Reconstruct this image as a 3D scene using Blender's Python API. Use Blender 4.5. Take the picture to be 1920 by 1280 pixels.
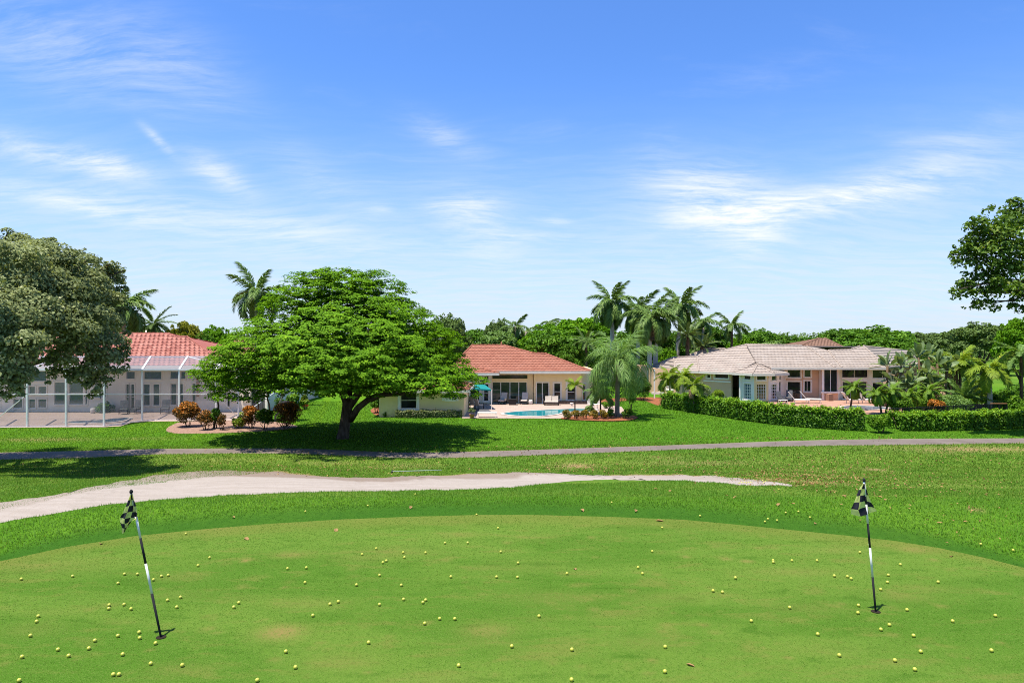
import bpy, math, random
import numpy as np
from mathutils import Vector, Matrix

SC = bpy.context.scene
for o in list(bpy.data.objects):
    bpy.data.objects.remove(o)

# ------------------------------------------------------------------ camera
CAMZ, F, CX, CY = 6.5, 1280.0, 960.0, 640.0
cam = bpy.data.cameras.new('camera')
cam.lens, cam.sensor_width = 24.0, 36.0
cam.clip_start, cam.clip_end = 0.1, 6000.0
camo = bpy.data.objects.new('camera', cam)
camo.location = (0, 0, CAMZ)
camo.rotation_euler = (math.radians(90), 0, 0)
SC.collection.objects.link(camo)
SC.camera = camo

# ------------------------------------------------------------------ sun, sky, exposure
SUN_DIR = Vector((0.22, 0.145, -1.0)).normalized()
SUN_EL = math.asin(-SUN_DIR.z)
SUN_AZ = math.atan2(-SUN_DIR.x, -SUN_DIR.y)
sl = bpy.data.lights.new('sun', 'SUN')
sl.energy, sl.angle, sl.color = 5.0, math.radians(0.53), (1.0, 0.94, 0.83)
so = bpy.data.objects.new('sun', sl)
so.rotation_euler = SUN_DIR.to_track_quat('-Z', 'Y').to_euler()
so.location = (-8, -4, 60)
SC.collection.objects.link(so)
vs = SC.view_settings
vs.view_transform, vs.look, vs.gamma, vs.exposure, vs.use_curve_mapping = 'Standard', 'None', 1.0, 0.85, False
SC.cycles.use_denoising = True
SC.cycles.denoising_prefilter = 'NONE'
SC.cycles.denoising_input_passes = 'RGB_ALBEDO_NORMAL'
SC.cycles.filter_width = 1.0
SC.cycles.use_adaptive_sampling = False
SC.cycles.max_bounces = 8
SC.cycles.transparent_max_bounces = 16
SC.cycles.sample_clamp_indirect = 6.0

W = bpy.data.worlds.new('World')
SC.world = W
W.use_nodes = True
W.cycles.sampling_method = 'MANUAL'
W.cycles.sample_map_resolution = 2048


class NT:
    """small node-tree helper"""
    def __init__(s, tree):
        s.t = tree
        for n in list(tree.nodes):
            tree.nodes.remove(n)

    def n(s, typ, **kw):
        nd = s.t.nodes.new(typ)
        for k, v in kw.items():
            setattr(nd, k, v)
        return nd

    def put(s, sock, v):
        if hasattr(v, 'is_output') or isinstance(v, bpy.types.NodeSocket):
            s.t.links.new(v, sock)
        elif isinstance(v, (tuple, list)) and len(v) == 3 and sock.type == 'RGBA':
            sock.default_value = (*v, 1)
        else:
            sock.default_value = v

    def math(s, op, a, b=0.0, c=None, clamp=False):
        nd = s.n('ShaderNodeMath', operation=op, use_clamp=clamp)
        s.put(nd.inputs[0], a)
        s.put(nd.inputs[1], b)
        if c is not None:
            s.put(nd.inputs[2], c)
        return nd.outputs[0]

    def vmath(s, op, a, b=None):
        nd = s.n('ShaderNodeVectorMath', operation=op)
        s.put(nd.inputs[0], a)
        if b is not None:
            s.put(nd.inputs[1], b)
        return nd.outputs[0]

    def mix(s, f, a, b, blend='MIX'):
        nd = s.n('ShaderNodeMix', data_type='RGBA', blend_type=blend)
        s.put(nd.inputs[0], f)
        s.put(nd.inputs[6], a)
        s.put(nd.inputs[7], b)
        return nd.outputs[2]

    def noise(s, vec, scale, detail=4.0, rough=0.55, dist=0.0):
        nd = s.n('ShaderNodeTexNoise')
        if vec is not None:
            s.put(nd.inputs['Vector'], vec)
        nd.inputs['Scale'].default_value = scale
        nd.inputs['Detail'].default_value = detail
        nd.inputs['Roughness'].default_value = rough
        nd.inputs['Distortion'].default_value = dist
        return nd.outputs[0]

    def map(s, vec, scale=(1, 1, 1), rot=(0, 0, 0), loc=(0, 0, 0)):
        nd = s.n('ShaderNodeMapping')
        s.put(nd.inputs['Vector'], vec)
        nd.inputs['Scale'].default_value = scale
        nd.inputs['Rotation'].default_value = rot
        nd.inputs['Location'].default_value = loc
        return nd.outputs[0]

    def smooth(s, v, a, b, lo=0.0, hi=1.0):
        nd = s.n('ShaderNodeMapRange', interpolation_type='SMOOTHSTEP')
        s.put(nd.inputs[0], v)
        for i, x in enumerate((a, b, lo, hi)):
            nd.inputs[i + 1].default_value = x
        return nd.outputs[0]

    def attr(s, name):
        return s.n('ShaderNodeAttribute', attribute_name=name).outputs['Fac']

    def pos(s):
        return s.n('ShaderNodeNewGeometry').outputs['Position']


def build_world():
    t = NT(W.node_tree)
    d = t.vmath('NORMALIZE', t.n('ShaderNodeTexCoord').outputs['Generated'])
    sep = t.n('ShaderNodeSeparateXYZ')
    t.put(sep.inputs[0], d)
    x, y, z = sep.outputs
    sky = t.n('ShaderNodeTexSky', sky_type='NISHITA', sun_disc=False)
    sky.sun_elevation, sky.sun_rotation = SUN_EL, SUN_AZ
    sky.air_density, sky.dust_density, sky.ozone_density = 1.0, 0.6, 2.0
    az = t.math('ARCTAN2', x, y)
    el = t.math('ARCSINE', z)
    zc = t.math('ADD', t.math('MAXIMUM', z, 0.0), 0.16)
    comb = t.n('ShaderNodeCombineXYZ')
    t.put(comb.inputs[0], t.math('DIVIDE', x, zc))
    t.put(comb.inputs[1], t.math('DIVIDE', y, zc))
    p = comb.outputs[0]
    warp = t.n('ShaderNodeTexNoise')
    t.put(warp.inputs['Vector'], p)
    warp.inputs['Scale'].default_value = 1.1
    warp.inputs['Detail'].default_value = 3
    off = t.vmath('SCALE', t.vmath('SUBTRACT', warp.outputs['Color'], (0.5, 0.5, 0.5)))
    off.node.inputs['Scale'].default_value = 0.45
    pw = t.vmath('ADD', p, off)
    wisp = t.noise(t.map(pw, (0.55, 1.3, 1), (0, 0, 0.35)), 2.4, 9, 0.62, 0.1)
    fine = t.noise(t.map(pw, (0.7, 2.6, 1), (0, 0, 0.25)), 4.5, 8, 0.68, 0.15)
    tex0 = t.math('ADD', t.math('MULTIPLY', wisp, 0.5), t.math('MULTIPLY', fine, 0.5))

    def blob(px, py, sx, sy, amp, rot=0.0):
        a0 = math.atan2(px - CX, F)
        e0 = math.atan2(CY - py, math.hypot(px - CX, F))
        sa, se = sx / F * math.cos(a0) ** 2, sy / F * math.cos(a0)
        c, s_ = math.cos(rot), math.sin(rot)
        da, de = t.math('SUBTRACT', az, a0), t.math('SUBTRACT', el, e0)
        u = t.math('ADD', t.math('MULTIPLY', da, c), t.math('MULTIPLY', de, s_))
        v = t.math('SUBTRACT', t.math('MULTIPLY', de, c), t.math('MULTIPLY', da, s_))
        q = t.math('ADD', t.math('POWER', t.math('ABSOLUTE', t.math('DIVIDE', u, sa)), 2.0),
                   t.math('POWER', t.math('ABSOLUTE', t.math('DIVIDE', v, se)), 2.0))
        return t.math('MULTIPLY', t.math('EXPONENT', t.math('MULTIPLY', q, -1.0)), amp)

    m = None
    for b in CLOUDS:
        g = blob(*b)
        m = g if m is None else t.math('ADD', m, g)
    # clouds everywhere on the dome: thin general veil, thicker drawn-out wisps where m says
    wf = t.noise(t.map(pw, (0.9, 3.4, 1), (0, 0, 0.3)), 9.0, 8, 0.72, 0.1)
    cov = t.math('ADD', m, t.smooth(wisp, 0.5, 0.8, 0.0, 0.16))
    tex = t.math('ADD', t.math('MULTIPLY', tex0, 0.72), t.math('MULTIPLY', wf, 0.28))
    dens = t.math('MULTIPLY', cov, t.smooth(tex, 0.34, 0.66, 0.0, 1.15), clamp=True)
    haze = t.smooth(z, 0.0, 0.42, 1.0, 0.0)
    haze = t.math('POWER', haze, 1.7)
    base = t.mix(1.0, sky.outputs[0], SKY_TINT, 'MULTIPLY')
    veil = t.math('MULTIPLY', haze, t.math('ADD', 0.70, t.math('MULTIPLY', t.smooth(fine, 0.35, 0.65), 0.30)), clamp=True)
    c1 = t.mix(veil, base, HAZE_COL)
    c2 = t.mix(t.math('MULTIPLY', dens, 0.95), c1, CLOUD_COL)
    bg = t.n('ShaderNodeBackground')
    t.put(bg.inputs[0], c2)
    bg.inputs[1].default_value = SKY_STRENGTH
    out = t.n('ShaderNodeOutputWorld')
    t.put(out.inputs[0], bg.outputs[0])


SKY_STRENGTH = 0.086
SKY_TINT = (0.64, 1.0, 1.55)
HAZE_COL = (4.9, 5.55, 6.3)
CLOUD_COL = (6.9, 7.0, 7.3)
CLOUDS = [(1330, 372, 130, 52, 1.0, -0.25), (1500, 385, 230, 26, 0.75, 0.12), (1410, 445, 60, 30, 0.6, 0.3), (1700, 350, 160, 40, 0.4, 0.1),
          (900, 430, 80, 50, 0.55, -0.5), (870, 385, 70, 14, 0.5, 0.1), (830, 255, 70, 25, 0.3, -0.4),
          (120, 295, 150, 26, 0.65, -0.1), (205, 312, 50, 20, 0.6, -0.1), (410, 325, 65, 24, 0.65, -0.45), (295, 262, 34, 8, 0.7, -0.7),
          (150, 385, 190, 20, 0.55, -0.15), (420, 410, 260, 28, 0.45, -0.08), (100, 90, 220, 70, 0.36, -0.1), (330, 110, 150, 60, 0.25, -0.4),
          (600, 340, 90, 40, 0.22, -0.5), (560, 460, 200, 20, 0.3, 0.0), (715, 392, 26, 10, 0.4, 0.0), (1040, 415, 30, 7, 0.4, -0.1),
          (1750, 290, 140, 40, 0.22, 0.3), (1000, 445, 60, 8, 0.4, 0)]
build_world()


# ------------------------------------------------------------------ object helpers
def link(o):
    SC.collection.objects.link(o)
    return o


def np_mesh(name, V, Fc, tint=None, smooth=False, extra=None):
    """mesh from arrays; Fc is (n,3) or (n,4)"""
    V = np.asarray(V, dtype=np.float32)
    Fc = np.asarray(Fc, dtype=np.int32)
    me = bpy.data.meshes.new(name)
    n, k = Fc.shape
    me.vertices.add(len(V))
    me.vertices.foreach_set('co', V.ravel())
    me.loops.add(n * k)
    me.loops.foreach_set('vertex_index', Fc.ravel())
    me.polygons.add(n)
    me.polygons.foreach_set('loop_start', np.arange(0, n * k, k, dtype=np.int32))
    if smooth:
        me.polygons.foreach_set('use_smooth', np.ones(n, dtype=bool))
    if tint is not None:
        a = me.attributes.new('tint', 'FLOAT', 'FACE')
        a.data.foreach_set('value', np.asarray(tint, dtype=np.float32))
    for key, val in (extra or {}).items():
        a = me.attributes.new(key, 'FLOAT', 'POINT')
        a.data.foreach_set('value', np.asarray(val, dtype=np.float32))
    me.update(calc_edges=True)
    return me


class MB:
    """collects polygons of one part"""
    def __init__(s):
        s.v, s.f, s.m, s.sm = [], [], [], []

    def add(s, V, Fs, mat=0, smooth=False):
        k = len(s.v)
        s.v += [tuple(p) for p in V]
        for f in Fs:
            s.f.append(tuple(i + k for i in f))
            s.m.append(mat)
            s.sm.append(smooth)
        return s

    def box(s, lo, hi, mat=0):
        (a, b, c), (d, e, f) = lo, hi
        V = [(a, b, c), (d, b, c), (d, e, c), (a, e, c), (a, b, f), (d, b, f), (d, e, f), (a, e, f)]
        return s.add(V, [(0, 3, 2, 1), (4, 5, 6, 7), (0, 1, 5, 4), (1, 2, 6, 5), (2, 3, 7, 6), (3, 0, 4, 7)], mat)

    def obox(s, c, u, v, w, mat=0):
        """box with centre c and half-axis vectors u, v, w"""
        c, u, v, w = map(Vector, (c, u, v, w))
        V = [c - u - v - w, c + u - v - w, c + u + v - w, c - u + v - w, c - u - v + w, c + u - v + w, c + u + v + w, c - u + v + w]
        return s.add(V, [(0, 3, 2, 1), (4, 5, 6, 7), (0, 1, 5, 4), (1, 2, 6, 5), (2, 3, 7, 6), (3, 0, 4, 7)], mat)

    def bar(s, P, Q, w, h=None, mat=0):
        P, Q = Vector(P), Vector(Q)
        h = w if h is None else h
        d = (Q - P)
        dn = d.normalized()
        up = Vector((0, 0, 1)) if abs(dn.z) < 0.95 else Vector((0, 1, 0))
        a = dn.cross(up).normalized()
        b = a.cross(dn)
        return s.obox((P + Q) / 2, a * w / 2, d / 2, b * h / 2, mat)

    def tube(s, pts, rad, n=8, mat=0, smooth=True, cap=True):
        pts = [Vector(p) for p in pts]
        if not hasattr(rad, '__len__'):
            rad = [rad] * len(pts)
        rings = []
        V = []
        a = None
        for i, p in enumerate(pts):
            d = (pts[min(i + 1, len(pts) - 1)] - pts[max(i - 1, 0)]).normalized()
            if a is None:
                a = d.cross(Vector((0, 1, 0.01)) if abs(d.y) < 0.9 else Vector((1, 0, 0))).normalized()
            a = (a - d * a.dot(d)).normalized()
            b = d.cross(a)
            for k in range(n):
                t = 2 * math.pi * k / n
                V.append(p + (a * math.cos(t) + b * math.sin(t)) * rad[i])
        Fs = []
        for i in range(len(pts) - 1):
            for k in range(n):
                k2 = (k + 1) % n
                Fs.append((i * n + k, i * n + k2, (i + 1) * n + k2, (i + 1) * n + k))
        if cap:
            Fs.append(tuple(reversed(range(n))))
            Fs.append(tuple(range((len(pts) - 1) * n, len(pts) * n)))
        return s.add(V, Fs, mat, smooth)

    def lathe(s, prof, c=(0, 0, 0), n=16, mat=0, smooth=True):
        V, Fs = [], []
        for r, z in prof:
            for k in range(n):
                t = 2 * math.pi * k / n
                V.append((c[0] + r * math.cos(t), c[1] + r * math.sin(t), c[2] + z))
        for i in range(len(prof) - 1):
            for k in range(n):
                k2 = (k + 1) % n
                Fs.append((i * n + k, i * n + k2, (i + 1) * n + k2, (i + 1) * n + k))
        Fs.append(tuple(reversed(range(n))))
        Fs.append(tuple(range((len(prof) - 1) * n, len(prof) * n)))
        return s.add(V, Fs, mat, smooth)

    def mesh(s, name):
        me = bpy.data.meshes.new(name)
        me.from_pydata(s.v, [], s.f)
        me.polygons.foreach_set('material_index', s.m)
        me.polygons.foreach_set('use_smooth', s.sm)
        me.update()
        return me


def props(o, label=None, cat=None, group=None, kind=None):
    if label: o['label'] = label
    if cat: o['category'] = cat
    if group: o['group'] = group
    if kind: o['kind'] = kind
    return o


def setmats(me, mats):
    if me.materials:
        return
    for m in (mats if isinstance(mats, (list, tuple)) else [mats]):
        me.materials.append(m)


def thing(name, label, cat, loc, group=None, rz=0.0):
    o = link(bpy.data.objects.new(name, None))
    o.empty_display_size = 0.3
    o.location = loc
    o.rotation_euler = (0, 0, rz)
    return props(o, label, cat, group)


def wloc(o):
    p = Vector((0, 0, 0))
    while o is not None:
        p = p + Vector(o.location)
        o = o.parent
    return p


def part(name, geo, mats, parent, world=True, label=None, kind=None, loc=None, rot=None, scale=None):
    """one mesh object under parent; world=True: the geometry is in world coordinates"""
    me = geo.mesh(name) if isinstance(geo, MB) else geo
    setmats(me, mats)
    o = link(bpy.data.objects.new(name, me))
    o.parent = parent
    if world:
        o.location = -wloc(parent)
    if loc is not None: o.location = loc
    if rot is not None: o.rotation_euler = rot
    if scale is not None: o.scale = scale
    return props(o, label, kind=kind)


def top(name, geo, mats, label=None, cat=None, group=None, kind=None, loc=(0, 0, 0)):
    me = geo.mesh(name) if isinstance(geo, MB) else geo
    setmats(me, mats)
    o = link(bpy.data.objects.new(name, me))
    o.location = loc
    return props(o, label, cat, group, kind)


def copy_tree(o, parent=None):
    c = o.copy()
    link(c)
    if parent is not None:
        c.parent = parent
    for ch in list(o.children):
        copy_tree(ch, c)
    return c


# ------------------------------------------------------------------ terrain
def smoothstep(t):
    t = np.clip(t, 0, 1)
    return t * t * (3 - 2 * t)


def terrain(x, y):
    """raised putting-green plateau at 2.7 m falling to the house lawns at 0"""
    x, y = np.asarray(x, float), np.asarray(y, float)
    t = np.clip((y - 15.5) / 20.5, 0, 1)
    s = 0.5 * t + 0.5 * smoothstep(t)
    z = 2.7 * (1 - s)
    und = 0.05 * np.sin(x * 0.41 + 1.3) * np.sin(y * 0.5 + x * 0.13) + 0.03 * np.sin(x * 0.9 + y * 0.7)
    z = z + und * smoothstep((y - 16) / 3) * (1 - smoothstep((y - 30) / 6))
    return z


def at(px, py, d):
    return Vector(((px - CX) / F * d, d, CAMZ - (py - CY) / F * d))


def hit(px, py):
    """where the line of sight through a photo pixel meets the terrain"""
    kx, kz = (px - CX) / F, -(py - CY) / F
    ds = np.concatenate([np.arange(3, 60, 0.05), np.arange(60, 600, 0.5)])
    g = CAMZ + kz * ds - terrain(kx * ds, ds)
    i = np.where(g <= 0)[0]
    i = int(i[0]) if len(i) else len(ds) - 1
    lo, hi = ds[max(i - 1, 0)], ds[i]
    for _ in range(30):
        m = (lo + hi) / 2
        if CAMZ + kz * m - float(terrain(kx * m, m)) > 0: lo = m
        else: hi = m
    return Vector((kx * hi, hi, float(terrain(kx * hi, hi))))


def dist_at(py, h=CAMZ):
    return h * F / (py - CY)

# ------------------------------------------------------------------ materials
def new_mat(name):
    m = bpy.data.materials.new(name)
    m.use_nodes = True
    return m, NT(m.node_tree)


def principled(t, col, rough=0.6, spec=0.5, metal=0.0, bump=None, bstr=0.3, bdist=0.02):
    b = t.n('ShaderNodeBsdfPrincipled')
    t.put(b.inputs['Base Color'], col)
    t.put(b.inputs['Roughness'], rough)
    b.inputs['Specular IOR Level'].default_value = spec
    b.inputs['Metallic'].default_value = metal
    if bump is not None:
        bn = t.n('ShaderNodeBump')
        bn.inputs['Strength'].default_value = bstr
        bn.inputs['Distance'].default_value = bdist
        t.put(bn.inputs['Height'], bump)
        t.put(b.inputs['Normal'], bn.outputs[0])
    return b


def out(t, sh):
    o = t.n('ShaderNodeOutputMaterial')
    t.put(o.inputs[0], sh.outputs[0] if hasattr(sh, 'outputs') else sh)


def simple(name, col, rough=0.6, spec=0.4, var=0.12, scale=3.0, metal=0.0, bump=0.0):
    m, t = new_mat(name)
    p = t.n('ShaderNodeTexCoord').outputs['Object']
    n1 = t.noise(p, scale, 5, 0.6)
    dark = tuple(c * (1 - var) for c in col)
    lite = tuple(min(1, c * (1 + var)) for c in col)
    c = t.mix(t.smooth(n1, 0.3, 0.7), dark, lite)
    b = principled(t, c, rough, spec, metal, t.noise(p, scale * 12, 3) if bump else None, bump, 0.01)
    out(t, b)
    return m


def leaf_mat(name, dark, lite, trans=0.3, rough=0.5, spec=0.35, hue=None):
    """foliage: per-leaf tint between two colours of the species"""
    m, t = new_mat(name)
    a = t.attr('tint')
    rnd = t.n('ShaderNodeObjectInfo').outputs['Random']
    c = t.mix(a, dark, lite)
    if hue is not None:
        c = t.mix(t.smooth(a, 0.86, 1.0), c, hue)
    c = t.mix(t.math('MULTIPLY', rnd, 0.25), c, tuple(x * 0.6 for x in lite))
    b = principled(t, c, rough, spec)
    tr = t.n('ShaderNodeBsdfTranslucent')
    t.put(tr.inputs[0], t.mix(1.0, c, (1.3, 1.25, 0.6), 'MULTIPLY'))
    mx = t.n('ShaderNodeMixShader')
    mx.inputs[0].default_value = trans
    t.put(mx.inputs[1], b.outputs[0])
    t.put(mx.inputs[2], tr.outputs[0])
    out(t, mx)
    return m


def bark_mat(name, dark, lite, sx=6.0):
    m, t = new_mat(name)
    p = t.n('ShaderNodeTexCoord').outputs['Object']
    n1 = t.noise(t.map(p, (sx, sx, sx * 0.35)), 1.0, 8, 0.65)
    n2 = t.noise(p, 0.9, 3)
    c = t.mix(t.smooth(t.math('ADD', t.math('MULTIPLY', n1, 0.7), t.math('MULTIPLY', n2, 0.3)), 0.35, 0.65), dark, lite)
    out(t, principled(t, c, 0.9, 0.15, 0, n1, 0.8, 0.05))
    return m


def tile_mat(name, cols, dirt):
    m, t = new_mat(name)
    p = t.n('ShaderNodeTexCoord').outputs['Object']
    a = t.attr('tint')
    c = t.mix(a, cols[0], cols[1])
    c = t.mix(t.smooth(t.noise(p, 0.55, 5, 0.65), 0.48, 0.75, 0, 0.6), c, cols[2])
    c = t.mix(t.smooth(t.noise(t.map(p, (1.2, 1.2, 1.2)), 1.3, 7, 0.75), 0.58, 0.80, 0, 0.55), c, dirt)
    out(t, principled(t, c, 0.75, 0.25, 0, t.noise(p, 14, 3), 0.25, 0.01))
    return m


def ground_mat():
    m, t = new_mat('ground')
    p = t.pos()
    lawn, dry, hi = t.attr('lawn'), t.attr('dry'), t.attr('bright')
    big = t.noise(p, 0.16, 5, 0.6, 0.3)
    mid = t.noise(p, 1.1, 6, 0.65, 0.4)
    fin = t.noise(t.map(p, (1, 0.45, 1)), 7.0, 6, 0.7)
    tiny = t.noise(t.map(p, (1, 0.4, 1)), 30.0, 4, 0.75)
    # house lawns
    l1 = t.mix(t.smooth(big, 0.35, 0.65), (0.062, 0.170, 0.010), (0.098, 0.218, 0.014))
    l1 = t.mix(t.smooth(fin, 0.3, 0.72, 0, 0.62), l1, (0.022, 0.072, 0.004))
    l1 = t.mix(t.smooth(tiny, 0.5, 0.8, 0, 0.45), l1, (0.10, 0.190, 0.016))
    stripes = t.math('SINE', t.math('MULTIPLY', t.math('ADD', t.n('ShaderNodeSeparateXYZ').outputs[0], 0.0), 2.2))
    sx = t.n('ShaderNodeSeparateXYZ'); t.put(sx.inputs[0], p)
    w = t.math('SINE', t.math('ADD', t.math('MULTIPLY', sx.outputs[0], 3.3), t.math('MULTIPLY', sx.outputs[1], 0.75)))
    l1 = t.mix(t.math('MULTIPLY', hi, t.smooth(w, -0.5, 0.7, 0.15, 0.75)), l1, (0.095, 0.180, 0.008))
    # rough of the course
    r1 = t.mix(t.smooth(big, 0.36, 0.62), (0.062, 0.150, 0.014), (0.122, 0.200, 0.027))
    r1 = t.mix(t.smooth(mid, 0.42, 0.68, 0, 0.55), r1, (0.120, 0.140, 0.026))
    r1 = t.mix(t.smooth(fin, 0.45, 0.7, 0, 0.6), r1, (0.026, 0.068, 0.007))
    r1 = t.mix(t.smooth(tiny, 0.58, 0.75, 0, 0.6), r1, (0.17, 0.17, 0.05))
    c = t.mix(lawn, r1, l1)
    # dry straw and bare soil
    edge = t.math('MULTIPLY', dry, t.smooth(t.math('ADD', t.math('MULTIPLY', mid, 0.5), t.math('MULTIPLY', fin, 0.5)), 0.30, 0.58, 0.35, 1.25), clamp=True)
    soil = t.mix(t.smooth(fin, 0.35, 0.65), (0.20, 0.12, 0.052), (0.30, 0.21, 0.11))
    c = t.mix(edge, c, soil)
    c = t.mix(t.math('MULTIPLY', t.attr('collar'), 0.75), c, t.mix(t.smooth(tiny, 0.35, 0.7), (0.016, 0.062, 0.007), (0.034, 0.098, 0.012)))
    h = t.math('ADD', t.math('MULTIPLY', fin, 1.0), t.math('MULTIPLY', tiny, 0.35))
    b = principled(t, c, 1.0, 0.02, 0, h, 0.85, 0.07)
    out(t, b)
    return m


def green_mat():
    m, t = new_mat('putting_turf')
    p = t.pos()
    big = t.noise(t.map(p, (0.35, 1.0, 1)), 0.55, 5, 0.6, 0.5)
    mid = t.noise(t.map(p, (0.5, 1.2, 1)), 2.2, 6, 0.65, 0.4)
    fin = t.noise(t.map(p, (1, 0.6, 1)), 26.0, 5, 0.7)
    tiny = t.noise(t.map(p, (1, 0.5, 1)), 85.0, 3, 0.7)
    c = t.mix(t.smooth(big, 0.38, 0.60), (0.054, 0.126, 0.012), (0.090, 0.158, 0.021))
    c = t.mix(t.smooth(mid, 0.50, 0.68, 0, 0.75), c, (0.120, 0.140, 0.028))
    c = t.mix(t.smooth(mid, 0.46, 0.30, 0, 0.75), c, (0.034, 0.095, 0.007))
    c = t.mix(t.smooth(fin, 0.48, 0.70, 0, 0.60), c, (0.036, 0.092, 0.008))
    c = t.mix(t.smooth(tiny, 0.50, 0.68, 0, 0.75), c, (0.130, 0.180, 0.040))
    c = t.mix(t.smooth(t.noise(t.map(p, (1, 0.55, 1)), 120.0, 2, 0.6), 0.55, 0.72, 0, 0.6), c, (0.040, 0.098, 0.010))
    c = t.mix(t.math('MULTIPLY', t.attr('dry'), t.smooth(fin, 0.25, 0.6, 0.35, 0.95)), c, (0.20, 0.145, 0.05))
    c = t.mix(t.smooth(t.attr('rim'), 0, 1, 0, 0.55), c, (0.125, 0.135, 0.028))
    h = t.math('ADD', fin, t.math('MULTIPLY', tiny, 0.6))
    out(t, principled(t, c, 1.0, 0.02, 0, h, 0.6, 0.02))
    return m


def sand_mat():
    m, t = new_mat('sand')
    p = t.pos()
    bank = t.attr('bank')
    n1 = t.noise(t.map(p, (0.5, 2.2, 1)), 1.6, 6, 0.6)
    n2 = t.noise(p, 9, 5, 0.7)
    n3 = t.noise(p, 40, 3)
    c = t.mix(t.smooth(n1, 0.3, 0.7), (0.275, 0.233, 0.193), (0.325, 0.281, 0.240))
    c = t.mix(t.smooth(n2, 0.5, 0.75, 0, 0.35), c, (0.23, 0.185, 0.15))
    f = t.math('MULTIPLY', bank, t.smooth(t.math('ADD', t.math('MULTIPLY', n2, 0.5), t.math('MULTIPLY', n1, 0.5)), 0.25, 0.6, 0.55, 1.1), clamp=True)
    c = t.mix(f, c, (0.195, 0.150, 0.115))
    c = t.mix(t.math('MULTIPLY', t.attr('dirt'), t.smooth(n2, 0.3, 0.6)), c, (0.14, 0.095, 0.055))
    out(t, principled(t, c, 0.95, 0.1, 0, t.math('ADD', n2, t.math('MULTIPLY', n3, 0.4)), 0.7, 0.04))
    return m


def path_mat():
    m, t = new_mat('asphalt_path')
    p = t.pos()
    n1 = t.noise(p, 0.7, 6, 0.65)
    n2 = t.noise(p, 18, 4, 0.75)
    c = t.mix(t.smooth(n1, 0.3, 0.7), (0.120, 0.095, 0.080), (0.165, 0.134, 0.113))
    c = t.mix(t.smooth(n2, 0.45, 0.75, 0, 0.45), c, (0.09, 0.072, 0.06))
    c = t.mix(t.math('MULTIPLY', t.attr('verge'), t.smooth(n2, 0.35, 0.65)), c, (0.20, 0.165, 0.10))
    out(t, principled(t, c, 0.9, 0.2, 0, n2, 0.5, 0.02))
    return m


def stucco(name, col, var=0.07):
    m, t = new_mat(name)
    p = t.n('ShaderNodeTexCoord').outputs['Object']
    n1 = t.noise(p, 0.5, 5, 0.6)
    n2 = t.noise(t.map(p, (1.6, 1.6, 0.35)), 1.4, 6, 0.7)
    c = t.mix(t.smooth(n1, 0.3, 0.7), tuple(c * (1 - var) for c in col), tuple(c * (1 + var) for c in col))
    c = t.mix(t.smooth(n2, 0.52, 0.8, 0, 0.30), c, tuple(c * 0.72 for c in col))
    out(t, principled(t, c, 0.9, 0.15, 0, t.noise(p, 3.0, 4, 0.6), 0.12, 0.02))
    return m


def glass_mat(name='window_glass', col=(0.012, 0.014, 0.016), tint=(0.03, 0.035, 0.03)):
    m, t = new_mat(name)
    p = t.n('ShaderNodeTexCoord').outputs['Object']
    c = t.mix(t.smooth(t.noise(p, 0.8, 4), 0.35, 0.65), col, tint)
    out(t, principled(t, c, 0.04, 0.5, 0, t.noise(p, 0.9, 2), 0.05, 0.02))
    return m


def paver_mat(name, a, b_):
    m, t = new_mat(name)
    p = t.pos()
    br = t.n('ShaderNodeTexBrick')
    t.put(br.inputs['Vector'], t.map(p, (1, 1, 1)))
    t.put(br.inputs['Color1'], a); t.put(br.inputs['Color2'], b_)
    t.put(br.inputs['Mortar'], tuple(x * 0.6 for x in a))
    br.inputs['Scale'].default_value = 1.6
    br.inputs['Mortar Size'].default_value = 0.012
    c = t.mix(t.smooth(t.noise(p, 1.2, 6, 0.7), 0.35, 0.7, 0, 0.35), br.outputs[0], tuple(x * 0.7 for x in a))
    out(t, principled(t, c, 0.85, 0.25, 0, t.noise(p, 12, 4), 0.3, 0.02))
    return m


def water_mat(name, col, deep):
    m, t = new_mat(name)
    p = t.pos()
    n = t.noise(t.map(p, (1, 1.6, 1)), 2.4, 4, 0.55, 0.6)
    c = t.mix(t.smooth(n, 0.3, 0.7), deep, col)
    out(t, principled(t, c, 0.06, 0.5, 0, n, 0.12, 0.05))
    return m


def screen_mat():
    m, t = new_mat('insect_screen')
    tr = t.n('ShaderNodeBsdfTransparent')
    t.put(tr.inputs[0], (1, 1, 1))
    df = t.n('ShaderNodeBsdfPrincipled')
    t.put(df.inputs['Base Color'], (0.26, 0.245, 0.27))
    df.inputs['Roughness'].default_value = 0.6
    mx = t.n('ShaderNodeMixShader')
    mx.inputs[0].default_value = 0.36
    t.put(mx.inputs[1], tr.outputs[0]); t.put(mx.inputs[2], df.outputs[0])
    out(t, mx)
    return m


def mulch_mat(name, a, b_):
    m, t = new_mat(name)
    p = t.pos()
    n = t.noise(p, 6, 7, 0.8)
    c = t.mix(t.smooth(n, 0.35, 0.65), a, b_)
    out(t, principled(t, c, 0.95, 0.1, 0, n, 0.9, 0.06))
    return m


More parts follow.
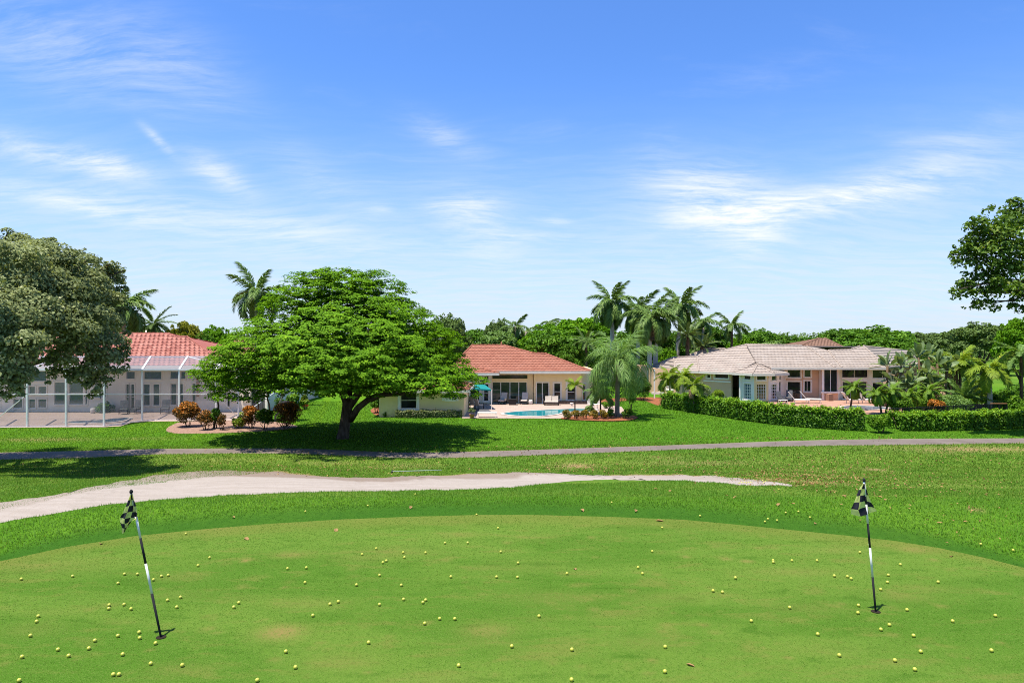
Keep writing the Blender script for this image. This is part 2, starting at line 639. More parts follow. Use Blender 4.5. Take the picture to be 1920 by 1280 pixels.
M = dict(
    ground=ground_mat(), green=green_mat(), sand=sand_mat(), path=path_mat(),
    blade_fringe=leaf_mat('fringe_grass', (0.034, 0.102, 0.008), (0.125, 0.272, 0.022), 0.35, 0.7, 0.15, (0.20, 0.24, 0.04)),
    blade_green=leaf_mat('putting_grass', (0.058, 0.138, 0.012), (0.166, 0.284, 0.048), 0.35, 0.8, 0.05, (0.24, 0.31, 0.08)),
    blade_rough=leaf_mat('rough_grass', (0.045, 0.120, 0.010), (0.175, 0.298, 0.034), 0.3, 0.75, 0.1, (0.28, 0.23, 0.08)),
    blade_lawn=leaf_mat('lawn_grass', (0.046, 0.130, 0.007), (0.145, 0.300, 0.018), 0.35, 0.7, 0.15, (0.14, 0.22, 0.02)),
    bark_grey=bark_mat('grey_bark', (0.030, 0.022, 0.016), (0.105, 0.082, 0.062)),
    bark_mid=bark_mat('palm_trunk', (0.13, 0.11, 0.085), (0.27, 0.235, 0.19), 4.0),
    bark_brown=bark_mat('brown_bark', (0.045, 0.030, 0.020), (0.15, 0.105, 0.07)),
    bark_pale=bark_mat('pale_palm_trunk', (0.34, 0.29, 0.235), (0.52, 0.46, 0.38), 3.0),
    shaft=leaf_mat('palm_crownshaft', (0.06, 0.13, 0.02), (0.12, 0.20, 0.04), 0.0),
    poinciana=leaf_mat('poinciana_leaf', (0.045, 0.125, 0.004), (0.185, 0.375, 0.010), 0.30, 0.7, 0.1, (0.30, 0.48, 0.016)),
    oak=leaf_mat('oak_leaf', (0.080, 0.112, 0.034), (0.360, 0.400, 0.170), 0.32, 0.65, 0.15, (0.50, 0.50, 0.27)),
    ficus=leaf_mat('ficus_leaf', (0.040, 0.090, 0.008), (0.150, 0.250, 0.026), 0.28, 0.6, 0.2, (0.32, 0.36, 0.08)),
    dark=leaf_mat('dark_tree_leaf', (0.034, 0.095, 0.006), (0.110, 0.235, 0.016), 0.2, 0.6, 0.15, (0.14, 0.24, 0.02)),
    mango=leaf_mat('mango_leaf', (0.036, 0.110, 0.006), (0.145, 0.305, 0.020), 0.2, 0.6, 0.15, (0.20, 0.31, 0.04)),
    bright=leaf_mat('bright_tree_leaf', (0.050, 0.145, 0.005), (0.160, 0.340, 0.010), 0.25, 0.65, 0.1, (0.24, 0.40, 0.015)),
    yellow=leaf_mat('yellowish_tree_leaf', (0.110, 0.135, 0.008), (0.300, 0.300, 0.024), 0.25, 0.6, 0.2),
    greyg=leaf_mat('greyish_tree_leaf', (0.058, 0.102, 0.024), (0.160, 0.245, 0.062), 0.18, 0.7, 0.15),
    royal=leaf_mat('royal_palm_leaf', (0.046, 0.110, 0.016), (0.215, 0.325, 0.066), 0.28, 0.55, 0.25),
    queen=leaf_mat('queen_palm_leaf', (0.070, 0.150, 0.026), (0.240, 0.380, 0.090), 0.32, 0.55, 0.25),
    date=leaf_mat('date_palm_leaf', (0.055, 0.100, 0.022), (0.180, 0.245, 0.070), 0.2, 0.55, 0.25),
    areca=leaf_mat('small_palm_leaf', (0.100, 0.190, 0.012), (0.290, 0.380, 0.028), 0.35, 0.55, 0.2, (0.45, 0.40, 0.05)),
    robel=leaf_mat('pygmy_palm_leaf', (0.075, 0.170, 0.012), (0.220, 0.350, 0.030), 0.35, 0.55, 0.2, (0.55, 0.38, 0.04)),
    hedge=leaf_mat('hedge_leaf', (0.028, 0.088, 0.005), (0.150, 0.310, 0.012), 0.25, 0.55, 0.2, (0.28, 0.42, 0.03)),
    varieg=leaf_mat('variegated_leaf', (0.045, 0.090, 0.016), (0.20, 0.25, 0.09), 0.2, 0.55, 0.3, (0.45, 0.43, 0.25)),
    croton=leaf_mat('croton_leaf', (0.030, 0.050, 0.010), (0.230, 0.090, 0.020), 0.25, 0.5, 0.2, (0.60, 0.26, 0.02)),
    orange=leaf_mat('orange_leaf', (0.34, 0.090, 0.010), (0.66, 0.27, 0.020), 0.25, 0.55, 0.3),
    goldcr=leaf_mat('gold_croton_leaf', (0.055, 0.075, 0.008), (0.38, 0.23, 0.018), 0.25, 0.5, 0.3, (0.50, 0.34, 0.03)),
    paddle=leaf_mat('paddle_leaf', (0.080, 0.135, 0.042), (0.215, 0.290, 0.110), 0.3, 0.5, 0.25),
    dead=leaf_mat('dead_leaf', (0.16, 0.105, 0.06), (0.36, 0.26, 0.16), 0.2, 0.8, 0.1),
    litter=leaf_mat('fallen_leaf', (0.085, 0.045, 0.02), (0.36, 0.22, 0.09), 0.1, 0.8, 0.1),
    red_fl=leaf_mat('red_flower', (0.45, 0.04, 0.02), (0.75, 0.10, 0.05), 0.2),
    tile_coral=tile_mat('coral_roof_tile', ((0.26, 0.080, 0.056), (0.46, 0.190, 0.140), (0.38, 0.17, 0.13)), (0.22, 0.07, 0.05)),
    tile_terra=tile_mat('terracotta_roof_tile', ((0.280, 0.098, 0.058), (0.350, 0.136, 0.084), (0.32, 0.135, 0.088)), (0.20, 0.078, 0.05)),
    tile_pink=tile_mat('pale_roof_tile', ((0.315, 0.255, 0.208), (0.385, 0.318, 0.265), (0.345, 0.265, 0.205)), (0.25, 0.165, 0.12)),
    tile_brown=tile_mat('brown_roof_tile', ((0.17, 0.092, 0.058), (0.22, 0.125, 0.082), (0.19, 0.11, 0.07)), (0.14, 0.085, 0.055)),
    cream=stucco('cream_stucco', (0.88, 0.66, 0.36), 0.04), tan=stucco('tan_stucco', (0.68, 0.42, 0.265)),
    offwhite=stucco('offwhite_stucco', (0.82, 0.72, 0.58)), pinkwhite=stucco('pale_stucco_trim', (0.88, 0.79, 0.69), 0.04),
    white=simple('white_paint', (0.88, 0.81, 0.72), 0.5, 0.4, 0.05), fascia=simple('fascia_paint', (0.62, 0.57, 0.48), 0.6, 0.3, 0.06),
    alu=simple('white_aluminium', (0.72, 0.70, 0.68), 0.4, 0.5, 0.06), glass=glass_mat(),
    glass_green=glass_mat('reflecting_glass', (0.03, 0.042, 0.03), (0.055, 0.075, 0.05)), screen=screen_mat(),
    glass_blue=glass_mat('bluish_glass', (0.05, 0.09, 0.11), (0.09, 0.13, 0.14)), glass_gold=glass_mat('amber_glass', (0.10, 0.075, 0.02), (0.16, 0.12, 0.04)),
    paver_pink=paver_mat('pink_paver', (0.36, 0.265, 0.21), (0.42, 0.32, 0.26)), paver_red=paver_mat('red_paver', (0.34, 0.185, 0.125), (0.40, 0.235, 0.165)),
    coping=simple('pool_coping', (0.46, 0.40, 0.34), 0.8, 0.2, 0.08),
    pool_teal=water_mat('turquoise_pool_water', (0.015, 0.27, 0.285), (0.010, 0.21, 0.235)), pool_blue=water_mat('blue_pool_water', (0.09, 0.15, 0.21), (0.04, 0.08, 0.125)),
    mulch_pink=mulch_mat('pink_mulch', (0.17, 0.10, 0.07), (0.34, 0.215, 0.155)), mulch_red=mulch_mat('red_mulch', (0.15, 0.05, 0.022), (0.31, 0.12, 0.055)),
    black=simple('black_metal', (0.018, 0.018, 0.02), 0.8, 0.15, 0.2), dark_wicker=simple('dark_wicker', (0.035, 0.026, 0.022), 0.7, 0.3, 0.25, 20),
    cushion=simple('beige_cushion', (0.50, 0.43, 0.36), 0.9, 0.1, 0.1), cushion_white=simple('white_sling', (0.68, 0.62, 0.56), 0.8, 0.2, 0.08),
    teal=simple('teal_canvas', (0.010, 0.175, 0.165), 0.8, 0.15, 0.15), terracotta=simple('terracotta_pot', (0.42, 0.20, 0.10), 0.85, 0.2, 0.15),
    ceramic=simple('pale_ceramic', (0.62, 0.56, 0.50), 0.4, 0.5, 0.08), pole_white=simple('white_pole_paint', (0.66, 0.67, 0.63), 0.35, 0.5, 0.05),
    ball=simple('yellow_ball', (0.44, 0.44, 0.055), 0.3, 0.5, 0.06, 30), flag_y=leaf_mat('yellow_flag_cloth', (0.58, 0.62, 0.18), (0.70, 0.74, 0.34), 0.6, 0.8, 0.1),
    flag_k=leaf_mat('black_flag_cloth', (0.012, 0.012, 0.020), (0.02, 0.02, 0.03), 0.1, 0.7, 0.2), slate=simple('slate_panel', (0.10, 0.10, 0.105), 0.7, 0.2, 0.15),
    rock=simple('grey_rock', (0.24, 0.20, 0.16), 0.95, 0.1, 0.35, 4, bump=0.5), rake_grey=simple('pale_rake_handle', (0.26, 0.32, 0.28), 0.5, 0.3, 0.1),
    planter=simple('stone_planter', (0.13, 0.09, 0.065), 0.9, 0.15, 0.4, 6, bump=0.5), wood=simple('weathered_wood', (0.34, 0.16, 0.07), 0.8, 0.2, 0.2, 8),
    soil=simple('cup_soil', (0.02, 0.015, 0.01), 0.9, 0.1, 0.2),
)

# ------------------------------------------------------------------ setting: ground, green, sand, path
GREEN_EDGE = [(-300, 1158), (-120, 1086), (0, 1052), (120, 1026), (250, 1005), (380, 992), (500, 982), (640, 973.5), (780, 968), (900, 965), (1000, 965), (1140, 968.5), (1280, 974),
              (1400, 985), (1500, 995), (1590, 1004), (1680, 1014), (1760, 1027), (1840, 1044), (1920, 1064), (2040, 1100), (2200, 1160)]
GE = np.array([[(px - CX) / F * 3.8 * F / (py - CY), 3.8 * F / (py - CY)] for px, py in GREEN_EDGE])


def green_far(x):
    return np.interp(x, GE[:, 0], GE[:, 1])


B_NEAR = [(-140, 1012), (-60, 996), (0, 980), (60, 969), (120, 960), (200, 946), (300, 937), (380, 931), (470, 926), (560, 923), (640, 921), (760, 919), (860, 918), (920, 916), (960, 914), (1000, 910),
          (1040, 905), (1080, 900.5), (1120, 898.8), (1180, 899), (1280, 901), (1350, 906), (1410, 910.5), (1486, 911)]
B_FAR = [(-140, 960), (-60, 950), (0, 942), (60, 935), (120, 926), (170, 914), (210, 908), (260, 897), (310, 888), (350, 883), (400, 881), (460, 881), (510, 883.5), (560, 889), (620, 895), (680, 896), (760, 893.5),
         (860, 890.5), (940, 886), (1000, 886.5), (1060, 890), (1140, 891), (1220, 890.5), (1290, 890), (1340, 892), (1390, 897), (1440, 903), (1486, 909.5)]
rng0 = np.random.default_rng(5)


def edge_world(pts, jit, step=5.0, seed=1):
    r = np.random.default_rng(seed)
    pts = np.array(pts, float)
    px = np.arange(pts[0, 0], pts[-1, 0] + 0.1, step)
    py = np.interp(px, pts[:, 0], pts[:, 1])
    k = np.convolve(r.normal(0, 1, len(px) + 8), np.ones(5) / 5, 'same')[4:-4]
    py = py + k * jit
    return np.array([hit(a, b) for a, b in zip(px, py)])


BN = edge_world(B_NEAR, 1.2, seed=3)
BF = edge_world(B_FAR, 1.6, seed=4)


def in_bunker(x, y, m=0.0):
    a = np.interp(x, BN[:, 0], BN[:, 1])
    xs = np.sort(BF[:, 0])
    b = np.interp(x, BF[:, 0], BF[:, 1])
    ok = (x > BN[0, 0]) & (x < BN[-1, 0] - min(m, 0) * 1.5)
    return ok & (y > a + m) & (y < b - m)


P_TOP = [(-500, 852), (-200, 850), (0, 848), (150, 845), (300, 841), (460, 840), (560, 840.5), (640, 843.5), (730, 847.5), (800, 848), (900, 845.8), (1000, 843), (1120, 839), (1280, 833.5), (1440, 827.5), (1560, 824), (1700, 822.3), (1920, 821.3), (2200, 821), (2500, 822)]
P_BOT = [(-500, 868), (-200, 865), (0, 861.5), (150, 858.5), (300, 851.5), (460, 849.8), (560, 850.8), (640, 854), (730, 858), (800, 858.8), (900, 857.5), (1000, 853.5), (1120, 849), (1280, 842.5), (1440, 837.6), (1560, 835.5), (1700, 834), (1920, 831), (2200, 830), (2500, 830)]
PTW = np.array([hit(a, b) for a, b in P_TOP])
PBW = np.array([hit(a, b) for a, b in P_BOT])


def on_path(x, y, m=0.0):
    return (y > np.interp(x, PBW[:, 0], PBW[:, 1]) - m) & (y < np.interp(x, PTW[:, 0], PTW[:, 1]) + m)


# dry patches: photo position and size of each, as world discs
DRY = []
for px, py, rx, ry, amp in [(1080, 874, 40, 5, 0.9), (1640, 880, 26, 4, 0.9), (1830, 842, 150, 6, 0.75), (1830, 1054 - 99, 14, 4, 0.6), (1760, 846, 60, 5, 0.5), (760, 874, 70, 5, 0.45), (200, 885, 120, 9, 0.35),
                            (80, 824, 90, 4, 0.7), (260, 822, 70, 3, 0.35), (420, 862, 120, 5, 0.25), (1300, 868, 120, 5, 0.4), (1560, 890, 90, 9, 0.5), (1480, 902, 70, 7, 0.75), (1870, 724, 40, 4, 0.8), (1250, 858, 60, 4, 0.3),
                            (1700, 900, 120, 14, 0.22), (620, 868, 80, 5, 0.3)]:
    c = hit(px, py)
    e1, e2 = hit(px, py + ry), hit(px, py - ry)
    DRY.append((c.x, c.y, rx / F * c.y, max(0.2, abs(e2.y - e1.y) / 2), amp))


def build_ground():
    xs = np.concatenate([-np.geomspace(2600, 46, 26), np.arange(-45, 45.01, 0.30), np.geomspace(46, 2600, 26)])
    ys = np.concatenate([[-300, -100, -40, -15, -6, 0, 4, 7], np.arange(9, 48, 0.25), np.arange(48, 84, 0.5), np.geomspace(85, 3200, 40)])
    X, Y = np.meshgrid(xs, ys)
    Z = terrain(X, Y)
    inb = in_bunker(X, Y, -0.32)
    Z = np.where(inb, Z - 0.0, Z)
    Z = np.where(on_path(X, Y, 0.15), Z - 0.006, Z)
    g = (Y < green_far(X) - 0.05) & (Y > -8)
    Z = np.where(g, Z - 0.012, Z)
    lawn = smoothstep((Y - np.interp(X, PTW[:, 0], PTW[:, 1]) + 0.8) / 1.0)
    lawn = np.where(Y > 105, 0.25, lawn)
    lawn = np.where(Y < 17.5, 0.9, lawn)
    dry = np.zeros_like(X)
    for cx, cy, rx, ry, amp in DRY:
        dry = np.maximum(dry, amp * np.exp(-(((X - cx) / rx) ** 2 + ((Y - cy) / ry) ** 2)))
    # trampled soil along the far rim of the bunker
    fy = np.interp(X, BF[:, 0], BF[:, 1])
    rim = np.exp(-((Y - fy) / 0.7) ** 2) * ((X > BF[0, 0]) & (X < BF[-1, 0] + 1))
    dry = np.clip(np.maximum(dry, 0.85 * rim), 0, 1)
    # mown strip between the houses
    bright = np.exp(-((X + 15.2 - (Y - 50) * -0.12) / 4.0) ** 2) * smoothstep((Y - 47) / 6) * (1 - smoothstep((Y - 84) / 6))
    bright = np.maximum(bright, 0.6 * smoothstep((-19 - X) / 3) * smoothstep((Y - 41) / 2))
    ge = green_far(X)
    collar = (1 - smoothstep((Y - ge - 0.5) / 1.8)) * (Y < 18)
    n, m = X.shape
    idx = np.arange(n * m).reshape(n, m)
    Fc = np.stack([idx[:-1, :-1], idx[:-1, 1:], idx[1:, 1:], idx[1:, :-1]], -1).reshape(-1, 4)
    me = np_mesh('ground', np.stack([X, Y, Z], -1).reshape(-1, 3), Fc, None, True, dict(lawn=lawn.ravel(), dry=dry.ravel(), bright=bright.ravel(), collar=collar.ravel()))
    top('ground', me, M['ground'], 'grass ground of the golf course and the house lawns beyond', kind='structure')


def strip(name, A, B, rows, zoff, mats, label, extra=None, smooth=True, zjit=0.0):
    """sheet between two edge lines draped on the terrain"""
    n = len(A)
    T = np.linspace(0, 1, rows)
    P = A[None] * (1 - T)[:, None, None] + B[None] * T[:, None, None]
    P[..., 2] = terrain(P[..., 0], P[..., 1]) + zoff
    if zjit:
        P[1:-1, :, 2] += 0.028 * np.clip(np.linalg.norm(P[1:-1] - A[None], axis=-1) * np.linalg.norm(P[1:-1] - B[None], axis=-1) * 6, 0, 1)
    if zjit:
        P[1:-1, :, 2] += np.random.default_rng(2).normal(0, zjit, P[1:-1, :, 2].shape)
    idx = np.arange(rows * n).reshape(rows, n)
    Fc = np.stack([idx[:-1, :-1], idx[:-1, 1:], idx[1:, 1:], idx[1:, :-1]], -1).reshape(-1, 4)
    ex = {k: (v(T, n)).ravel() for k, v in (extra or {}).items()}
    me = np_mesh(name, P.reshape(-1, 3), Fc, None, smooth, ex)
    return top(name, me, mats, label, kind='structure')


def resample(P, n):
    d = np.concatenate([[0], np.cumsum(np.linalg.norm(np.diff(P[:, :2], axis=0), axis=1))])
    s = np.linspace(0, d[-1], n)
    return np.stack([np.interp(s, d, P[:, i]) for i in range(3)], -1)


build_ground()

# putting green sheet
gx = np.linspace(GE[0, 0], GE[-1, 0], 420)
gA = np.stack([gx, np.full_like(gx, 1.0), np.zeros_like(gx)], -1)
gB = np.stack([gx, green_far(gx), np.zeros_like(gx)], -1)
GDRY = [(527, 1185, 42, 14, 0.9), (545, 1040, 34, 6, 0.55), (912, 1182, 50, 14, 0.5), (460, 1051, 9, 3, 0.9), (1400, 1052, 12, 3, 0.7), (1715, 1030, 30, 6, 0.7), (70, 1060, 120, 16, 0.3), (1490, 1072, 80, 8, 0.3), (1700, 1120, 60, 10, 0.25),
        (1040, 1120, 90, 12, 0.25), (640, 1240, 60, 14, 0.3), (330, 1255, 50, 12, 0.3), (1210, 1205, 60, 12, 0.25), (60, 1180, 60, 14, 0.2), (1180, 1150, 70, 8, 0.22), (820, 1275, 90, 14, 0.2)]

rg_ = np.random.default_rng(23)
for _ in range(110):
    q_ = 5.0 + 9.0 * rg_.random()
    GDRY.append((rg_.uniform(-20, 1940), rg_.uniform(1000, 1275), q_, q_ * 0.32, rg_.uniform(0.15, 0.5)))
for _ in range(26):
    q_ = rg_.uniform(30, 90)
    GDRY.append((rg_.uniform(0, 1920), rg_.uniform(985, 1270), q_, q_ * 0.13, rg_.uniform(0.12, 0.28)))


def dry_at(X, Y):
    o_ = np.zeros(np.shape(X))
    for px, py, rx, ry, amp in GDRY:
        d = 3.8 * F / (py - CY)
        o_ = np.maximum(o_, amp * np.exp(-((X - (px - CX) / F * d) / (rx / F * d)) ** 2 - ((Y - d) / (ry * d * d / (3.8 * F))) ** 2))
    return o_


def green_dry(T, n):
    out_ = np.zeros((len(T), n))
    Y = gA[None, :, 1] * (1 - T)[:, None] + gB[None, :, 1] * T[:, None]
    X = np.repeat(gx[None], len(T), 0)
    for px, py, rx, ry, amp in GDRY:
        d = 3.8 * F / (py - CY)
        cx = (px - CX) / F * d
        sx, sy = rx / F * d, ry * d * d / (3.8 * F)
        out_ = np.maximum(out_, amp * np.exp(-((X - cx) / sx) ** 2 - ((Y - d) / sy) ** 2))
    return out_


strip('putting_green', gA, gB, 220, 0.004, M['green'], 'closely mown putting green in the foreground',
      dict(dry=green_dry, rim=lambda T, n: np.repeat((smoothstep((T - 0.90) / 0.1))[:, None], n, 1)))

nb = 300
A_, B_ = resample(BN, nb), resample(BF, nb)


def dirt_fn(T, n):
    u = np.linspace(0, 1, n)[None]
    return smoothstep((T[:, None] - 0.86) / 0.14) * 0.8 + smoothstep((u - 0.90) / 0.1) * smoothstep((T[:, None] - 0.4) / 0.5) * 0.6


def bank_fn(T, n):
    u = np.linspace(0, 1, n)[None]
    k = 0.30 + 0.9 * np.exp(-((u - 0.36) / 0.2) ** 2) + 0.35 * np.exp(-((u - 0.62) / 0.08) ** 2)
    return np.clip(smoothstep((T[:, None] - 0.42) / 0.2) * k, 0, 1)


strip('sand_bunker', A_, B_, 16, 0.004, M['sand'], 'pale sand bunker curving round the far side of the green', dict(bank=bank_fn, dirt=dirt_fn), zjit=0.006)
strip('cart_path', resample(PBW, 200), resample(PTW, 200), 6, 0.006, M['path'], 'narrow grey-brown cart path winding across the grass',
      dict(verge=lambda T, n: np.repeat((np.abs(T - 0.5) > 0.45).astype(float)[:, None], n, 1)))


# grass blades of the collar, the rough and the lawn edges
def blades(name, P, h, w, rng, mat, label, tint):
    n = len(P)
    az = rng.uniform(0, 2 * np.pi, n)
    tilt = rng.uniform(0.25, 1.1, n)
    d = np.stack([np.cos(az) * np.sin(tilt), np.sin(az) * np.sin(tilt), np.cos(tilt)], -1) * h[:, None]
    s = np.stack([-np.sin(az), np.cos(az), np.zeros(n)], -1) * (w / 2)[:, None]
    V = np.stack([P - s, P + s, P + d], 1).reshape(-1, 3)
    Fc = np.arange(3 * n).reshape(-1, 3)
    me = np_mesh(name, V, Fc, tint)
    return top(name, me, mat, label, cat='grass', kind='stuff')


def fringe():
    rng = np.random.default_rng(11)
    n = 260000
    x = rng.uniform(-13.5, 14.5, n)
    y = rng.uniform(10.5, 22.5, n)
    ge = green_far(x)
    k = (y > ge) & ~in_bunker(x, y, 0.05) & (np.abs(x) < y * 0.80 + 0.3)
    beyond = (x > BN[0, 0]) & (x < BN[-1, 0]) & (y > np.interp(x, BN[:, 0], BN[:, 1]))
    k &= ~beyond
    k &= ~((x > BN[-1, 0]) & (y > 19.5))
    x, y, ge = x[k], y[k], ge[k]
    d = y - ge
    kk = rng.random(len(x)) < 0.35 + 0.65 * smoothstep((d - 0.2) / 1.2)
    x, y, ge, d = x[kk], y[kk], ge[kk], d[kk]
    hh = (0.022 + 0.040 * smoothstep((d - 0.5) / 1.2)) * rng.uniform(0.6, 1.35, len(x))
    P = np.stack([x, y, terrain(x, y) - 0.004], -1)
    big = 0.5 + 0.5 * np.sin(x * 1.7 + 2 * np.sin(y * 1.3)) * np.sin(y * 2.1 + x * 0.6)
    tint = np.clip(0.02 + 0.50 * smoothstep((d - 0.7) / 1.3) + 0.20 * big + rng.normal(0, 0.18, len(x)), 0, 1)
    blades('collar_grass', P, hh, 0.011 + 0.008 * rng.random(len(x)), rng, M['blade_fringe'], 'longer grass of the collar between the green and the bunker', tint)


def rough():
    rng = np.random.default_rng(12)
    n = 420000
    y = 15 + 29 * rng.random(n) ** 1.25
    x = rng.uniform(-0.82, 0.82, n) * y
    beyond = np.where((x > BN[0, 0]) & (x < BN[-1, 0]), y > np.interp(x, BF[:, 0], BF[:, 1]) - 0.12, (y > 17.5) & (x > BN[-1, 0]) | (x < BN[0, 0]))
    k = beyond & ~on_path(x, y, -0.08) & (y < np.interp(x, PTW[:, 0], PTW[:, 1]) + 1.2) & (y > green_far(x) + 0.1)
    dry = np.zeros(n)
    for cx, cy, rx, ry, amp in DRY:
        dry = np.maximum(dry, amp * np.exp(-(((x - cx) / rx) ** 2 + ((y - cy) / ry) ** 2)))
    fy = np.interp(x, BF[:, 0], BF[:, 1])
    dry = np.maximum(dry, 0.95 * np.exp(-((y - fy) / 0.45) ** 2) * ((x > BN[0, 0]) & (x < BN[-1, 0] + 0.6)))
    k &= rng.random(n) > dry * 0.92
    x, y = x[k], y[k]
    P = np.stack([x, y, terrain(x, y) - 0.004], -1)
    s = y / 22
    hh = 0.055 * s * rng.uniform(0.5, 1.3, len(x))
    big = 0.5 + 0.5 * np.sin(x * 0.8 + 2 * np.sin(y * 0.7)) * np.sin(y * 1.1 + x * 0.35) + 0.35 * np.sin(x * 2.3 + 2 * np.sin(y * 1.9))
    tint = np.clip(0.30 + 0.30 * big + rng.normal(0, 0.24, len(x)), 0, 1)
    blades('rough_grass', P, hh, 0.026 * s * (0.6 + 0.8 * rng.random(len(x))), rng, M['blade_rough'], 'patchy rough grass between the bunker and the cart path', tint)


def lawn_blades():
    rng = np.random.default_rng(13)
    n = 330000
    y = 40 + 34 * rng.random(n) ** 1.5
    x = rng.uniform(-0.80, 0.80, n) * y
    k = (y > np.interp(x, PTW[:, 0], PTW[:, 1]) + 0.1) & ~excluded(x, y)
    x, y = x[k], y[k]
    P = np.stack([x, y, terrain(x, y) - 0.004], -1)
    s = y / 50
    tint = np.clip(0.42 + rng.normal(0, 0.22, len(x)), 0, 1)
    blades('lawn_grass', P, 0.085 * s * rng.uniform(0.5, 1.3, len(x)), 0.06 * s * (0.6 + 0.8 * rng.random(len(x))), rng, M['blade_lawn'], 'thick green lawn grass in front of the houses', tint)


EXCL = []


def poly_in(x, y, P):
    P = np.asarray(P)
    r = np.zeros(x.shape, bool)
    j = len(P) - 1
    for i in range(len(P)):
        c = ((P[i, 1] > y) != (P[j, 1] > y)) & (x < (P[j, 0] - P[i, 0]) * (y - P[i, 1]) / (P[j, 1] - P[i, 1] + 1e-9) + P[i, 0])
        r ^= c
        j = i
    return r


def excluded(x, y):
    r = np.zeros(x.shape, bool)
    for P in EXCL:
        r |= poly_in(x, y, P)
    return r


def green_blades():
    rng = np.random.default_rng(14)
    n = 330000
    v = rng.uniform(325, 690, n)
    y = 3.8 * F / v
    x = rng.uniform(-0.80, 0.80, n) * y
    k = (y < green_far(x) - 0.01) & (rng.random(n) > 0.9 * dry_at(x, y))
    x, y = x[k], y[k]
    n = len(x)
    P = np.stack([x, y, np.full(n, 2.703)], -1)
    s = y / 9
    pat = np.sin(x * 0.9 + 1.5 * np.sin(y * 1.7)) * np.sin(y * 2.3 + 0.7 * np.sin(x * 0.8)) + 0.6 * np.sin(x * 2.6 + y * 3.1 + 2 * np.sin(y * 0.9))
    pat2 = np.sin(y * 5.2 + 0.25 * np.sin(x * 0.4))
    tint = np.clip(0.50 + 0.15 * pat + 0.10 * pat2 + rng.normal(0, 0.16, n), 0, 1)
    blades('putting_turf', P, 0.007 * s * rng.uniform(0.5, 1.3, n), 0.015 * s * rng.uniform(0.6, 1.3, n), rng, M['blade_green'], 'short mown grass blades of the putting green', tint)


fringe()
rough()
green_blades()

# ------------------------------------------------------------------ foliage generators
def unit(v):
    return v / (np.linalg.norm(v, axis=-1, keepdims=True) + 1e-9)


def leaf_geo(C, N, L, Wd, rng):
    """one folded rhomb per leaf"""
    n = len(C)
    r = rng.normal(0, 1, (n, 3))
    t = unit(np.cross(N, r))
    b = np.cross(N, t)
    L, Wd = np.broadcast_to(L, n)[:, None], np.broadcast_to(Wd, n)[:, None]
    up = N * Wd * 0.22
    V = np.stack([C - t * L / 2, C + b * Wd / 2 + up, C + t * L / 2 - up * 0.6, C - b * Wd / 2 + up], 1).reshape(-1, 3)
    return V, np.arange(4 * n).reshape(-1, 4)


def clump_points(clumps, per, rng, shell=0.55, upw=0.35, upn=0.5, jit=0.5, under=0.25):
    """clumps: rows of cx,cy,cz,rx,ry,rz. Returns leaf centres, normals, height-in-clump"""
    cl = np.asarray(clumps, float)
    w = (cl[:, 3] * cl[:, 4]) ** 0.5 * (cl[:, 5] + cl[:, 3]) / 2
    cnt = np.maximum(4, (per * len(cl) * w / w.sum())).astype(int)
    ci = np.repeat(np.arange(len(cl)), cnt)
    n = len(ci)
    d = unit(rng.normal(0, 1, (n, 3)))
    flip = (d[:, 2] < 0) & (rng.random(n) > under)
    d[flip, 2] *= -1
    r = shell + (1 - shell) * rng.random(n) ** 0.6
    R = cl[ci, 3:6]
    C = cl[ci, :3] + d * R * r[:, None]
    nn = unit(d / R * R.mean(1, keepdims=True))
    N = unit(nn * (1 - upn) + np.array([0, 0, 1.0]) * upn + rng.normal(0, jit, (n, 3)))
    return C, N, d[:, 2], ci


def crown_mesh(name, clumps, per, L, rng, asp=0.6, **kw):
    C, N, hz, ci = clump_points(clumps, per / len(clumps), rng, **kw)
    n = len(C)
    cv = rng.normal(0, 0.13, len(clumps))
    tint = np.clip(0.45 + cv[ci] + rng.normal(0, 0.2, n), 0, 1)
    Ls = L * rng.uniform(0.65, 1.35, n)
    V, Fc = leaf_geo(C, N, Ls, Ls * asp, rng)
    return np_mesh(name, V, Fc, tint)


def limb(mb, P, Q, r0, r1, rng, sag=0.0, seg=5, n=7):
    P, Q = Vector(P), Vector(Q)
    pts, rad = [], []
    for i in range(seg + 1):
        t = i / seg
        p = P.lerp(Q, t)
        k = (Q - P).length * 0.05 * math.sin(math.pi * t)
        p += Vector((rng.normal(0, k), rng.normal(0, k), rng.normal(0, k * 0.6) - sag * math.sin(math.pi * t)))
        pts.append(p)
        rad.append(r0 + (r1 - r0) * t)
    mb.tube(pts, rad, n)


def blob_clumps(c, R, n, rng, size=(0.22, 0.42), flat=0.8, bottom=-0.45, spread=0.85):
    """clumps spread over an uneven crown envelope of half axes R round c"""
    d = unit(rng.normal(0, 1, (n, 3)))
    d[:, 2] = np.where(d[:, 2] < bottom, -d[:, 2], d[:, 2])
    r = spread * rng.uniform(0.45, 1.0, n) ** 0.45
    s = rng.uniform(size[0], size[1], n) * (R[0] + R[1] + R[2]) / 3
    C = np.asarray(c) + d * np.asarray(R) * r[:, None]
    return np.concatenate([C, np.stack([s, s, s * flat], -1)], 1)


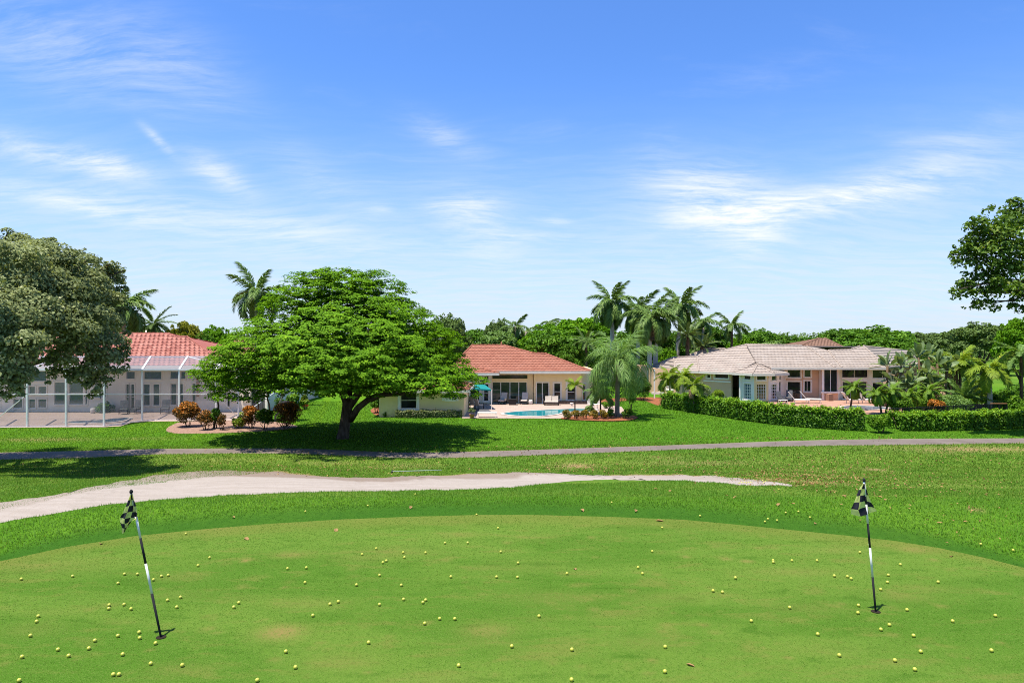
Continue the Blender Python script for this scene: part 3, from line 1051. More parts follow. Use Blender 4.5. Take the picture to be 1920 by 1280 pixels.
# ---- the generic background tree: shared crowns, copied
def tree_proto(seed, R, h_tr, n_cl, per, L, flat=0.75):
    rng = np.random.default_rng(seed)
    cl = np.concatenate([blob_clumps((0, 0, h_tr + R[2] * 0.75), R, n_cl, rng, size=(0.15, 0.32), flat=flat, spread=0.86), blob_clumps((0, 0, h_tr + R[2] * 0.75), R, 110, rng, size=(0.06, 0.13), flat=0.8, spread=1.02)])
    cr = crown_mesh('crown', cl, per, L, rng, under=0.2)
    mb = MB()
    limb(mb, (0, 0, -0.2), (0.1, 0, h_tr + R[2] * 0.5), 0.28, 0.16, rng)
    for k in range(5):
        a = 2 * math.pi * k / 5 + rng.random()
        limb(mb, (0.05, 0, h_tr * 0.7), (math.cos(a) * R[0] * 0.6, math.sin(a) * R[1] * 0.6, h_tr + R[2] * (0.6 + 0.3 * rng.random())), 0.15, 0.05, rng, seg=3, n=5)
    return cr, mb.mesh('trunk')


PROTO = {}
CROWN = {}


def bg_tree(px, pytop, d, wpx, kind, label, cat='tree', group='trees beyond the houses', asp=None, base=0.0, name='broadleaf_tree'):
    """tree standing on the lawn: photo column, crown top row, distance, crown width"""
    H = CAMZ + (CY - pytop) / F * d - base
    rx = wpx / F * d / 2
    i = (len(PROTO_USE) % 3)
    PROTO_USE.append(1)
    key = (kind in ('bright', 'yellow'), i)
    if key not in PROTO:
        PROTO[key] = tree_proto(40 + i + (10 if key[0] else 0), (5, 5, 3.2 if key[0] else 4.0), 2.2, 62, 11000, 0.40, 0.5 if key[0] else 0.75)
    cr, tr = PROTO[key]
    Rz = 3.2 if key[0] else 4.0
    tot = 2.2 + Rz * 0.75 + Rz * 0.98
    x = (px - CX) / F * d
    t = thing(name, label, cat, (x, d, base), group, rz=1.7 * len(PROTO_USE))
    ck = (key, kind)
    if ck not in CROWN:
        CROWN[ck] = cr.copy()
        CROWN[ck].name = 'crown'
    cc = CROWN[ck]
    sx, sz = rx / 5.0, H / tot
    part('crown', cc, M[kind], t, world=False, scale=(sx, sx, sz))
    part('trunk', tr, M['bark_grey'], t, world=False, scale=(min(sx, 1.3), min(sx, 1.3), sz))
    return t


PROTO_USE = []


# ------------------------------------------------------------------ palms
def frond_mesh(L, start, bend, ll, nl, wd, rng, plume=0.0, droop=0.35, twist=0.0, fwd=0.55):
    """pinnate frond from the origin along +X; start, bend in degrees"""
    t = np.linspace(0, 1, 40)
    ang = np.radians(start) - np.radians(bend) * t ** 1.3
    dx, dz = np.cos(ang), np.sin(ang)
    X = np.concatenate([[0], np.cumsum((dx[1:] + dx[:-1]) / 2)]) * L / 39
    Zr = np.concatenate([[0], np.cumsum((dz[1:] + dz[:-1]) / 2)]) * L / 39
    Vs, Fs, tint = [], [], []
    # rachis
    mb = MB()
    ii = [0, 8, 16, 24, 32, 39]
    mb.tube([(X[i], 0, Zr[i]) for i in ii], [0.05, 0.04, 0.032, 0.024, 0.016, 0.006], 4)
    V0 = np.array(mb.v)
    F0 = [f for f in mb.f if len(f) == 4]
    Vs.append(V0)
    Fs.append(np.array(F0))
    tint += [0.75] * len(F0)
    k = len(V0)
    tt = np.linspace(0.10, 0.995, nl)
    for side in (-1, 1):
        u = tt + rng.normal(0, 0.004, nl)
        a = np.interp(u, t, ang)
        p = np.stack([np.interp(u, t, X), np.zeros(nl), np.interp(u, t, Zr)], -1)
        tan = np.stack([np.cos(a), np.zeros(nl), np.sin(a)], -1)
        nor = np.stack([-np.sin(a), np.zeros(nl), np.cos(a)], -1)
        sd = np.tile([0.0, side, 0.0], (nl, 1))
        el = (rng.uniform(-1, 1, nl) * plume + 0.15)[:, None]
        dirv = unit(sd * np.cos(el) + nor * np.sin(el) + tan * (fwd + 0.7 * (u ** 3)[:, None]))
        ln = ll * (0.55 + 0.45 * np.sin(np.pi * np.clip(u * 0.95 + 0.08, 0, 1)) - 0.25 * (u > 0.93)) * rng.uniform(0.85, 1.1, nl)
        ln = ln[:, None]
        down = np.array([0, 0, -1.0])
        mid = p + dirv * ln * 0.5 + down * ln * droop * 0.18
        tip = p + dirv * ln * (1 - 0.25 * droop) + down * ln * droop * 0.75
        w = unit(np.cross(dirv, nor)) * wd
        q = np.stack([p - w * 0.35, p + w * 0.35, mid + w * 0.5, mid - w * 0.5, tip + w * 0.06, tip - w * 0.06], 1).reshape(-1, 3)
        b = k + 6 * np.arange(nl)[:, None]
        f = np.concatenate([b + np.array([[0, 1, 2, 3]]), b + np.array([[3, 2, 4, 5]])], 0)
        Vs.append(q)
        Fs.append(f)
        tn = np.clip(0.45 + rng.normal(0, 0.22, nl), 0, 0.98)
        tint += list(tn) + list(tn)
        k += len(q)
    return np_mesh('frond', np.concatenate(Vs), np.concatenate(Fs), tint)


FR = {}


def fronds(kind):
    if kind in FR:
        return FR[kind]
    rng = np.random.default_rng(len(kind) * 7 + 3)
    if kind == 'royal':
        r = [frond_mesh(3.7, 0, b, 0.86, 76, 0.115, rng, 0.75, 0.7) for b in (40, 70, 95)]
    elif kind == 'queen':
        r = [frond_mesh(3.5, 0, b, 0.95, 48, 0.048, rng, 0.75, 1.1) for b in (65, 95, 112)]
    elif kind == 'date':
        r = [frond_mesh(2.9, 0, b, 0.46, 70, 0.065, rng, 0.35, 0.12) for b in (25, 40, 55)]
    elif kind == 'robel':
        r = [frond_mesh(1.35, 0, b, 0.34, 48, 0.036, rng, 0.25, 0.5) for b in (60, 85, 105)]
    else:
        r = [frond_mesh(1.9, 0, b, 0.60, 40, 0.075, rng, 0.3, 0.5) for b in (45, 70, 90)]
    FR[kind] = r
    return r


def palm(name, label, base, h, r0, r1, kind, mat, n, els, fscale, seed, group=None, lean=(0, 0), trunk='bark_pale', shaft=0.0, bulge=0.0, cat='palm tree', skirt=0, phase=0.0, frond_old=None):
    """els: (lowest, highest) start elevation in degrees"""
    rng = np.random.default_rng(seed)
    t = thing(name, label, cat, base, group)
    pts, rad = [], []
    for i in range(9):
        u = i / 8
        pts.append((lean[0] * u ** 1.4, lean[1] * u ** 1.4, -0.15 + (h - shaft + 0.15) * u))
        rad.append((r0 + (r1 - r0) * u) * (1 + bulge * math.sin(math.pi * u)) * (1.25 if i == 0 else 1))
    mb = MB()
    mb.tube(pts, rad, 10)
    part('trunk', mb, M[trunk], t, world=False)
    tp = Vector((lean[0], lean[1], h - shaft))
    if shaft:
        ms = MB()
        ms.tube([tp - Vector((0, 0, 0.05)), tp + Vector((0, 0, shaft * 0.35)), tp + Vector((0, 0, shaft)), tp + Vector((0, 0, shaft * 1.25))], [r1 * 1.05, r1 * 1.15, r1 * 0.7, r1 * 0.3], 9)
        part('crownshaft', ms, M['shaft'], t, world=False)
    hd = tp + Vector((0, 0, shaft))
    fr = fronds(kind)
    for i in range(n):
        u = (i + 0.5) / n
        el = els[1] + (els[0] - els[1]) * u ** 0.8 + rng.normal(0, 5)
        az = phase + i * 2.39996 + rng.normal(0, 0.12)
        me = fr[0] if el > 40 else (fr[1] if el > 0 else fr[2])
        s = fscale * rng.uniform(0.88, 1.08)
        mm = M[mat]
        if frond_old and u > 1 - frond_old:
            mm = M['dead']
        key = me.name + mm.name
        if key not in FRM:
            c = me.copy()
            c.name = 'frond'
            FRM[key] = c
        part('frond', FRM[key], mm, t, world=False, loc=hd + Vector((math.cos(az) * r1 * 0.6, math.sin(az) * r1 * 0.6, 0)), rot=(rng.normal(0, 0.25), -math.radians(el), az), scale=(s, s, s))
    return t


FRM = {}


# ------------------------------------------------------------------ shrubs and hedges
def shrub(name, label, base, R, mat, n, L, seed, group=None, cat='shrub', stems=4, asp=0.5, ncl=14, upn=0.35, jit=0.6, lift=0.25, extra=None, flat=0.9):
    rng = np.random.default_rng(seed)
    t = thing(name, label, cat, base, group)
    cz = lift * R[2] + R[2]
    cl = blob_clumps((0, 0, cz), R, ncl, rng, size=(0.35, 0.55), flat=flat, bottom=-0.8, spread=0.72)
    me = crown_mesh('foliage', cl, n, L, rng, asp=asp, under=0.6, upn=upn, jit=jit)
    part('foliage', me, M[mat], t, world=False)
    mb = MB()
    for k in range(stems):
        a = 2 * math.pi * k / stems + rng.random()
        limb(mb, (0.08 * math.cos(a), 0.08 * math.sin(a), -0.05), (R[0] * 0.5 * math.cos(a), R[1] * 0.5 * math.sin(a), cz), 0.03, 0.015, rng, seg=3, n=5)
    part('stem', mb, M['bark_brown'], t, world=False)
    if extra:
        m2, n2, L2 = extra
        C, N, hz, ci = clump_points(cl, n2 * 2 / len(cl), rng, shell=0.8, under=0.3)
        k = C[:, 2] > cz + 0.1 * R[2]
        V, Fc = leaf_geo(C[k], N[k], L2, L2 * asp, rng)
        part('top_leaves', np_mesh('top_leaves', V, Fc, np.clip(0.5 + rng.normal(0, 0.25, k.sum()), 0, 1)), M[m2], t, world=False)
    return t


def hedge(name, label, pts, wd, ht, mat, n, L, seed, group=None, zb=None, cat='hedge', leg=0.12, mottled=0.0):
    """clipped hedge along a line of ground points"""
    rng = np.random.default_rng(seed)
    P = np.array([tuple(p)[:2] for p in pts], float)
    seg = np.linalg.norm(np.diff(P, axis=0), axis=1)
    cum = np.concatenate([[0], np.cumsum(seg)])
    Lt = cum[-1]
    t = thing(name, label, cat, (P.mean(0)[0], P.mean(0)[1], float(terrain(*P.mean(0)))), group)
    s = rng.uniform(0, Lt, n)
    # profile: front, top, back with rounding
    q = rng.random(n)
    a = np.where(q < 0.42, rng.uniform(-0.05, 0.5, n), np.where(q < 0.85, rng.uniform(0.4, 0.6, n), rng.uniform(0.55, 1.05, n)))
    # superellipse profile angle from pi (front bottom) to 0
    th = np.pi * (1 - np.clip(np.where(q < 0.42, rng.uniform(0.0, 0.36, n), np.where(q < 0.86, rng.uniform(0.22, 0.78, n), rng.uniform(0.64, 1.0, n))), 0, 1))
    cx, cz = np.cos(th), np.sin(th)
    ex = 0.38
    ux = np.sign(cx) * np.abs(cx) ** ex
    uz = np.abs(cz) ** ex
    low = q < 0.30 * (1 - (leg > 0.3))
    bump = 1 + 0.08 * np.sin(s * 2.1 + 3 * ux) + 0.06 * np.sin(s * 5.3 + 1.7) + 0.05 * np.sin(s * 11.0 + 4 * ux) + rng.normal(0, 0.06, n)
    rr = (1 - 0.35 * rng.random(n) ** 2.2) * bump
    xi = np.interp(s, cum, P[:, 0])
    yi = np.interp(s, cum, P[:, 1])
    k = np.clip(np.searchsorted(cum, s) - 1, 0, len(seg) - 1)
    tx = (P[k + 1] - P[k]) / seg[k][:, None]
    nx = np.stack([-tx[:, 1], tx[:, 0]], -1)      # away from the camera side
    off = ux * wd / 2 * rr
    z = leg * ht + uz * (1 - leg) * ht * rr
    zlow = leg * ht * 0.6 + rng.random(n) * ht * 0.5
    z = np.where(low, zlow, z)
    off = np.where(low, -wd / 2 * rr * rng.uniform(0.80, 1.0, n) * np.where(rng.random(n) < 0.75, 1, -1), off)
    X = xi + nx[:, 0] * off
    Y = yi + nx[:, 1] * off
    endk = np.minimum(s, Lt - s)
    C = np.stack([X, Y, terrain(X, Y) + z], -1)
    outn = np.stack([nx[:, 0] * np.sign(off), nx[:, 1] * np.sign(off), np.zeros(n)], -1)
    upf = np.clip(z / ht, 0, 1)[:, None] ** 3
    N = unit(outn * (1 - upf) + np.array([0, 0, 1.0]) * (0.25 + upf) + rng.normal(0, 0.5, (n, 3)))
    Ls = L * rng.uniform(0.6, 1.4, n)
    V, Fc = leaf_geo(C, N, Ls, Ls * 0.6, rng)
    tint = np.clip(0.30 + 0.50 * upf[:, 0] + rng.normal(0, 0.2 + mottled, n), 0, 1)  # leaf tint rises with height: light on the clipped top painted in
    part('foliage', np_mesh('foliage', V, Fc, tint), M[mat], t)
    mb = MB()
    ns = max(2, int(Lt / 0.55))
    for i in range(ns):
        si = (i + 0.5) * Lt / ns + rng.normal(0, 0.08)
        bx, by = np.interp(si, cum, P[:, 0]), np.interp(si, cum, P[:, 1])
        bz = float(terrain(bx, by))
        for j in range(2):
            limb(mb, (bx, by, bz - 0.05), (bx + rng.normal(0, 0.18), by + rng.normal(0, 0.12), bz + ht * 0.75), 0.03, 0.02, rng, seg=3, n=5)
    part('stem', mb, M['bark_brown'], t)
    return t


# ------------------------------------------------------------------ the big spreading tree in the middle
def big_tree():
    rng = np.random.default_rng(21)
    b = hit(643, 822)
    bx, by = b.x, b.y
    t = thing('spreading_tree', 'big spreading umbrella-shaped tree with tiered bright green crown beside the cart path', 'tree', (bx, by, 0))
    k = by / F
    PX = lambda px: (px - CX) * k
    PZ = lambda py: CAMZ - (py - CY) * k
    # crown outline: radius and height of each tier, from the photo's silhouette
    cx0, cy0 = PX(640), by + 1.0
    tiers = []
    #        z(py)  left px  right px   number  pad size
    prof = [(514, 548, 735, 13, 1.25), (535, 505, 765, 18, 1.4), (562, 470, 805, 24, 1.6), (592, 438, 828, 29, 1.7), (622, 420, 846, 32, 1.75), (652, 402, 868, 36, 1.8),
            (680, 392, 888, 38, 1.8), (702, 386, 894, 36, 1.7), (718, 402, 882, 22, 1.4)]
    pads = []
    for py, xl, xr, n, s in prof:
        rxl, rxr = PX(640) - PX(xl), PX(xr) - PX(640)
        for i in range(n):
            a = 2 * math.pi * (i + rng.random() * 0.8) / n
            r = 1 - (rng.random() ** 2.0) * (0.75 if py < 600 else 0.55)
            rr = (rxr if math.cos(a) > 0 else rxl)
            ry = (rxl + rxr) / 2 * 0.92
            x = cx0 + math.cos(a) * max(0.3, rr - s * 0.8) * r
            y = cy0 + math.sin(a) * max(0.3, ry - s * 0.8) * r
            z = PZ(py) + rng.normal(0, 0.16)
            # edges droop
            sz = s * rng.uniform(0.7, 1.3)
            if py > 715 and math.sin(a) < 0.2 and abs(math.cos(a)) < 0.55:
                z += 0.6
            pads.append((x, y, z - 0.25, sz * 1.15, sz * 1.15, sz * 0.34))
    # explicit drooping sprays seen in front
    for px, py, s, dy in [(405, 700, 1.2, -1), (398, 722, 0.9, -0.5), (412, 735, 0.7, 0.5), (430, 718, 1.1, -2), (470, 712, 1.2, -4), (520, 716, 1.0, -3), (560, 700, 1.3, -7), (600, 672, 1.2, -8), (690, 665, 1.3, -8), (655, 690, 0.9, -8), (720, 700, 1.5, -7.5),
                          (770, 705, 1.5, -6.5), (810, 715, 1.4, -5), (850, 700, 1.4, -3), (880, 705, 1.1, -1), (820, 730, 1.0, -4), (780, 720, 1.2, -5), (845, 735, 0.7, -3), (740, 715, 1.2, -6), (560, 512, 0.7, 0), (600, 509, 0.8, 0), (650, 510, 0.9, 0), (700, 516, 0.9, 0),
                          (450, 640, 1.5, -5), (430, 668, 1.4, -5), (500, 610, 1.5, -6), (540, 640, 1.6, -8), (620, 600, 1.7, -7), (700, 610, 1.6, -6), (760, 640, 1.5, -6)]:
        d = by + dy
        x = (px - CX) / F * d
        z = CAMZ - (py - CY) / F * d
        pads.append((x, d, z - 0.15, s * 1.05, s * 1.05, s * 0.28))
    pads = np.array(pads)
    # leaves sit on the upper side of each pad in many small sprays
    spr = []
    for p in pads:
        m = int(19 * (p[3] / 1.5) ** 2) + 5
        r = np.sqrt(rng.random(m))
        a = rng.uniform(0, 2 * np.pi, m)
        x = p[0] + p[3] * r * np.cos(a)
        y = p[1] + p[4] * r * np.sin(a)
        z = p[2] + p[5] * (1 - 2.1 * r ** 2) + rng.normal(0, 0.05, m)
        q = rng.uniform(0.26, 0.46, m)
        spr.append(np.stack([x, y, z, q, q, q * 0.42], -1))
    spr = np.concatenate(spr)
    C, N, hz, ci = clump_points(spr, 21, rng, shell=0.2, upn=0.5, jit=0.30, under=0.15)
    n = len(C)
    oc = C - np.array([cx0, cy0, 3.0])
    oc[:, 2] *= 0.5
    N = unit(0.75 * unit(oc) + 0.65 * np.array([0, 0, 1.0]) + 0.5 * N + rng.normal(0, 0.22, N.shape))
    cv = rng.normal(0, 0.15, len(spr))
    tint = np.clip(0.45 + cv[ci] + rng.normal(0, 0.16, n), 0, 1)
    V, Fc = leaf_geo(C, N, 0.19 * rng.uniform(0.7, 1.3, n), 0.115, rng)
    part('crown', np_mesh('crown', V, Fc, tint), M['poinciana'], t)
    mb = MB()
    P3 = lambda px, py, dy=0.0: Vector(((px - CX) / F * (by + dy), by + dy, CAMZ - (py - CY) / F * (by + dy)))
    mb.tube([P3(643, 828), P3(643, 820), P3(645, 806), P3(648, 785), P3(651, 765), P3(653, 750)], [0.54, 0.43, 0.37, 0.35, 0.35, 0.38], 14)
    mb.tube([P3(652, 757), P3(643, 738), P3(637, 715), P3(600, 690, -1), P3(560, 670, -2)], [0.30, 0.25, 0.20, 0.15, 0.07], 9)
    mb.tube([P3(655, 760), P3(670, 740), P3(684, 722, 1), P3(700, 690, 2), P3(712, 640, 2)], [0.30, 0.25, 0.21, 0.15, 0.07], 9)
    mb.tube([P3(657, 787), P3(671, 765, -.5), P3(692, 748, -1), P3(722, 735, -1.6), P3(770, 722, -2), P3(830, 708, -2.2)], [0.24, 0.22, 0.20, 0.17, 0.12, 0.05], 9)
    mb.tube([P3(652, 752), P3(655, 720, 1), P3(645, 670, 2), P3(640, 600, 2)], [0.3, 0.24, 0.16, 0.06], 8)
    for (x1, y1, d1), (x2, y2, d2) in [((640, 722, 0), (520, 690, 4)), ((640, 725, 0), (470, 700, -2)), ((600, 690, -1), (440, 690, 0)), ((684, 722, 1), (800, 680, 4)), ((684, 722, 1), (760, 650, -3)), ((655, 720, 1), (690, 620, -4)),
                                       ((655, 720, 1), (590, 620, 5)), ((645, 670, 2), (700, 560, 1)), ((645, 670, 2), (570, 560, 0)), ((640, 725, 0), (560, 715, -6)), ((684, 722, 1), (690, 700, -7)), ((692, 748, -1), (780, 735, -5))]:
        limb(mb, P3(x1, y1, d1), P3(x2, y2, d2), 0.17, 0.04, rng, seg=5, n=6)
    part('trunk', mb, M['bark_grey'], t)


def oak():
    """big tree on the left, trunk outside the frame"""
    rng = np.random.default_rng(31)
    tx, ty = -27.5, 33.0
    t = thing('oak_tree', 'large grey-green oak at the left with drooping boughs over the screened pool', 'tree', (tx, ty, 0))
    cl = [blob_clumps((tx, ty, 8.3), (7.6, 7.8, 4.0), 130, rng, size=(0.10, 0.20), flat=0.65, bottom=-0.55, spread=0.96)]
    ex = []
    for px, py, d, r in [(10, 415, 33, 0.8), (25, 440, 33, 1.0), (60, 460, 32, 1.1), (110, 472, 32, 1.2), (90, 490, 30, 1.3), (145, 500, 32, 1.2), (170, 515, 33, 1.1), (195, 530, 33, 0.9), (150, 540, 31, 1.4), (120, 560, 29, 1.4), (185, 570, 32, 1.1), (205, 555, 33, 0.7), (60, 540, 28, 1.4), (30, 500, 28, 1.3),
                         (165, 605, 30, 1.3), (200, 610, 32, 0.9), (120, 620, 28, 1.3), (60, 600, 27, 1.4), (20, 580, 27, 1.4), (180, 645, 30, 1.1), (215, 645, 31, 0.7), (140, 665, 29, 1.1), (195, 680, 30, 0.8), (170, 695, 29.5, 0.6), (205, 700, 30, 0.5), (118, 680, 29, 0.6), (190, 715, 30, 0.45), (225, 665, 31, 0.5),
                         (232, 490, 33, 0.16), (240, 505, 33, 0.14), (228, 520, 33, 0.2), (235, 540, 33, 0.16), (226, 560, 33, 0.25), (234, 578, 33, 0.15), (236, 655, 31, 0.25), (240, 640, 31, 0.18), (244, 672, 31, 0.2), (236, 690, 31, 0.2), (28, 400, 33, 0.2), (8, 398, 33, 0.3), (150, 478, 32, 0.25), (165, 488, 32, 0.2), (98, 452, 32, 0.25), (182, 735, 29.5, 0.25), (172, 742, 29.5, 0.18), (165, 722, 29.5, 0.3), (8, 745, 25.5, 0.3), (30, 728, 25.5, 0.35), (55, 700, 26, 0.35),
                         (20, 640, 26, 1.2), (10, 680, 25.5, 0.9), (25, 700, 25.5, 0.7), (5, 720, 25.5, 0.6), (45, 665, 26, 0.7), (35, 610, 26, 1.1), (215, 600, 33, 0.5), (222, 585, 33, 0.4), (222, 495, 33, 0.3), (212, 505, 33, 0.4), (105, 700, 29, 0.4), (150, 700, 29.5, 0.5)]:
        c = at(px, py, d)
        ex.append((c.x, c.y, c.z, r, r, r * 0.75))
        for _ in range(3):
            o = rng.normal(0, r * 0.6, 3)
            q = r * rng.uniform(0.35, 0.6)
            ex.append((c.x + o[0], c.y + o[1], c.z + o[2], q, q, q * 0.75))
    b_ = cl[0]
    bx, by = CX + b_[:, 0] / b_[:, 1] * F, CY - (b_[:, 2] + b_[:, 5] * 0.9 - CAMZ) / b_[:, 1] * F
    rp = b_[:, 3] / b_[:, 1] * F
    lim = np.interp(bx + rp, [-400, -60, 0, 40, 130, 200, 230, 245, 250], [360, 385, 400, 432, 455, 492, 545, 600, 690])
    cl = [b_[(by > lim) & (bx + rp < 252)]]
    ex = np.array(ex)
    ox, oy = CX + ex[:, 0] / ex[:, 1] * F, CY - (ex[:, 2] + ex[:, 5] - CAMZ) / ex[:, 1] * F
    orr = ex[:, 3] / ex[:, 1] * F
    ex = ex[oy > np.interp(ox + orr * 0.7, [-400, -60, 0, 40, 130, 200, 230, 245, 250], [360, 385, 392, 424, 448, 482, 490, 510, 690])]
    cl = np.concatenate(cl + [ex])
    # thin the clumps nobody could be under: keep the clear trunk zone
    C, N, hz, ci = clump_points(cl, 430, rng, shell=0.45, upn=0.4, jit=0.45, under=0.3)
    n = len(C)
    N = unit(N + 0.5 * unit(C - np.array([tx, ty, 6.0])))
    cv = rng.normal(0, 0.12, len(cl))
    tint = np.clip(0.42 + cv[ci] + rng.normal(0, 0.22, n), 0, 1)
    Ls = 0.145 * rng.uniform(0.6, 1.4, n)
    V, Fc = leaf_geo(C, N, Ls, Ls * 0.62, rng)
    part('crown', np_mesh('crown', V, Fc, tint), M['oak'], t)
    mb = MB()
    mb.tube([(tx, ty, -0.3), (tx, ty, 0.4), (tx + .1, ty, 2.2), (tx + .2, ty, 3.6)], [0.75, 0.55, 0.46, 0.5], 12)
    for _ in range(16):
        c = cl[rng.integers(0, 60)]
        if c[2] < 7.2: continue
        limb(mb, (tx + .2, ty, 3.2 + rng.random()), c[:3], 0.26, 0.04, rng, sag=-0.4, seg=6, n=6)
    for e in ex[::8]:
        if e[2] < 6.8: continue
        limb(mb, (tx + .2, ty, 3.6), e[:3], 0.2, 0.03, rng, sag=-0.6, seg=6, n=6)
    part('trunk', mb, M['bark_grey'], t)


def ficus():
    rng = np.random.default_rng(33)
    tx, ty = 43.0, 48.0
    t = thing('ficus_tree', 'dark leafy tree at the right edge reaching into the sky with its left boughs', 'tree', (tx, ty, float(terrain(tx, ty))))
    cl = [blob_clumps((tx, ty, 11.0), (8.0, 8.5, 5.2), 80, rng, size=(0.16, 0.28), flat=0.75, bottom=-0.4, spread=0.9)]
    ex = []
    for px, py, d, r in [(1905, 385, 29, 0.45), (1890, 400, 29, 0.5), (1915, 410, 29, 0.7), (1870, 425, 28.5, 0.55), (1835, 420, 28, 0.45), (1820, 428, 28, 0.35), (1850, 440, 28, 0.6), (1885, 445, 28, 0.8), (1825, 450, 28, 0.4), (1812, 470, 28, 0.4), (1840, 470, 28, 0.65), (1800, 475, 28, 0.28), (1788, 478, 28, 0.2), (1795, 488, 28, 0.22),
                         (1870, 475, 27.5, 0.8), (1905, 480, 27.5, 0.9), (1820, 490, 28, 0.35), (1850, 498, 28, 0.5), (1885, 505, 27.5, 0.7), (1915, 515, 27.5, 0.8), (1860, 520, 28, 0.55), (1840, 525, 28, 0.45), (1815, 535, 28, 0.32), (1800, 530, 28, 0.2), (1790, 545, 28, 0.25), (1795, 556, 28, 0.22), (1810, 548, 28, 0.35), (1835, 550, 28, 0.45),
                         (1860, 548, 28, 0.5), (1850, 570, 28, 0.3), (1832, 572, 28, 0.25), (1865, 578, 28, 0.25), (1890, 535, 28, 0.5), (1910, 545, 28, 0.5), (1908, 565, 28, 0.35), (1900, 575, 28, 0.22), (1918, 580, 28, 0.3), (1895, 420, 28.5, 0.7), (1860, 455, 28, 0.6)]:
        c = at(px, py, d * 1.68)
        r = r * 1.68
        ex.append((c.x, c.y, c.z, r, r, r * 0.75))
        for _ in range(3):
            o = rng.normal(0, r * 0.7, 3)
            q = r * rng.uniform(0.3, 0.55)
            ex.append((c.x + o[0], c.y + o[1], c.z + o[2], q, q, q * 0.8))
    ex = np.array(ex)
    allc = np.concatenate(cl + [ex])
    # keep the sky gap under the boughs free
    ppx = CX + allc[:, 0] / allc[:, 1] * F
    keep = (ppx > 1950) | (np.arange(len(allc)) >= len(cl[0]))
    allc = allc[keep]
    C, N, hz, ci = clump_points(allc, 210, rng, shell=0.35, upn=0.45, jit=0.45, under=0.4)
    n = len(C)
    cv = rng.normal(0, 0.14, len(allc))
    tint = np.clip(0.42 + cv[ci] + rng.normal(0, 0.22, n), 0, 1)
    Ls = 0.25 * rng.uniform(0.6, 1.35, n)
    V, Fc = leaf_geo(C, N, Ls, Ls * 0.65, rng)
    part('crown', np_mesh('crown', V, Fc, tint), M['ficus'], t)
    mb = MB()
    g = float(terrain(tx, ty))
    mb.tube([(tx, ty, g - 0.3), (tx, ty, g + 0.4), (tx, ty, 5.5), (tx, ty, 9.5)], [0.85, 0.6, 0.48, 0.36], 12)
    for e in list(ex[::9]) + list(cl[0][::9]):
        limb(mb, (tx, ty, 8.6 + rng.random() * 0.9), e[:3], 0.2, 0.03, rng, sag=-0.5, seg=6, n=6)
    part('trunk', mb, M['bark_grey'], t)

# ------------------------------------------------------------------ buildings
def gp(px, py, z=0.0):
    d = (CAMZ - z) * F / (py - CY)
    return Vector(((px - CX) / F * d, d, z))


def xd(px, d):
    return (px - CX) / F * d


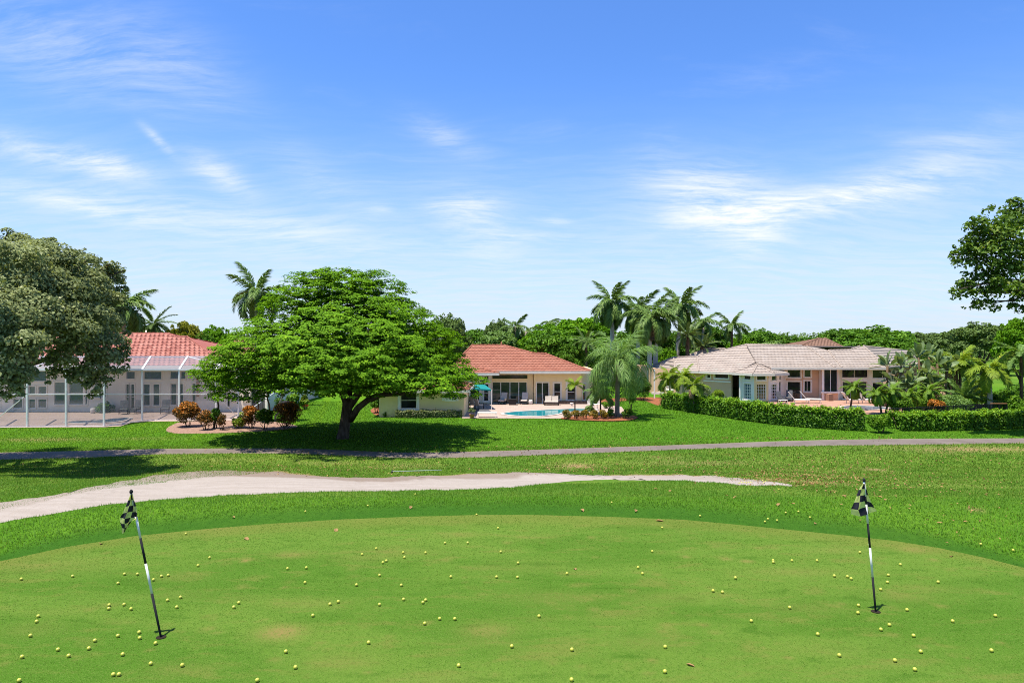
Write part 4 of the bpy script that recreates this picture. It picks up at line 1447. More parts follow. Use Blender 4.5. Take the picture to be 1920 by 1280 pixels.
class Wall:
    """vertical wall from A to B (plan points), seen from the camera side; openings come from photo pixels"""
    def __init__(s, A, B, z0, z1, th=0.25):
        s.A, s.B = Vector((A[0], A[1], 0)), Vector((B[0], B[1], 0))
        s.z0, s.z1, s.th = z0, z1, th
        s.L = (s.B - s.A).length
        s.u = (s.B - s.A).normalized()
        n = Vector((s.u.y, -s.u.x, 0))
        if n.dot(-s.A) < 0: n = -n
        s.n = n
        s.op = []

    def uz(s, px, py):
        k = Vector(((px - CX) / F, 1, -(py - CY) / F))
        d = s.A.dot(s.n) / k.dot(s.n)
        P = k * d
        return (P - s.A).dot(s.u), P.z + CAMZ

    def P(s, u, z, off=0.0):
        p = s.A + s.u * u + s.n * off
        return Vector((p.x, p.y, z))

    def rect(s, x0, x1, y0, y1):
        u0, za = s.uz(x0, (y0 + y1) / 2)
        u1, _ = s.uz(x1, (y0 + y1) / 2)
        um = (x0 + x1) / 2
        zt, zb = s.uz(um, y0)[1], s.uz(um, y1)[1]
        u0, u1 = max(0.03, min(u0, u1)), min(s.L - 0.03, max(u0, u1))
        return u0, u1, max(s.z0 + 0.03, zb), min(s.z1 - 0.02, zt)

    def box(s, mb, u0, u1, z0, z1, o0, o1, mat=0):
        V = [s.P(u, z, o) for o in (o0, o1) for z in (z0, z1) for u in (u0, u1)]
        return mb.add(V, [(0, 1, 3, 2), (4, 6, 7, 5), (0, 4, 5, 1), (2, 3, 7, 6), (0, 2, 6, 4), (1, 5, 7, 3)], mat)

    def build(s, house, mat, name='wall', label=None):
        us = sorted({0, s.L, *[o[0] for o in s.op], *[o[1] for o in s.op]})
        zs = sorted({s.z0, s.z1, *[o[2] for o in s.op], *[o[3] for o in s.op]})
        mb = MB()
        ins = lambda u, z: any(o[0] < u < o[1] and o[2] < z < o[3] for o in s.op)
        for i in range(len(us) - 1):
            for j in range(len(zs) - 1):
                if us[i + 1] - us[i] < 1e-5 or zs[j + 1] - zs[j] < 1e-5 or ins((us[i] + us[i + 1]) / 2, (zs[j] + zs[j + 1]) / 2):
                    continue
                a, b, c, d = us[i], us[i + 1], zs[j], zs[j + 1]
                mb.add([s.P(a, c), s.P(b, c), s.P(b, d), s.P(a, d)], [(0, 1, 2, 3)])
                mb.add([s.P(a, c, -s.th), s.P(b, c, -s.th), s.P(b, d, -s.th), s.P(a, d, -s.th)], [(3, 2, 1, 0)])
        for a, b, c, d in s.op + [(0, s.L, s.z0, s.z1)]:
            for (u0, z0), (u1, z1) in (((a, c), (b, c)), ((b, c), (b, d)), ((b, d), (a, d)), ((a, d), (a, c))):
                mb.add([s.P(u0, z0), s.P(u1, z1), s.P(u1, z1, -s.th), s.P(u0, z0, -s.th)], [(0, 1, 2, 3)])
        return part(name, mb, mat, house, label=label)

    def window(s, house, x0, x1, y0, y1, trim=0.0, vm=(), hm=(), glass='glass', frame='white', fw=0.05, name='window', trimmat='pinkwhite', dep=0.10, label=None, mw=0.045):
        u0, u1, z0, z1 = s.rect(x0, x1, y0, y1)
        if u1 - u0 < 0.08 or z1 - z0 < 0.08:
            return
        s.op.append((u0, u1, z0, z1))
        mb = MB()
        e = 0.003
        i0, i1 = -dep, -dep + 0.06
        s.box(mb, u0 + e, u0 + fw, z0 + e, z1 - e, i0, i1)
        s.box(mb, u1 - fw, u1 - e, z0 + e, z1 - e, i0, i1)
        s.box(mb, u0 + fw, u1 - fw, z0 + e, z0 + fw, i0, i1)
        s.box(mb, u0 + fw, u1 - fw, z1 - fw, z1 - e, i0, i1)
        cu = [u0 + fw] + [u0 + (u1 - u0) * f for f in vm] + [u1 - fw]
        cz = [z0 + fw] + [z0 + (z1 - z0) * f for f in hm] + [z1 - fw]
        for c in cu[1:-1]:
            s.box(mb, c - mw / 2, c + mw / 2, z0 + fw, z1 - fw, i0, i1)
        for c in cz[1:-1]:
            s.box(mb, u0 + fw, u1 - fw, c - mw / 2, c + mw / 2, i0 + 0.004, i1 + 0.004)
        w = part(name, mb, M[frame], house, label=label)
        many = len(vm) + len(hm) > 3
        pn = MB()
        for a, b in zip(cu[:-1], cu[1:]):
            for c, d in zip(cz[:-1], cz[1:]):
                q = MB() if not many else pn
                s.box(q, a, b, c, d, i0 + 0.012, i0 + 0.025)
                if not many:
                    part('pane', q, M[glass], w)
        if many:
            part('pane', pn, M[glass], w)
        if trim:
            t = MB()
            o0, o1 = 0.002, 0.05
            s.box(t, u0 - trim, u0, z0 - trim, z1 + trim, o0, o1)
            s.box(t, u1, u1 + trim, z0 - trim, z1 + trim, o0, o1)
            s.box(t, u0, u1, z1, z1 + trim, o0, o1)
            s.box(t, u0, u1, z0 - trim * 1.1, z0, o0, o1 + 0.04)
            part('trim', t, M[trimmat], w)
        return w


def tile_geo(poly, rng, e=0.36, w=0.30, hgt=0.05, lip=0.035):
    """courses of barrel tiles over one roof plane; the first two points are the eave"""
    P = [Vector(p) for p in poly]
    U = (P[1] - P[0]).normalized()
    n = Vector((0, 0, 0))
    for i in range(len(P)):
        a, b = P[i], P[(i + 1) % len(P)]
        n += Vector(((a.y - b.y) * (a.z + b.z), (a.z - b.z) * (a.x + b.x), (a.x - b.x) * (a.y + b.y)))
    n = n.normalized()
    if n.z < 0: n = -n
    Vd = n.cross(U).normalized()
    if Vd.z < 0: Vd = -Vd
    q = np.array([((p - P[0]).dot(U), (p - P[0]).dot(Vd)) for p in P])
    vmax = q[:, 1].max()

    def span(v):
        xs = []
        for i in range(len(q)):
            (a, b), (c, d) = q[i], q[(i + 1) % len(q)]
            if abs(b - d) < 1e-6:
                if abs(b - v) < 1e-4: xs += [a, c]
            elif min(b, d) - 1e-6 <= v <= max(b, d) + 1e-6:
                xs.append(a + (c - a) * (v - b) / (d - b))
        return (min(xs), max(xs)) if xs else None

    prof = np.array([0.0, 0.75, 1.0, 0.75]) * hgt
    Vs, Fs, Ts, k = [], [], [], 0
    O, Un, Vn, Nn = (np.array(x) for x in (P[0], U, Vd, n))
    r, v = 0, 0.0
    while v < vmax - 0.05:
        v1 = min(v + e, vmax)
        a, b = span(v + 1e-5), span(v1 - 1e-5)
        if a is None or b is None: break
        lo, hi = min(a[0], b[0]), max(a[1], b[1])
        ks = np.arange(math.floor(lo / w * 4), math.ceil(hi / w * 4) + 1)
        sh = (r % 2) * 2
        h = prof[(ks + sh) % 4]
        ub = np.clip(ks * w / 4, a[0], a[1])
        ut = np.clip(ks * w / 4, b[0], b[1])
        m = len(ks)
        L0 = O + ub[:, None] * Un + v * Vn + (h * 0 + 0.004)[:, None] * Nn
        L1 = O + ub[:, None] * Un + (v - 0.02) * Vn + (h + lip)[:, None] * Nn
        L2 = O + ut[:, None] * Un + v1 * Vn + (h + 0.004)[:, None] * Nn
        Vs.append(np.concatenate([L0, L1, L2]))
        i = np.arange(m - 1)
        ok = ((ub[1:] - ub[:-1]) > 1e-4) | ((ut[1:] - ut[:-1]) > 1e-4)
        i = i[ok]
        f1 = np.stack([i, i + 1, m + i + 1, m + i], -1) + k
        f2 = np.stack([m + i, m + i + 1, 2 * m + i + 1, 2 * m + i], -1) + k
        Fs += [f1, f2]
        tt = ((ks[:-1] + sh) // 4)[ok]
        base = np.clip(0.5 + rng.normal(0, 0.28, tt.max() - tt.min() + 1 if len(tt) else 1), 0, 1)
        tv = base[tt - tt.min()] if len(tt) else np.zeros(0)
        Ts += [tv * 0.5, tv]
        k += 3 * m
        v += e
        r += 1
    return np.concatenate(Vs), np.concatenate(Fs), np.concatenate(Ts)


TILE = {'tile_pink': dict(e=0.62, w=0.40, hgt=0.015, lip=0.042), 'tile_terra': dict(e=0.52, w=0.36, hgt=0.025, lip=0.042)}


class Roof:
    def __init__(s, mat, seed=1):
        s.mat, s.rng = mat, np.random.default_rng(seed)
        s.V, s.F, s.T, s.k = [], [], [], 0
        s.slab, s.caps, s.fas = MB(), [], MB()

    def face(s, poly, slab=True, tiles=True, **kw):
        P = [Vector(p) for p in poly]
        if tiles:
            kw = {**TILE.get(s.mat, {}), **kw}
            V, Fc, T = tile_geo(P, s.rng, **kw)
            s.V.append(V); s.F.append(Fc + s.k); s.T.append(T); s.k += len(V)
        if slab:
            n = len(P)
            V2 = [p - Vector((0, 0, 0.012)) for p in P] + [p - Vector((0, 0, 0.14)) for p in P]
            s.slab.add(V2, [tuple(range(n)), tuple(reversed(range(n, 2 * n)))] + [(i, (i + 1) % n, n + (i + 1) % n, n + i) for i in range(n)])
        return P

    def plane(s, A, B, pitch, pixels):
        """face through eave A-B rising away from the camera; other corners by photo pixel"""
        A, B = Vector(A), Vector(B)
        u = (B - A).normalized()
        h = Vector((-u.y, u.x, 0)).normalized()
        if h.y < 0: h = -h
        n = u.cross(Vector((h.x, h.y, pitch))).normalized()
        o = []
        for px, py in pixels:
            kx = Vector(((px - CX) / F, 1, -(py - CY) / F))
            d = (A - Vector((0, 0, CAMZ))).dot(n) / kx.dot(n)
            o.append(Vector((kx.x * d, d, CAMZ + kx.z * d)))
        return [A, B] + o

    def cap(s, P, Q, r=0.10):
        P, Q = Vector(P), Vector(Q)
        L = (Q - P).length
        n = max(1, int(L / 0.42))
        mb = MB()
        s.caps.append(mb)
        for i in range(n):
            a, b = P.lerp(Q, i / n), P.lerp(Q, min(1, (i + 1.12) / n))
            mb.tube([a + Vector((0, 0, 0.05)), b + Vector((0, 0, 0.035))], [r, r * 0.82], 6)

    def fascia(s, A, B, h=0.2, th=0.07, up=0.02):
        A, B = Vector(A), Vector(B)
        u = (B - A).normalized()
        n = Vector((u.y, -u.x, 0))
        if n.dot(-A) < 0: n = -n
        c = (A + B) / 2 + n * 0.05 - Vector((0, 0, h / 2 - up))
        s.fas.obox(c, u * (B - A).length / 2, n * th / 2, Vector((0, 0, h / 2)))
        # soffit
        s.fas.obox((A + B) / 2 - n * 0.45 - Vector((0, 0, h - up - 0.02)), u * (B - A).length / 2, n * 0.44, Vector((0, 0, 0.015)))

    def build(s, house, fmat='fascia'):
        rf = part('roof', s.slab, M[s.mat], house)
        V, Fc, T = np.concatenate(s.V), np.concatenate(s.F), np.concatenate(s.T)
        part('roof_tiles', np_mesh('roof_tiles', V, Fc, T), M[s.mat], rf, kind='stuff')
        for c in s.caps:
            part('ridge_cap', c, M[s.mat], rf)
        if s.fas.v:
            part('fascia', s.fas, M[fmat], rf)
        return rf


def sheet(name, pix, z, mat, label, thick=0.0, kind='structure', excl=True, cat=None):
    P = [gp(a, b, z) for a, b in pix]
    if excl:
        EXCL.append([(p.x, p.y) for p in P])
    mb = MB()
    n = len(P)
    V = P + [Vector((p.x, p.y, z - max(thick, 0.02))) for p in P]
    mb.add(V, [tuple(range(n)), tuple(reversed(range(n, 2 * n)))] + [(i, (i + 1) % n, n + (i + 1) % n, n + i) for i in range(n)])
    return top(name, mb, mat, label, kind=kind, cat=cat)


def smooth_px(pts, n=8):
    """closed Catmull-Rom through pixel points"""
    P = np.array(pts, float)
    o = []
    m = len(P)
    for i in range(m):
        a, b, c, d = P[(i - 1) % m], P[i], P[(i + 1) % m], P[(i + 2) % m]
        for t in np.linspace(0, 1, n, endpoint=False):
            o.append(0.5 * ((2 * b) + (-a + c) * t + (2 * a - 5 * b + 4 * c - d) * t * t + (-a + 3 * b - 3 * c + d) * t ** 3))
    return [tuple(x) for x in o]


def pool(name, pix, z, mat, label):
    pts = smooth_px(pix, 6)
    P = [gp(a, b, z) for a, b in pts]
    mb = MB()
    mb.add(P, [tuple(range(len(P)))])
    w = top(name, mb, M[mat], label, kind='structure')
    c = MB()
    ctr = sum(P, Vector()) / len(P)
    n = len(P)
    V = []
    for p in P:
        o = (p - ctr).normalized() * 0.32
        V += [p + Vector((0, 0, 0.0)), p + Vector((0, 0, 0.045)), p + o + Vector((0, 0, 0.045)), p + o + Vector((0, 0, -0.05))]
    Fs = []
    for i in range(n):
        j = (i + 1) % n
        for k in range(3):
            Fs.append((i * 4 + k, j * 4 + k, j * 4 + k + 1, i * 4 + k + 1))
    c.add(V, Fs)
    part('coping', c, M['coping'], w)
    return w


# ---------------------------------------------------------------- middle house
def middle_house():
    H = thing('house', 'cream single-storey house with terracotta tile roof behind the turquoise pool', 'house', (-2.0, 76, 0))
    # low wing on the left
    dW = 58.6
    w = Wall((xd(716, dW), dW), (xd(870, dW), dW), 0, 2.35)
    w.window(H, 751, 781, 736.5, 766, 0.24, hm=(0.53,), trimmat='white')
    w.window(H, 834, 855, 736.5, 746.5, 0.22, hm=(0.45,), trimmat='white')
    w.build(H, M['cream'])
    XL, XR = xd(716, dW), xd(870, dW)
    for A, B in (((XR, dW + .02), (XR, 64.5)), ((XL, dW + .02), (XL, 65.8))):
        Wall(A, B, 0, 2.35).build(H, M['cream'])
    Wall((XL, 65.8), (XR, 65.8), 0, 2.35).build(H, M['cream'])
    # corner quoin and white corner strip
    R = Roof('tile_terra', 3)
    ze = 2.36
    e0, e1 = Vector((xd(706, 58.0), 58.0, ze)), Vector((xd(879, 58.0), 58.0, ze))
    b0, b1 = Vector((e0.x, 66.4, ze)), Vector((e1.x, 66.4, ze))
    r0, r1 = Vector((e0.x + 4.2, 62.2, ze + 1.3)), Vector((e1.x - 4.2, 62.2, ze + 1.3))
    R.face([e0, e1, r1, r0]); R.face([e1, b1, r1]); R.face([b1, b0, r0, r1]); R.face([b0, e0, r0])
    for a, b in ((e0, r0), (e1, r1), (r0, r1)): R.cap(a, b)
    R.fascia(e0, e1, 0.24); R.fascia(e1, b1, 0.24); R.fascia(b0, e0, 0.24)
    # main block
    d1 = 71.1
    zt = 3.42
    a = Wall((xd(872, d1), d1), (xd(922, d1), d1), 0, zt)
    a.window(H, 881, 899, 727, 752, 0.12, hm=(0.52,), trimmat='pinkwhite')
    a.window(H, 907, 916, 719, 752, 0.12, hm=(0.48,), trimmat='pinkwhite')
    a.window(H, 907.5, 916, 704, 712, 0.08, trimmat='pinkwhite')
    a.build(H, M['offwhite'])
    b = Wall((xd(922.1, d1), d1 + 0.25), (xd(1000, d1), d1 + 0.25), 0, zt)
    b.window(H, 923, 989, 702.5, 709.5, glass='glass', fw=0.03, frame='black')
    b.window(H, 923, 988, 716, 756.6, vm=(0.245, 0.51, 0.765), name='sliding_door', glass='glass_green', fw=0.04, mw=0.07)
    b.build(H, M['cream'])
    c = Wall((xd(1000, d1) + 0.05, d1), (xd(1090, d1), d1), 0, zt)
    c.window(H, 1006, 1029, 717, 756.6, 0.06, vm=(0.47,), name='sliding_door', fw=0.04, mw=0.07)
    c.window(H, 1038.5, 1051, 718, 749.5, 0.13, hm=(0.49,), trimmat='offwhite')
    c.window(H, 1063.5, 1078, 718.5, 750, 0.16, hm=(0.49,), trimmat='offwhite')
    c.build(H, M['cream'])
    d = Wall((xd(1090, d1) + 0.02, d1 + 0.02), (xd(1112, 74.5), 74.5), 0, zt)
    d.window(H, 1092, 1098, 719, 750, 0.06, hm=(0.49,))
    d.build(H, M['cream'])
    xr, xl = xd(1112, 74.5), xd(845, 72)
    Wall((xr, 74.52), (xr, 86), 0, zt).build(H, M['cream'])
    Wall((xl, 72), (xl, 86), 0, zt).build(H, M['cream'])
    Wall((xl, 72), (xd(872, d1), d1 + .1), 0, zt).build(H, M['cream'])
    Wall((xl, 86), (xr, 86), 0, zt).build(H, M['cream'])
    pl = MB()
    for x0, x1 in ((1034, 1100),):
        pl.box((xd(x0, d1), d1 - 0.75, 0.02), (xd(x1, d1), d1 - 0.03, 0.34))
    part('planter', pl, M['planter'], H)
    # main roof: eave 1 m in front of the wall
    ye, zr = 69.9, 3.44
    A, B = Vector((xd(838, ye), ye, zr)), Vector((xd(1108, ye), ye, zr))
    f = R.plane(A, B, 0.33, [(1022, 663), (1000, 662.5), (945, 647.5), (885, 647.5)])
    R.face(f)
    Ba, Ct = f[1], f[2]
    back = lambda p: Vector((p.x, 2 * 79.2 - p.y, p.z))
    yb = 88.6
    f2 = [Vector((B.x, yb, zr)), Vector((A.x, yb, zr)), Vector((f[5].x, f[5].y + .01, f[5].z)), Vector((f[4].x, f[4].y + .01, f[4].z))]
    R.face(f2)
    R.face([B, Vector((B.x, yb, zr)), f[4]], tiles=False)
    R.face([Vector((A.x, yb, zr)), A, f[5]])
    R.cap(f[5], f[4]); R.cap(f[4], f[3]); R.cap(f[3], f[2]); R.cap(f[2], B); R.cap(A, f[5])
    R.fascia(A + Vector((4.1, 0, 0)), B, 0.26)
    # small lower hip in front of the left bay
    g0, g1 = Vector((xd(850, 69.2), 69.2, 3.28)), Vector((xd(936, 69.2), 69.2, 3.28))
    g = R.plane(g0, g1, 0.33, [(900, 690.5), (868, 680)])
    R.face(g); R.cap(g[1], g[2]); R.fascia(g0, g1, 0.24)
    R.build(H)
    # roof vent pipe
    v = MB(); p = at(940, 648, 78.5)
    v.tube([p - Vector((0, 0, 0.3)), p + Vector((0, 0, 0.45))], 0.06, 8)
    part('vent_pipe', v, M['tile_terra'], H)
    return H


# ---------------------------------------------------------------- left house and its screened pool
def left_house():
    H = thing('house', 'pale house with coral barrel tile roof behind the screened pool enclosure', 'house', (-34, 66, 0))
    d = 63.0
    zt = 4.25
    w = Wall((xd(-260, d), d), (xd(470, d), d), 0, zt)
    g = 'glass_green'
    for x0, x1, y0, y1, kw in [(33, 51, 695, 714, {}), (55, 87, 695, 714, {}), (25, 42, 725, 739, {}), (25, 42, 748, 765, {}), (54, 66, 724, 739, {}), (54, 66, 748, 765, {}), (72, 87, 724, 739, {}), (72, 87, 748, 764, {}),
                               (102, 122, 716, 758, {}), (130, 156, 716, 758, {}), (160, 164, 718, 758, {}), (176, 188, 718, 745, {}), (190, 199, 718, 745, {}),
                               (237, 253, 696, 710, {}), (270, 303, 696, 711, {}), (319, 336, 696, 710, {}), (339, 348, 696, 710, {}),
                               (236, 242, 720, 768, {}), (245, 252, 720, 768, {}), (269, 281, 720, 760, {}), (287, 299, 720, 760, {}), (320, 331, 719, 759, {}), (335, 344, 719, 759, {}), (360, 367, 718, 758, {}),
                               (426, 431, 742, 762, {}), (437, 447, 736, 751, {}), (457, 467, 736, 751, {}),
                               (-20, 0, 720, 765, {}), (-60, -30, 720, 765, {}), (-120, -80, 720, 765, {})]:
        nm = 'french_door' if (y1 - y0) > 38 else 'window'
        w.window(H, x0, x1, y0, y1, 0.10, glass=g, name=nm, trimmat='offwhite', hm=((0.5,) if nm == 'french_door' else ()), fw=0.035, mw=0.03)
    w.build(H, M['offwhite'])
    # dark louvred panel next to the corner, then the bright side wall running back
    sl = MB()
    s0 = Wall((xd(470.3, d), d + 0.3), (xd(501, d), d + 0.3), 0, zt)
    for i in range(9):
        u = s0.L * (i + 0.1) / 9
        s0.box(sl, u, u + s0.L / 9 * 0.8, 0.1, 2.4, 0.01, 0.06)
    s0.build(H, M['offwhite'])
    part('louvre_panel', sl, M['slate'], H)
    s1 = Wall((xd(501.5, d), d), (xd(549, 69.5), 69.5), 0, zt)
    s1.build(H, M['white'])
    s2 = Wall((xd(549, 69.5), 69.6), (xd(577, 76), 76), 0, zt)
    s2.build(H, M['white'])
    xr, xl = xd(577, 76), xd(-260, d)
    Wall((xr, 76.1), (xr, 80), 0, zt).build(H, M['offwhite'])
    Wall((xl, d), (xl, 80), 0, zt).build(H, M['offwhite'])
    Wall((xl, 80), (xr, 80), 0, zt).build(H, M['offwhite'])
    R = Roof('tile_coral', 8)
    ye, ze = 61.6, 4.30
    A, B = Vector((xd(-290, ye), ye, ze)), Vector((xd(425, ye), ye, ze))
    f = R.plane(A, B, 0.30, [(351, 631.5), (331, 631.5), (316, 625.5), (150, 625.5)])
    R.face(f, e=0.52, w=0.46, hgt=0.08, lip=0.05)
    yb = 2 * f[4].y - ye
    R.face([Vector((B.x, yb, ze)), Vector((A.x, yb, ze)), f[5], f[4]], e=0.52, w=0.46, hgt=0.08, lip=0.05)
    R.face([B, Vector((B.x, yb, ze)), f[4]], tiles=False)
    R.face([Vector((A.x, yb, ze)), A, f[5]], e=0.52, w=0.46, hgt=0.08, lip=0.05)
    R.cap(f[5], f[4]); R.cap(f[4], f[3]); R.cap(f[3], f[2]); R.cap(f[2], B); R.cap(A, f[5])
    # right rear part of the roof over the bright side wall
    C0, C1 = Vector((xd(420, 66), 66, ze)), Vector((xd(590, 77), 77, ze))
    m = Vector((xd(440, 76), 76, ze + 2.6))
    R.face([C0, C1, m], e=0.52, w=0.46, hgt=0.08, lip=0.05)
    R.fascia(A, B, 0.26)
    R.build(H)
    v = MB(); p = at(274, 625, 75)
    v.tube([p - Vector((0, 0, 0.3)), p + Vector((0, 0, 0.35))], 0.07, 8)
    part('vent_pipe', v, M['offwhite'], H)

    # ---- enclosure
    E = thing('pool_enclosure', 'white aluminium screen enclosure standing over the pool of the coral-roofed house', 'pool cage', (-38, 52, 0))
    zb, zr, zm = 4.35, 4.35, 2.5
    base = [(-160, 801), (-95, 801), (-25, 800.5), (51, 800), (124, 799.5), (195, 798.5), (266.5, 788.5), (336, 786.5), (405, 786)]
    P = [gp(a, b, 0.05) for a, b in base]
    # front line is straight along the first posts, then steps back round the pool
    zt_ = [CAMZ - (693 - CY) / F * p.y for p in P]
    Tp = [Vector((p.x, p.y, z)) for p, z in zip(P, zt_)]
    Md = [Vector((p.x, p.y, CAMZ - (739 - CY) / F * p.y)) for p in P]
    for p, q in zip(P, Tp):
        mb = MB(); mb.bar(p, q, 0.12, 0.12); part('post', mb, M['alu'], E)
    for L_, nm, s in ((Tp, 'eave_beam', 0.16), (Md, 'chair_rail', 0.07), (P, 'sill_rail', 0.08)):
        for a, b in zip(L_[:-1], L_[1:]):
            mb = MB(); mb.bar(a, b, s, s * 0.9); part(nm, mb, M['alu'], E)
    # mansard rafters and upper beam
    Up = []
    for q in Tp:
        dd = q.y + 4.2
        Up.append(Vector((q.x + (q.x / q.y) * 4.2 + 0.75, dd, CAMZ - (668.5 - CY) / F * dd)))
    for a, b in zip(Tp, Up):
        mb = MB(); mb.bar(a, b, 0.14, 0.12); part('rafter', mb, M['alu'], E)
    for a, b in zip(Up[:-1], Up[1:]):
        mb = MB(); mb.bar(a, b, 0.10, 0.1); part('upper_beam', mb, M['alu'], E)
    # right return to the house wall, hip bar and braces
    rB = gp(447, 783, 0.05)
    rT = Vector((rB.x, rB.y, Tp[-1].z))
    for a, b, s in ((rB, rT, 0.1), (Tp[-1], rT, 0.12), (Md[-1], Vector((rB.x, rB.y, Md[-1].z)), 0.07), (Up[-2], rT, 0.09), (Vector((P[-1].x, P[-1].y, Md[-1].z)), rB, 0.05), (rB, Vector((rB.x + 2.2, rB.y + 6, 2.6)), 0.05)):
        mb = MB(); mb.bar(a, b, s); part('brace', mb, M['alu'], E)
    a, b = P[2], Md[3]
    mb = MB(); mb.bar(a, b, 0.05); part('brace', mb, M['alu'], E)
    mb = MB(); mb.bar(Tp[3], Up[4].lerp(Up[3], 0.35), 0.07); part('brace', mb, M['alu'], E)
    for i in range(len(P) - 1):
        o = Vector((0, 0.03, 0))
        mb = MB(); mb.add([P[i] + o, P[i + 1] + o, Tp[i + 1] + o, Tp[i] + o], [(0, 1, 2, 3)])
        part('screen_panel', mb, M['screen'], E)
        mb = MB(); mb.add([Tp[i] + o, Tp[i + 1] + o, Up[i + 1] + o, Up[i] + o], [(0, 1, 2, 3)])
        part('screen_panel', mb, M['screen'], E)
        hb = [Vector((u.x + 0.6, 61.4, 4.45)) for u in (Up[i], Up[i + 1])]
        mb = MB(); mb.add([Up[i] + o, Up[i + 1] + o, hb[1], hb[0]], [(0, 1, 2, 3)])
        part('screen_panel', mb, M['screen'], E)
    sheet('pool_deck', [(-300, 802.5), (196, 800), (226, 798.5), (246, 792), (268, 790), (480, 787), (484, 770), (-300, 771)], 0.05, M['paver_pink'], 'pale pink paved deck inside the pool enclosure')
    pool('pool_water', [(126, 791.5), (150, 789.5), (185, 788), (215, 785), (241, 783.5), (234, 788), (205, 792), (150, 793.5)], 0.06, 'pool_blue', 'small blue swimming pool behind the screen')


# ---------------------------------------------------------------- right house
def right_house():
    H = thing('house', 'tan house with pale pinkish tile roofs and white-trimmed tall windows at the right', 'house', (30, 80, 0))
    R = Roof('tile_pink', 17)
    ez = lambda px, py, z: Vector(((px - CX) / F * (CAMZ - z) * F / (py - CY), (CAMZ - z) * F / (py - CY), z))
    z1, z2 = 3.05, 3.62
    pt = 0.32
    # oblique left wing
    L0, L1 = ez(1221, 687.5, 3.45), None
    a0, a1 = ez(1266, 694.8, z1), ez(1312, 696.4, z1)
    fw = R.plane(a0, a1, pt, [(1307, 669), (1263, 670)])
    # left slope of the wing runs back to the far corner
    far = Vector((xd(1220, 90), 90, CAMZ - (687 - CY) / F * 90))
    R.face(fw)
    R.face([far, a0, fw[3]])
    R.face([Vector((xd(1330, 100), 100, 3.6)), far, fw[3], fw[2]])
    R.cap(fw[2], fw[3]); R.cap(fw[3], a0); R.cap(fw[3], far)
    # left middle slope
    b0, b1 = ez(1311, 696.6, z1), ez(1377, 699, z1)
    fm = R.plane(b0, b1, pt, [(1417, 679), (1400, 646), (1307, 668.5)])
    R.face(fm)
    R.cap(fm[3], fm[2]); R.cap(fm[4], b0); R.cap(fm[3], fm[4])
    # main slope
    ye = 74.4
    m0, m1 = Vector((xd(1446, ye), ye, z2)), Vector((xd(1566, ye), ye, z2))
    f = R.plane(m0, m1, 0.30, [(1512, 649.5), (1504, 648), (1400, 646), (1418, 680)])
    R.face(f)
    R.cap(f[4], f[3])
    # narrow slope over the black-glazed bay
    n0, n1 = Vector((xd(1566, ye), ye, z2)), Vector((xd(1579, ye), ye, z2))
    fb = R.plane(n0, n1, 0.30, [(1553, 657), (1540, 653), (1513, 649.5)])
    R.face(fb); R.cap(fb[0], fb[4]); R.cap(fb[1], fb[2])
    # right slopes
    r0, r1 = Vector((xd(1579, ye), ye, z2)), Vector((xd(1664, ye), ye, z2))
    fr = R.plane(r0, r1, 0.30, [(1619, 649), (1612, 649.2), (1594, 656), (1553, 657)])
    R.face(fr); R.cap(fr[2], r1); R.cap(fr[4], fr[5]); R.cap(fr[3], fr[4])
    s1 = Vector((xd(1728, 84), 84, z2))
    s2 = Vector((xd(1706, 92), 92, CAMZ - (658.5 - CY) / F * 92))
    R.face([r1, s1, s2, fr[2]]); R.cap(fr[2], s2)
    # rear slopes close the roof
    yb = 98
    R.face([Vector((s1.x, yb, z2)), Vector((fm[4].x, yb, z2)), fm[3], f[3], fr[2], s2], tiles=False)
    R.face([Vector((fm[4].x, yb, z2)), fm[4], fm[3]], tiles=False)
    # small roof seen over the wing
    q0, q1 = Vector((xd(1283, 93), 93, CAMZ - (669.5 - CY) / F * 93)), Vector((xd(1372, 93), 93, CAMZ - (668 - CY) / F * 93))
    q = R.plane(q0, q1, 0.30, [(1360, 653.8), (1326, 653)])
    R.face(q); R.cap(q[3], q[0]); R.cap(q[2], q[3])
    # hexagonal bay roof
    h = [ez(1374, 699.2, z1), ez(1411, 701, z1 + 0.02), ez(1452, 701, z1 + 0.02), ez(1479, 700, z1)]
    h[0] = Vector((xd(1374, 74.6), 74.6, z1)); h[1] = Vector((xd(1411, 72.3), 72.3, z1)); h[2] = Vector((xd(1452, 72.3), 72.3, z1)); h[3] = Vector((xd(1479, 73.8), 73.8, z1))
    ap = at(1421, 682, 76.3)
    rr = at(1452, 688.5, 76.5)
    R.face([h[0], h[1], ap]); R.face([h[1], h[2], ap]); R.face([h[2], h[3], rr, ap]) 
    for a, b in ((h[0], ap), (h[1], ap), (h[2], ap)): R.cap(a, b)
    for a, b in ((a0, a1), (b0, b1), (h[0], h[1]), (h[1], h[2]), (h[2], h[3]), (m0, m1), (n0, n1), (r0, r1)):
        R.fascia(a, b, 0.22)
    R.fascia(far, a0, 0.2)
    R.build(H)
    # ---- walls
    zt = 3.0
    # wing front, stepping along the oblique eave
    wA, wB = (xd(1227, 84), 84), (a0.x + .35, a0.y + 1.0)
    w0 = Wall(wA, wB, 0, 3.2)
    w0.window(H, 1250, 1261, 711, 729, 0.16, vm=(0.33, 0.67), hm=(0.25, 0.5, 0.75), mw=0.05, trimmat='white', glass='glass_green')
    w0.build(H, M['tan'])
    w1 = Wall(wB, (b1.x, b1.y + 1.0), 0, zt)
    w1.window(H, 1325, 1332, 701.5, 708.5, 0.1, trimmat='white')
    w1.window(H, 1340, 1366, 700.6, 709.2, 0.12, trimmat='white')
    w1.window(H, 1373, 1381, 701.5, 709.8, 0.1, trimmat='white')
    w1.build(H, M['tan'])
    band = MB()
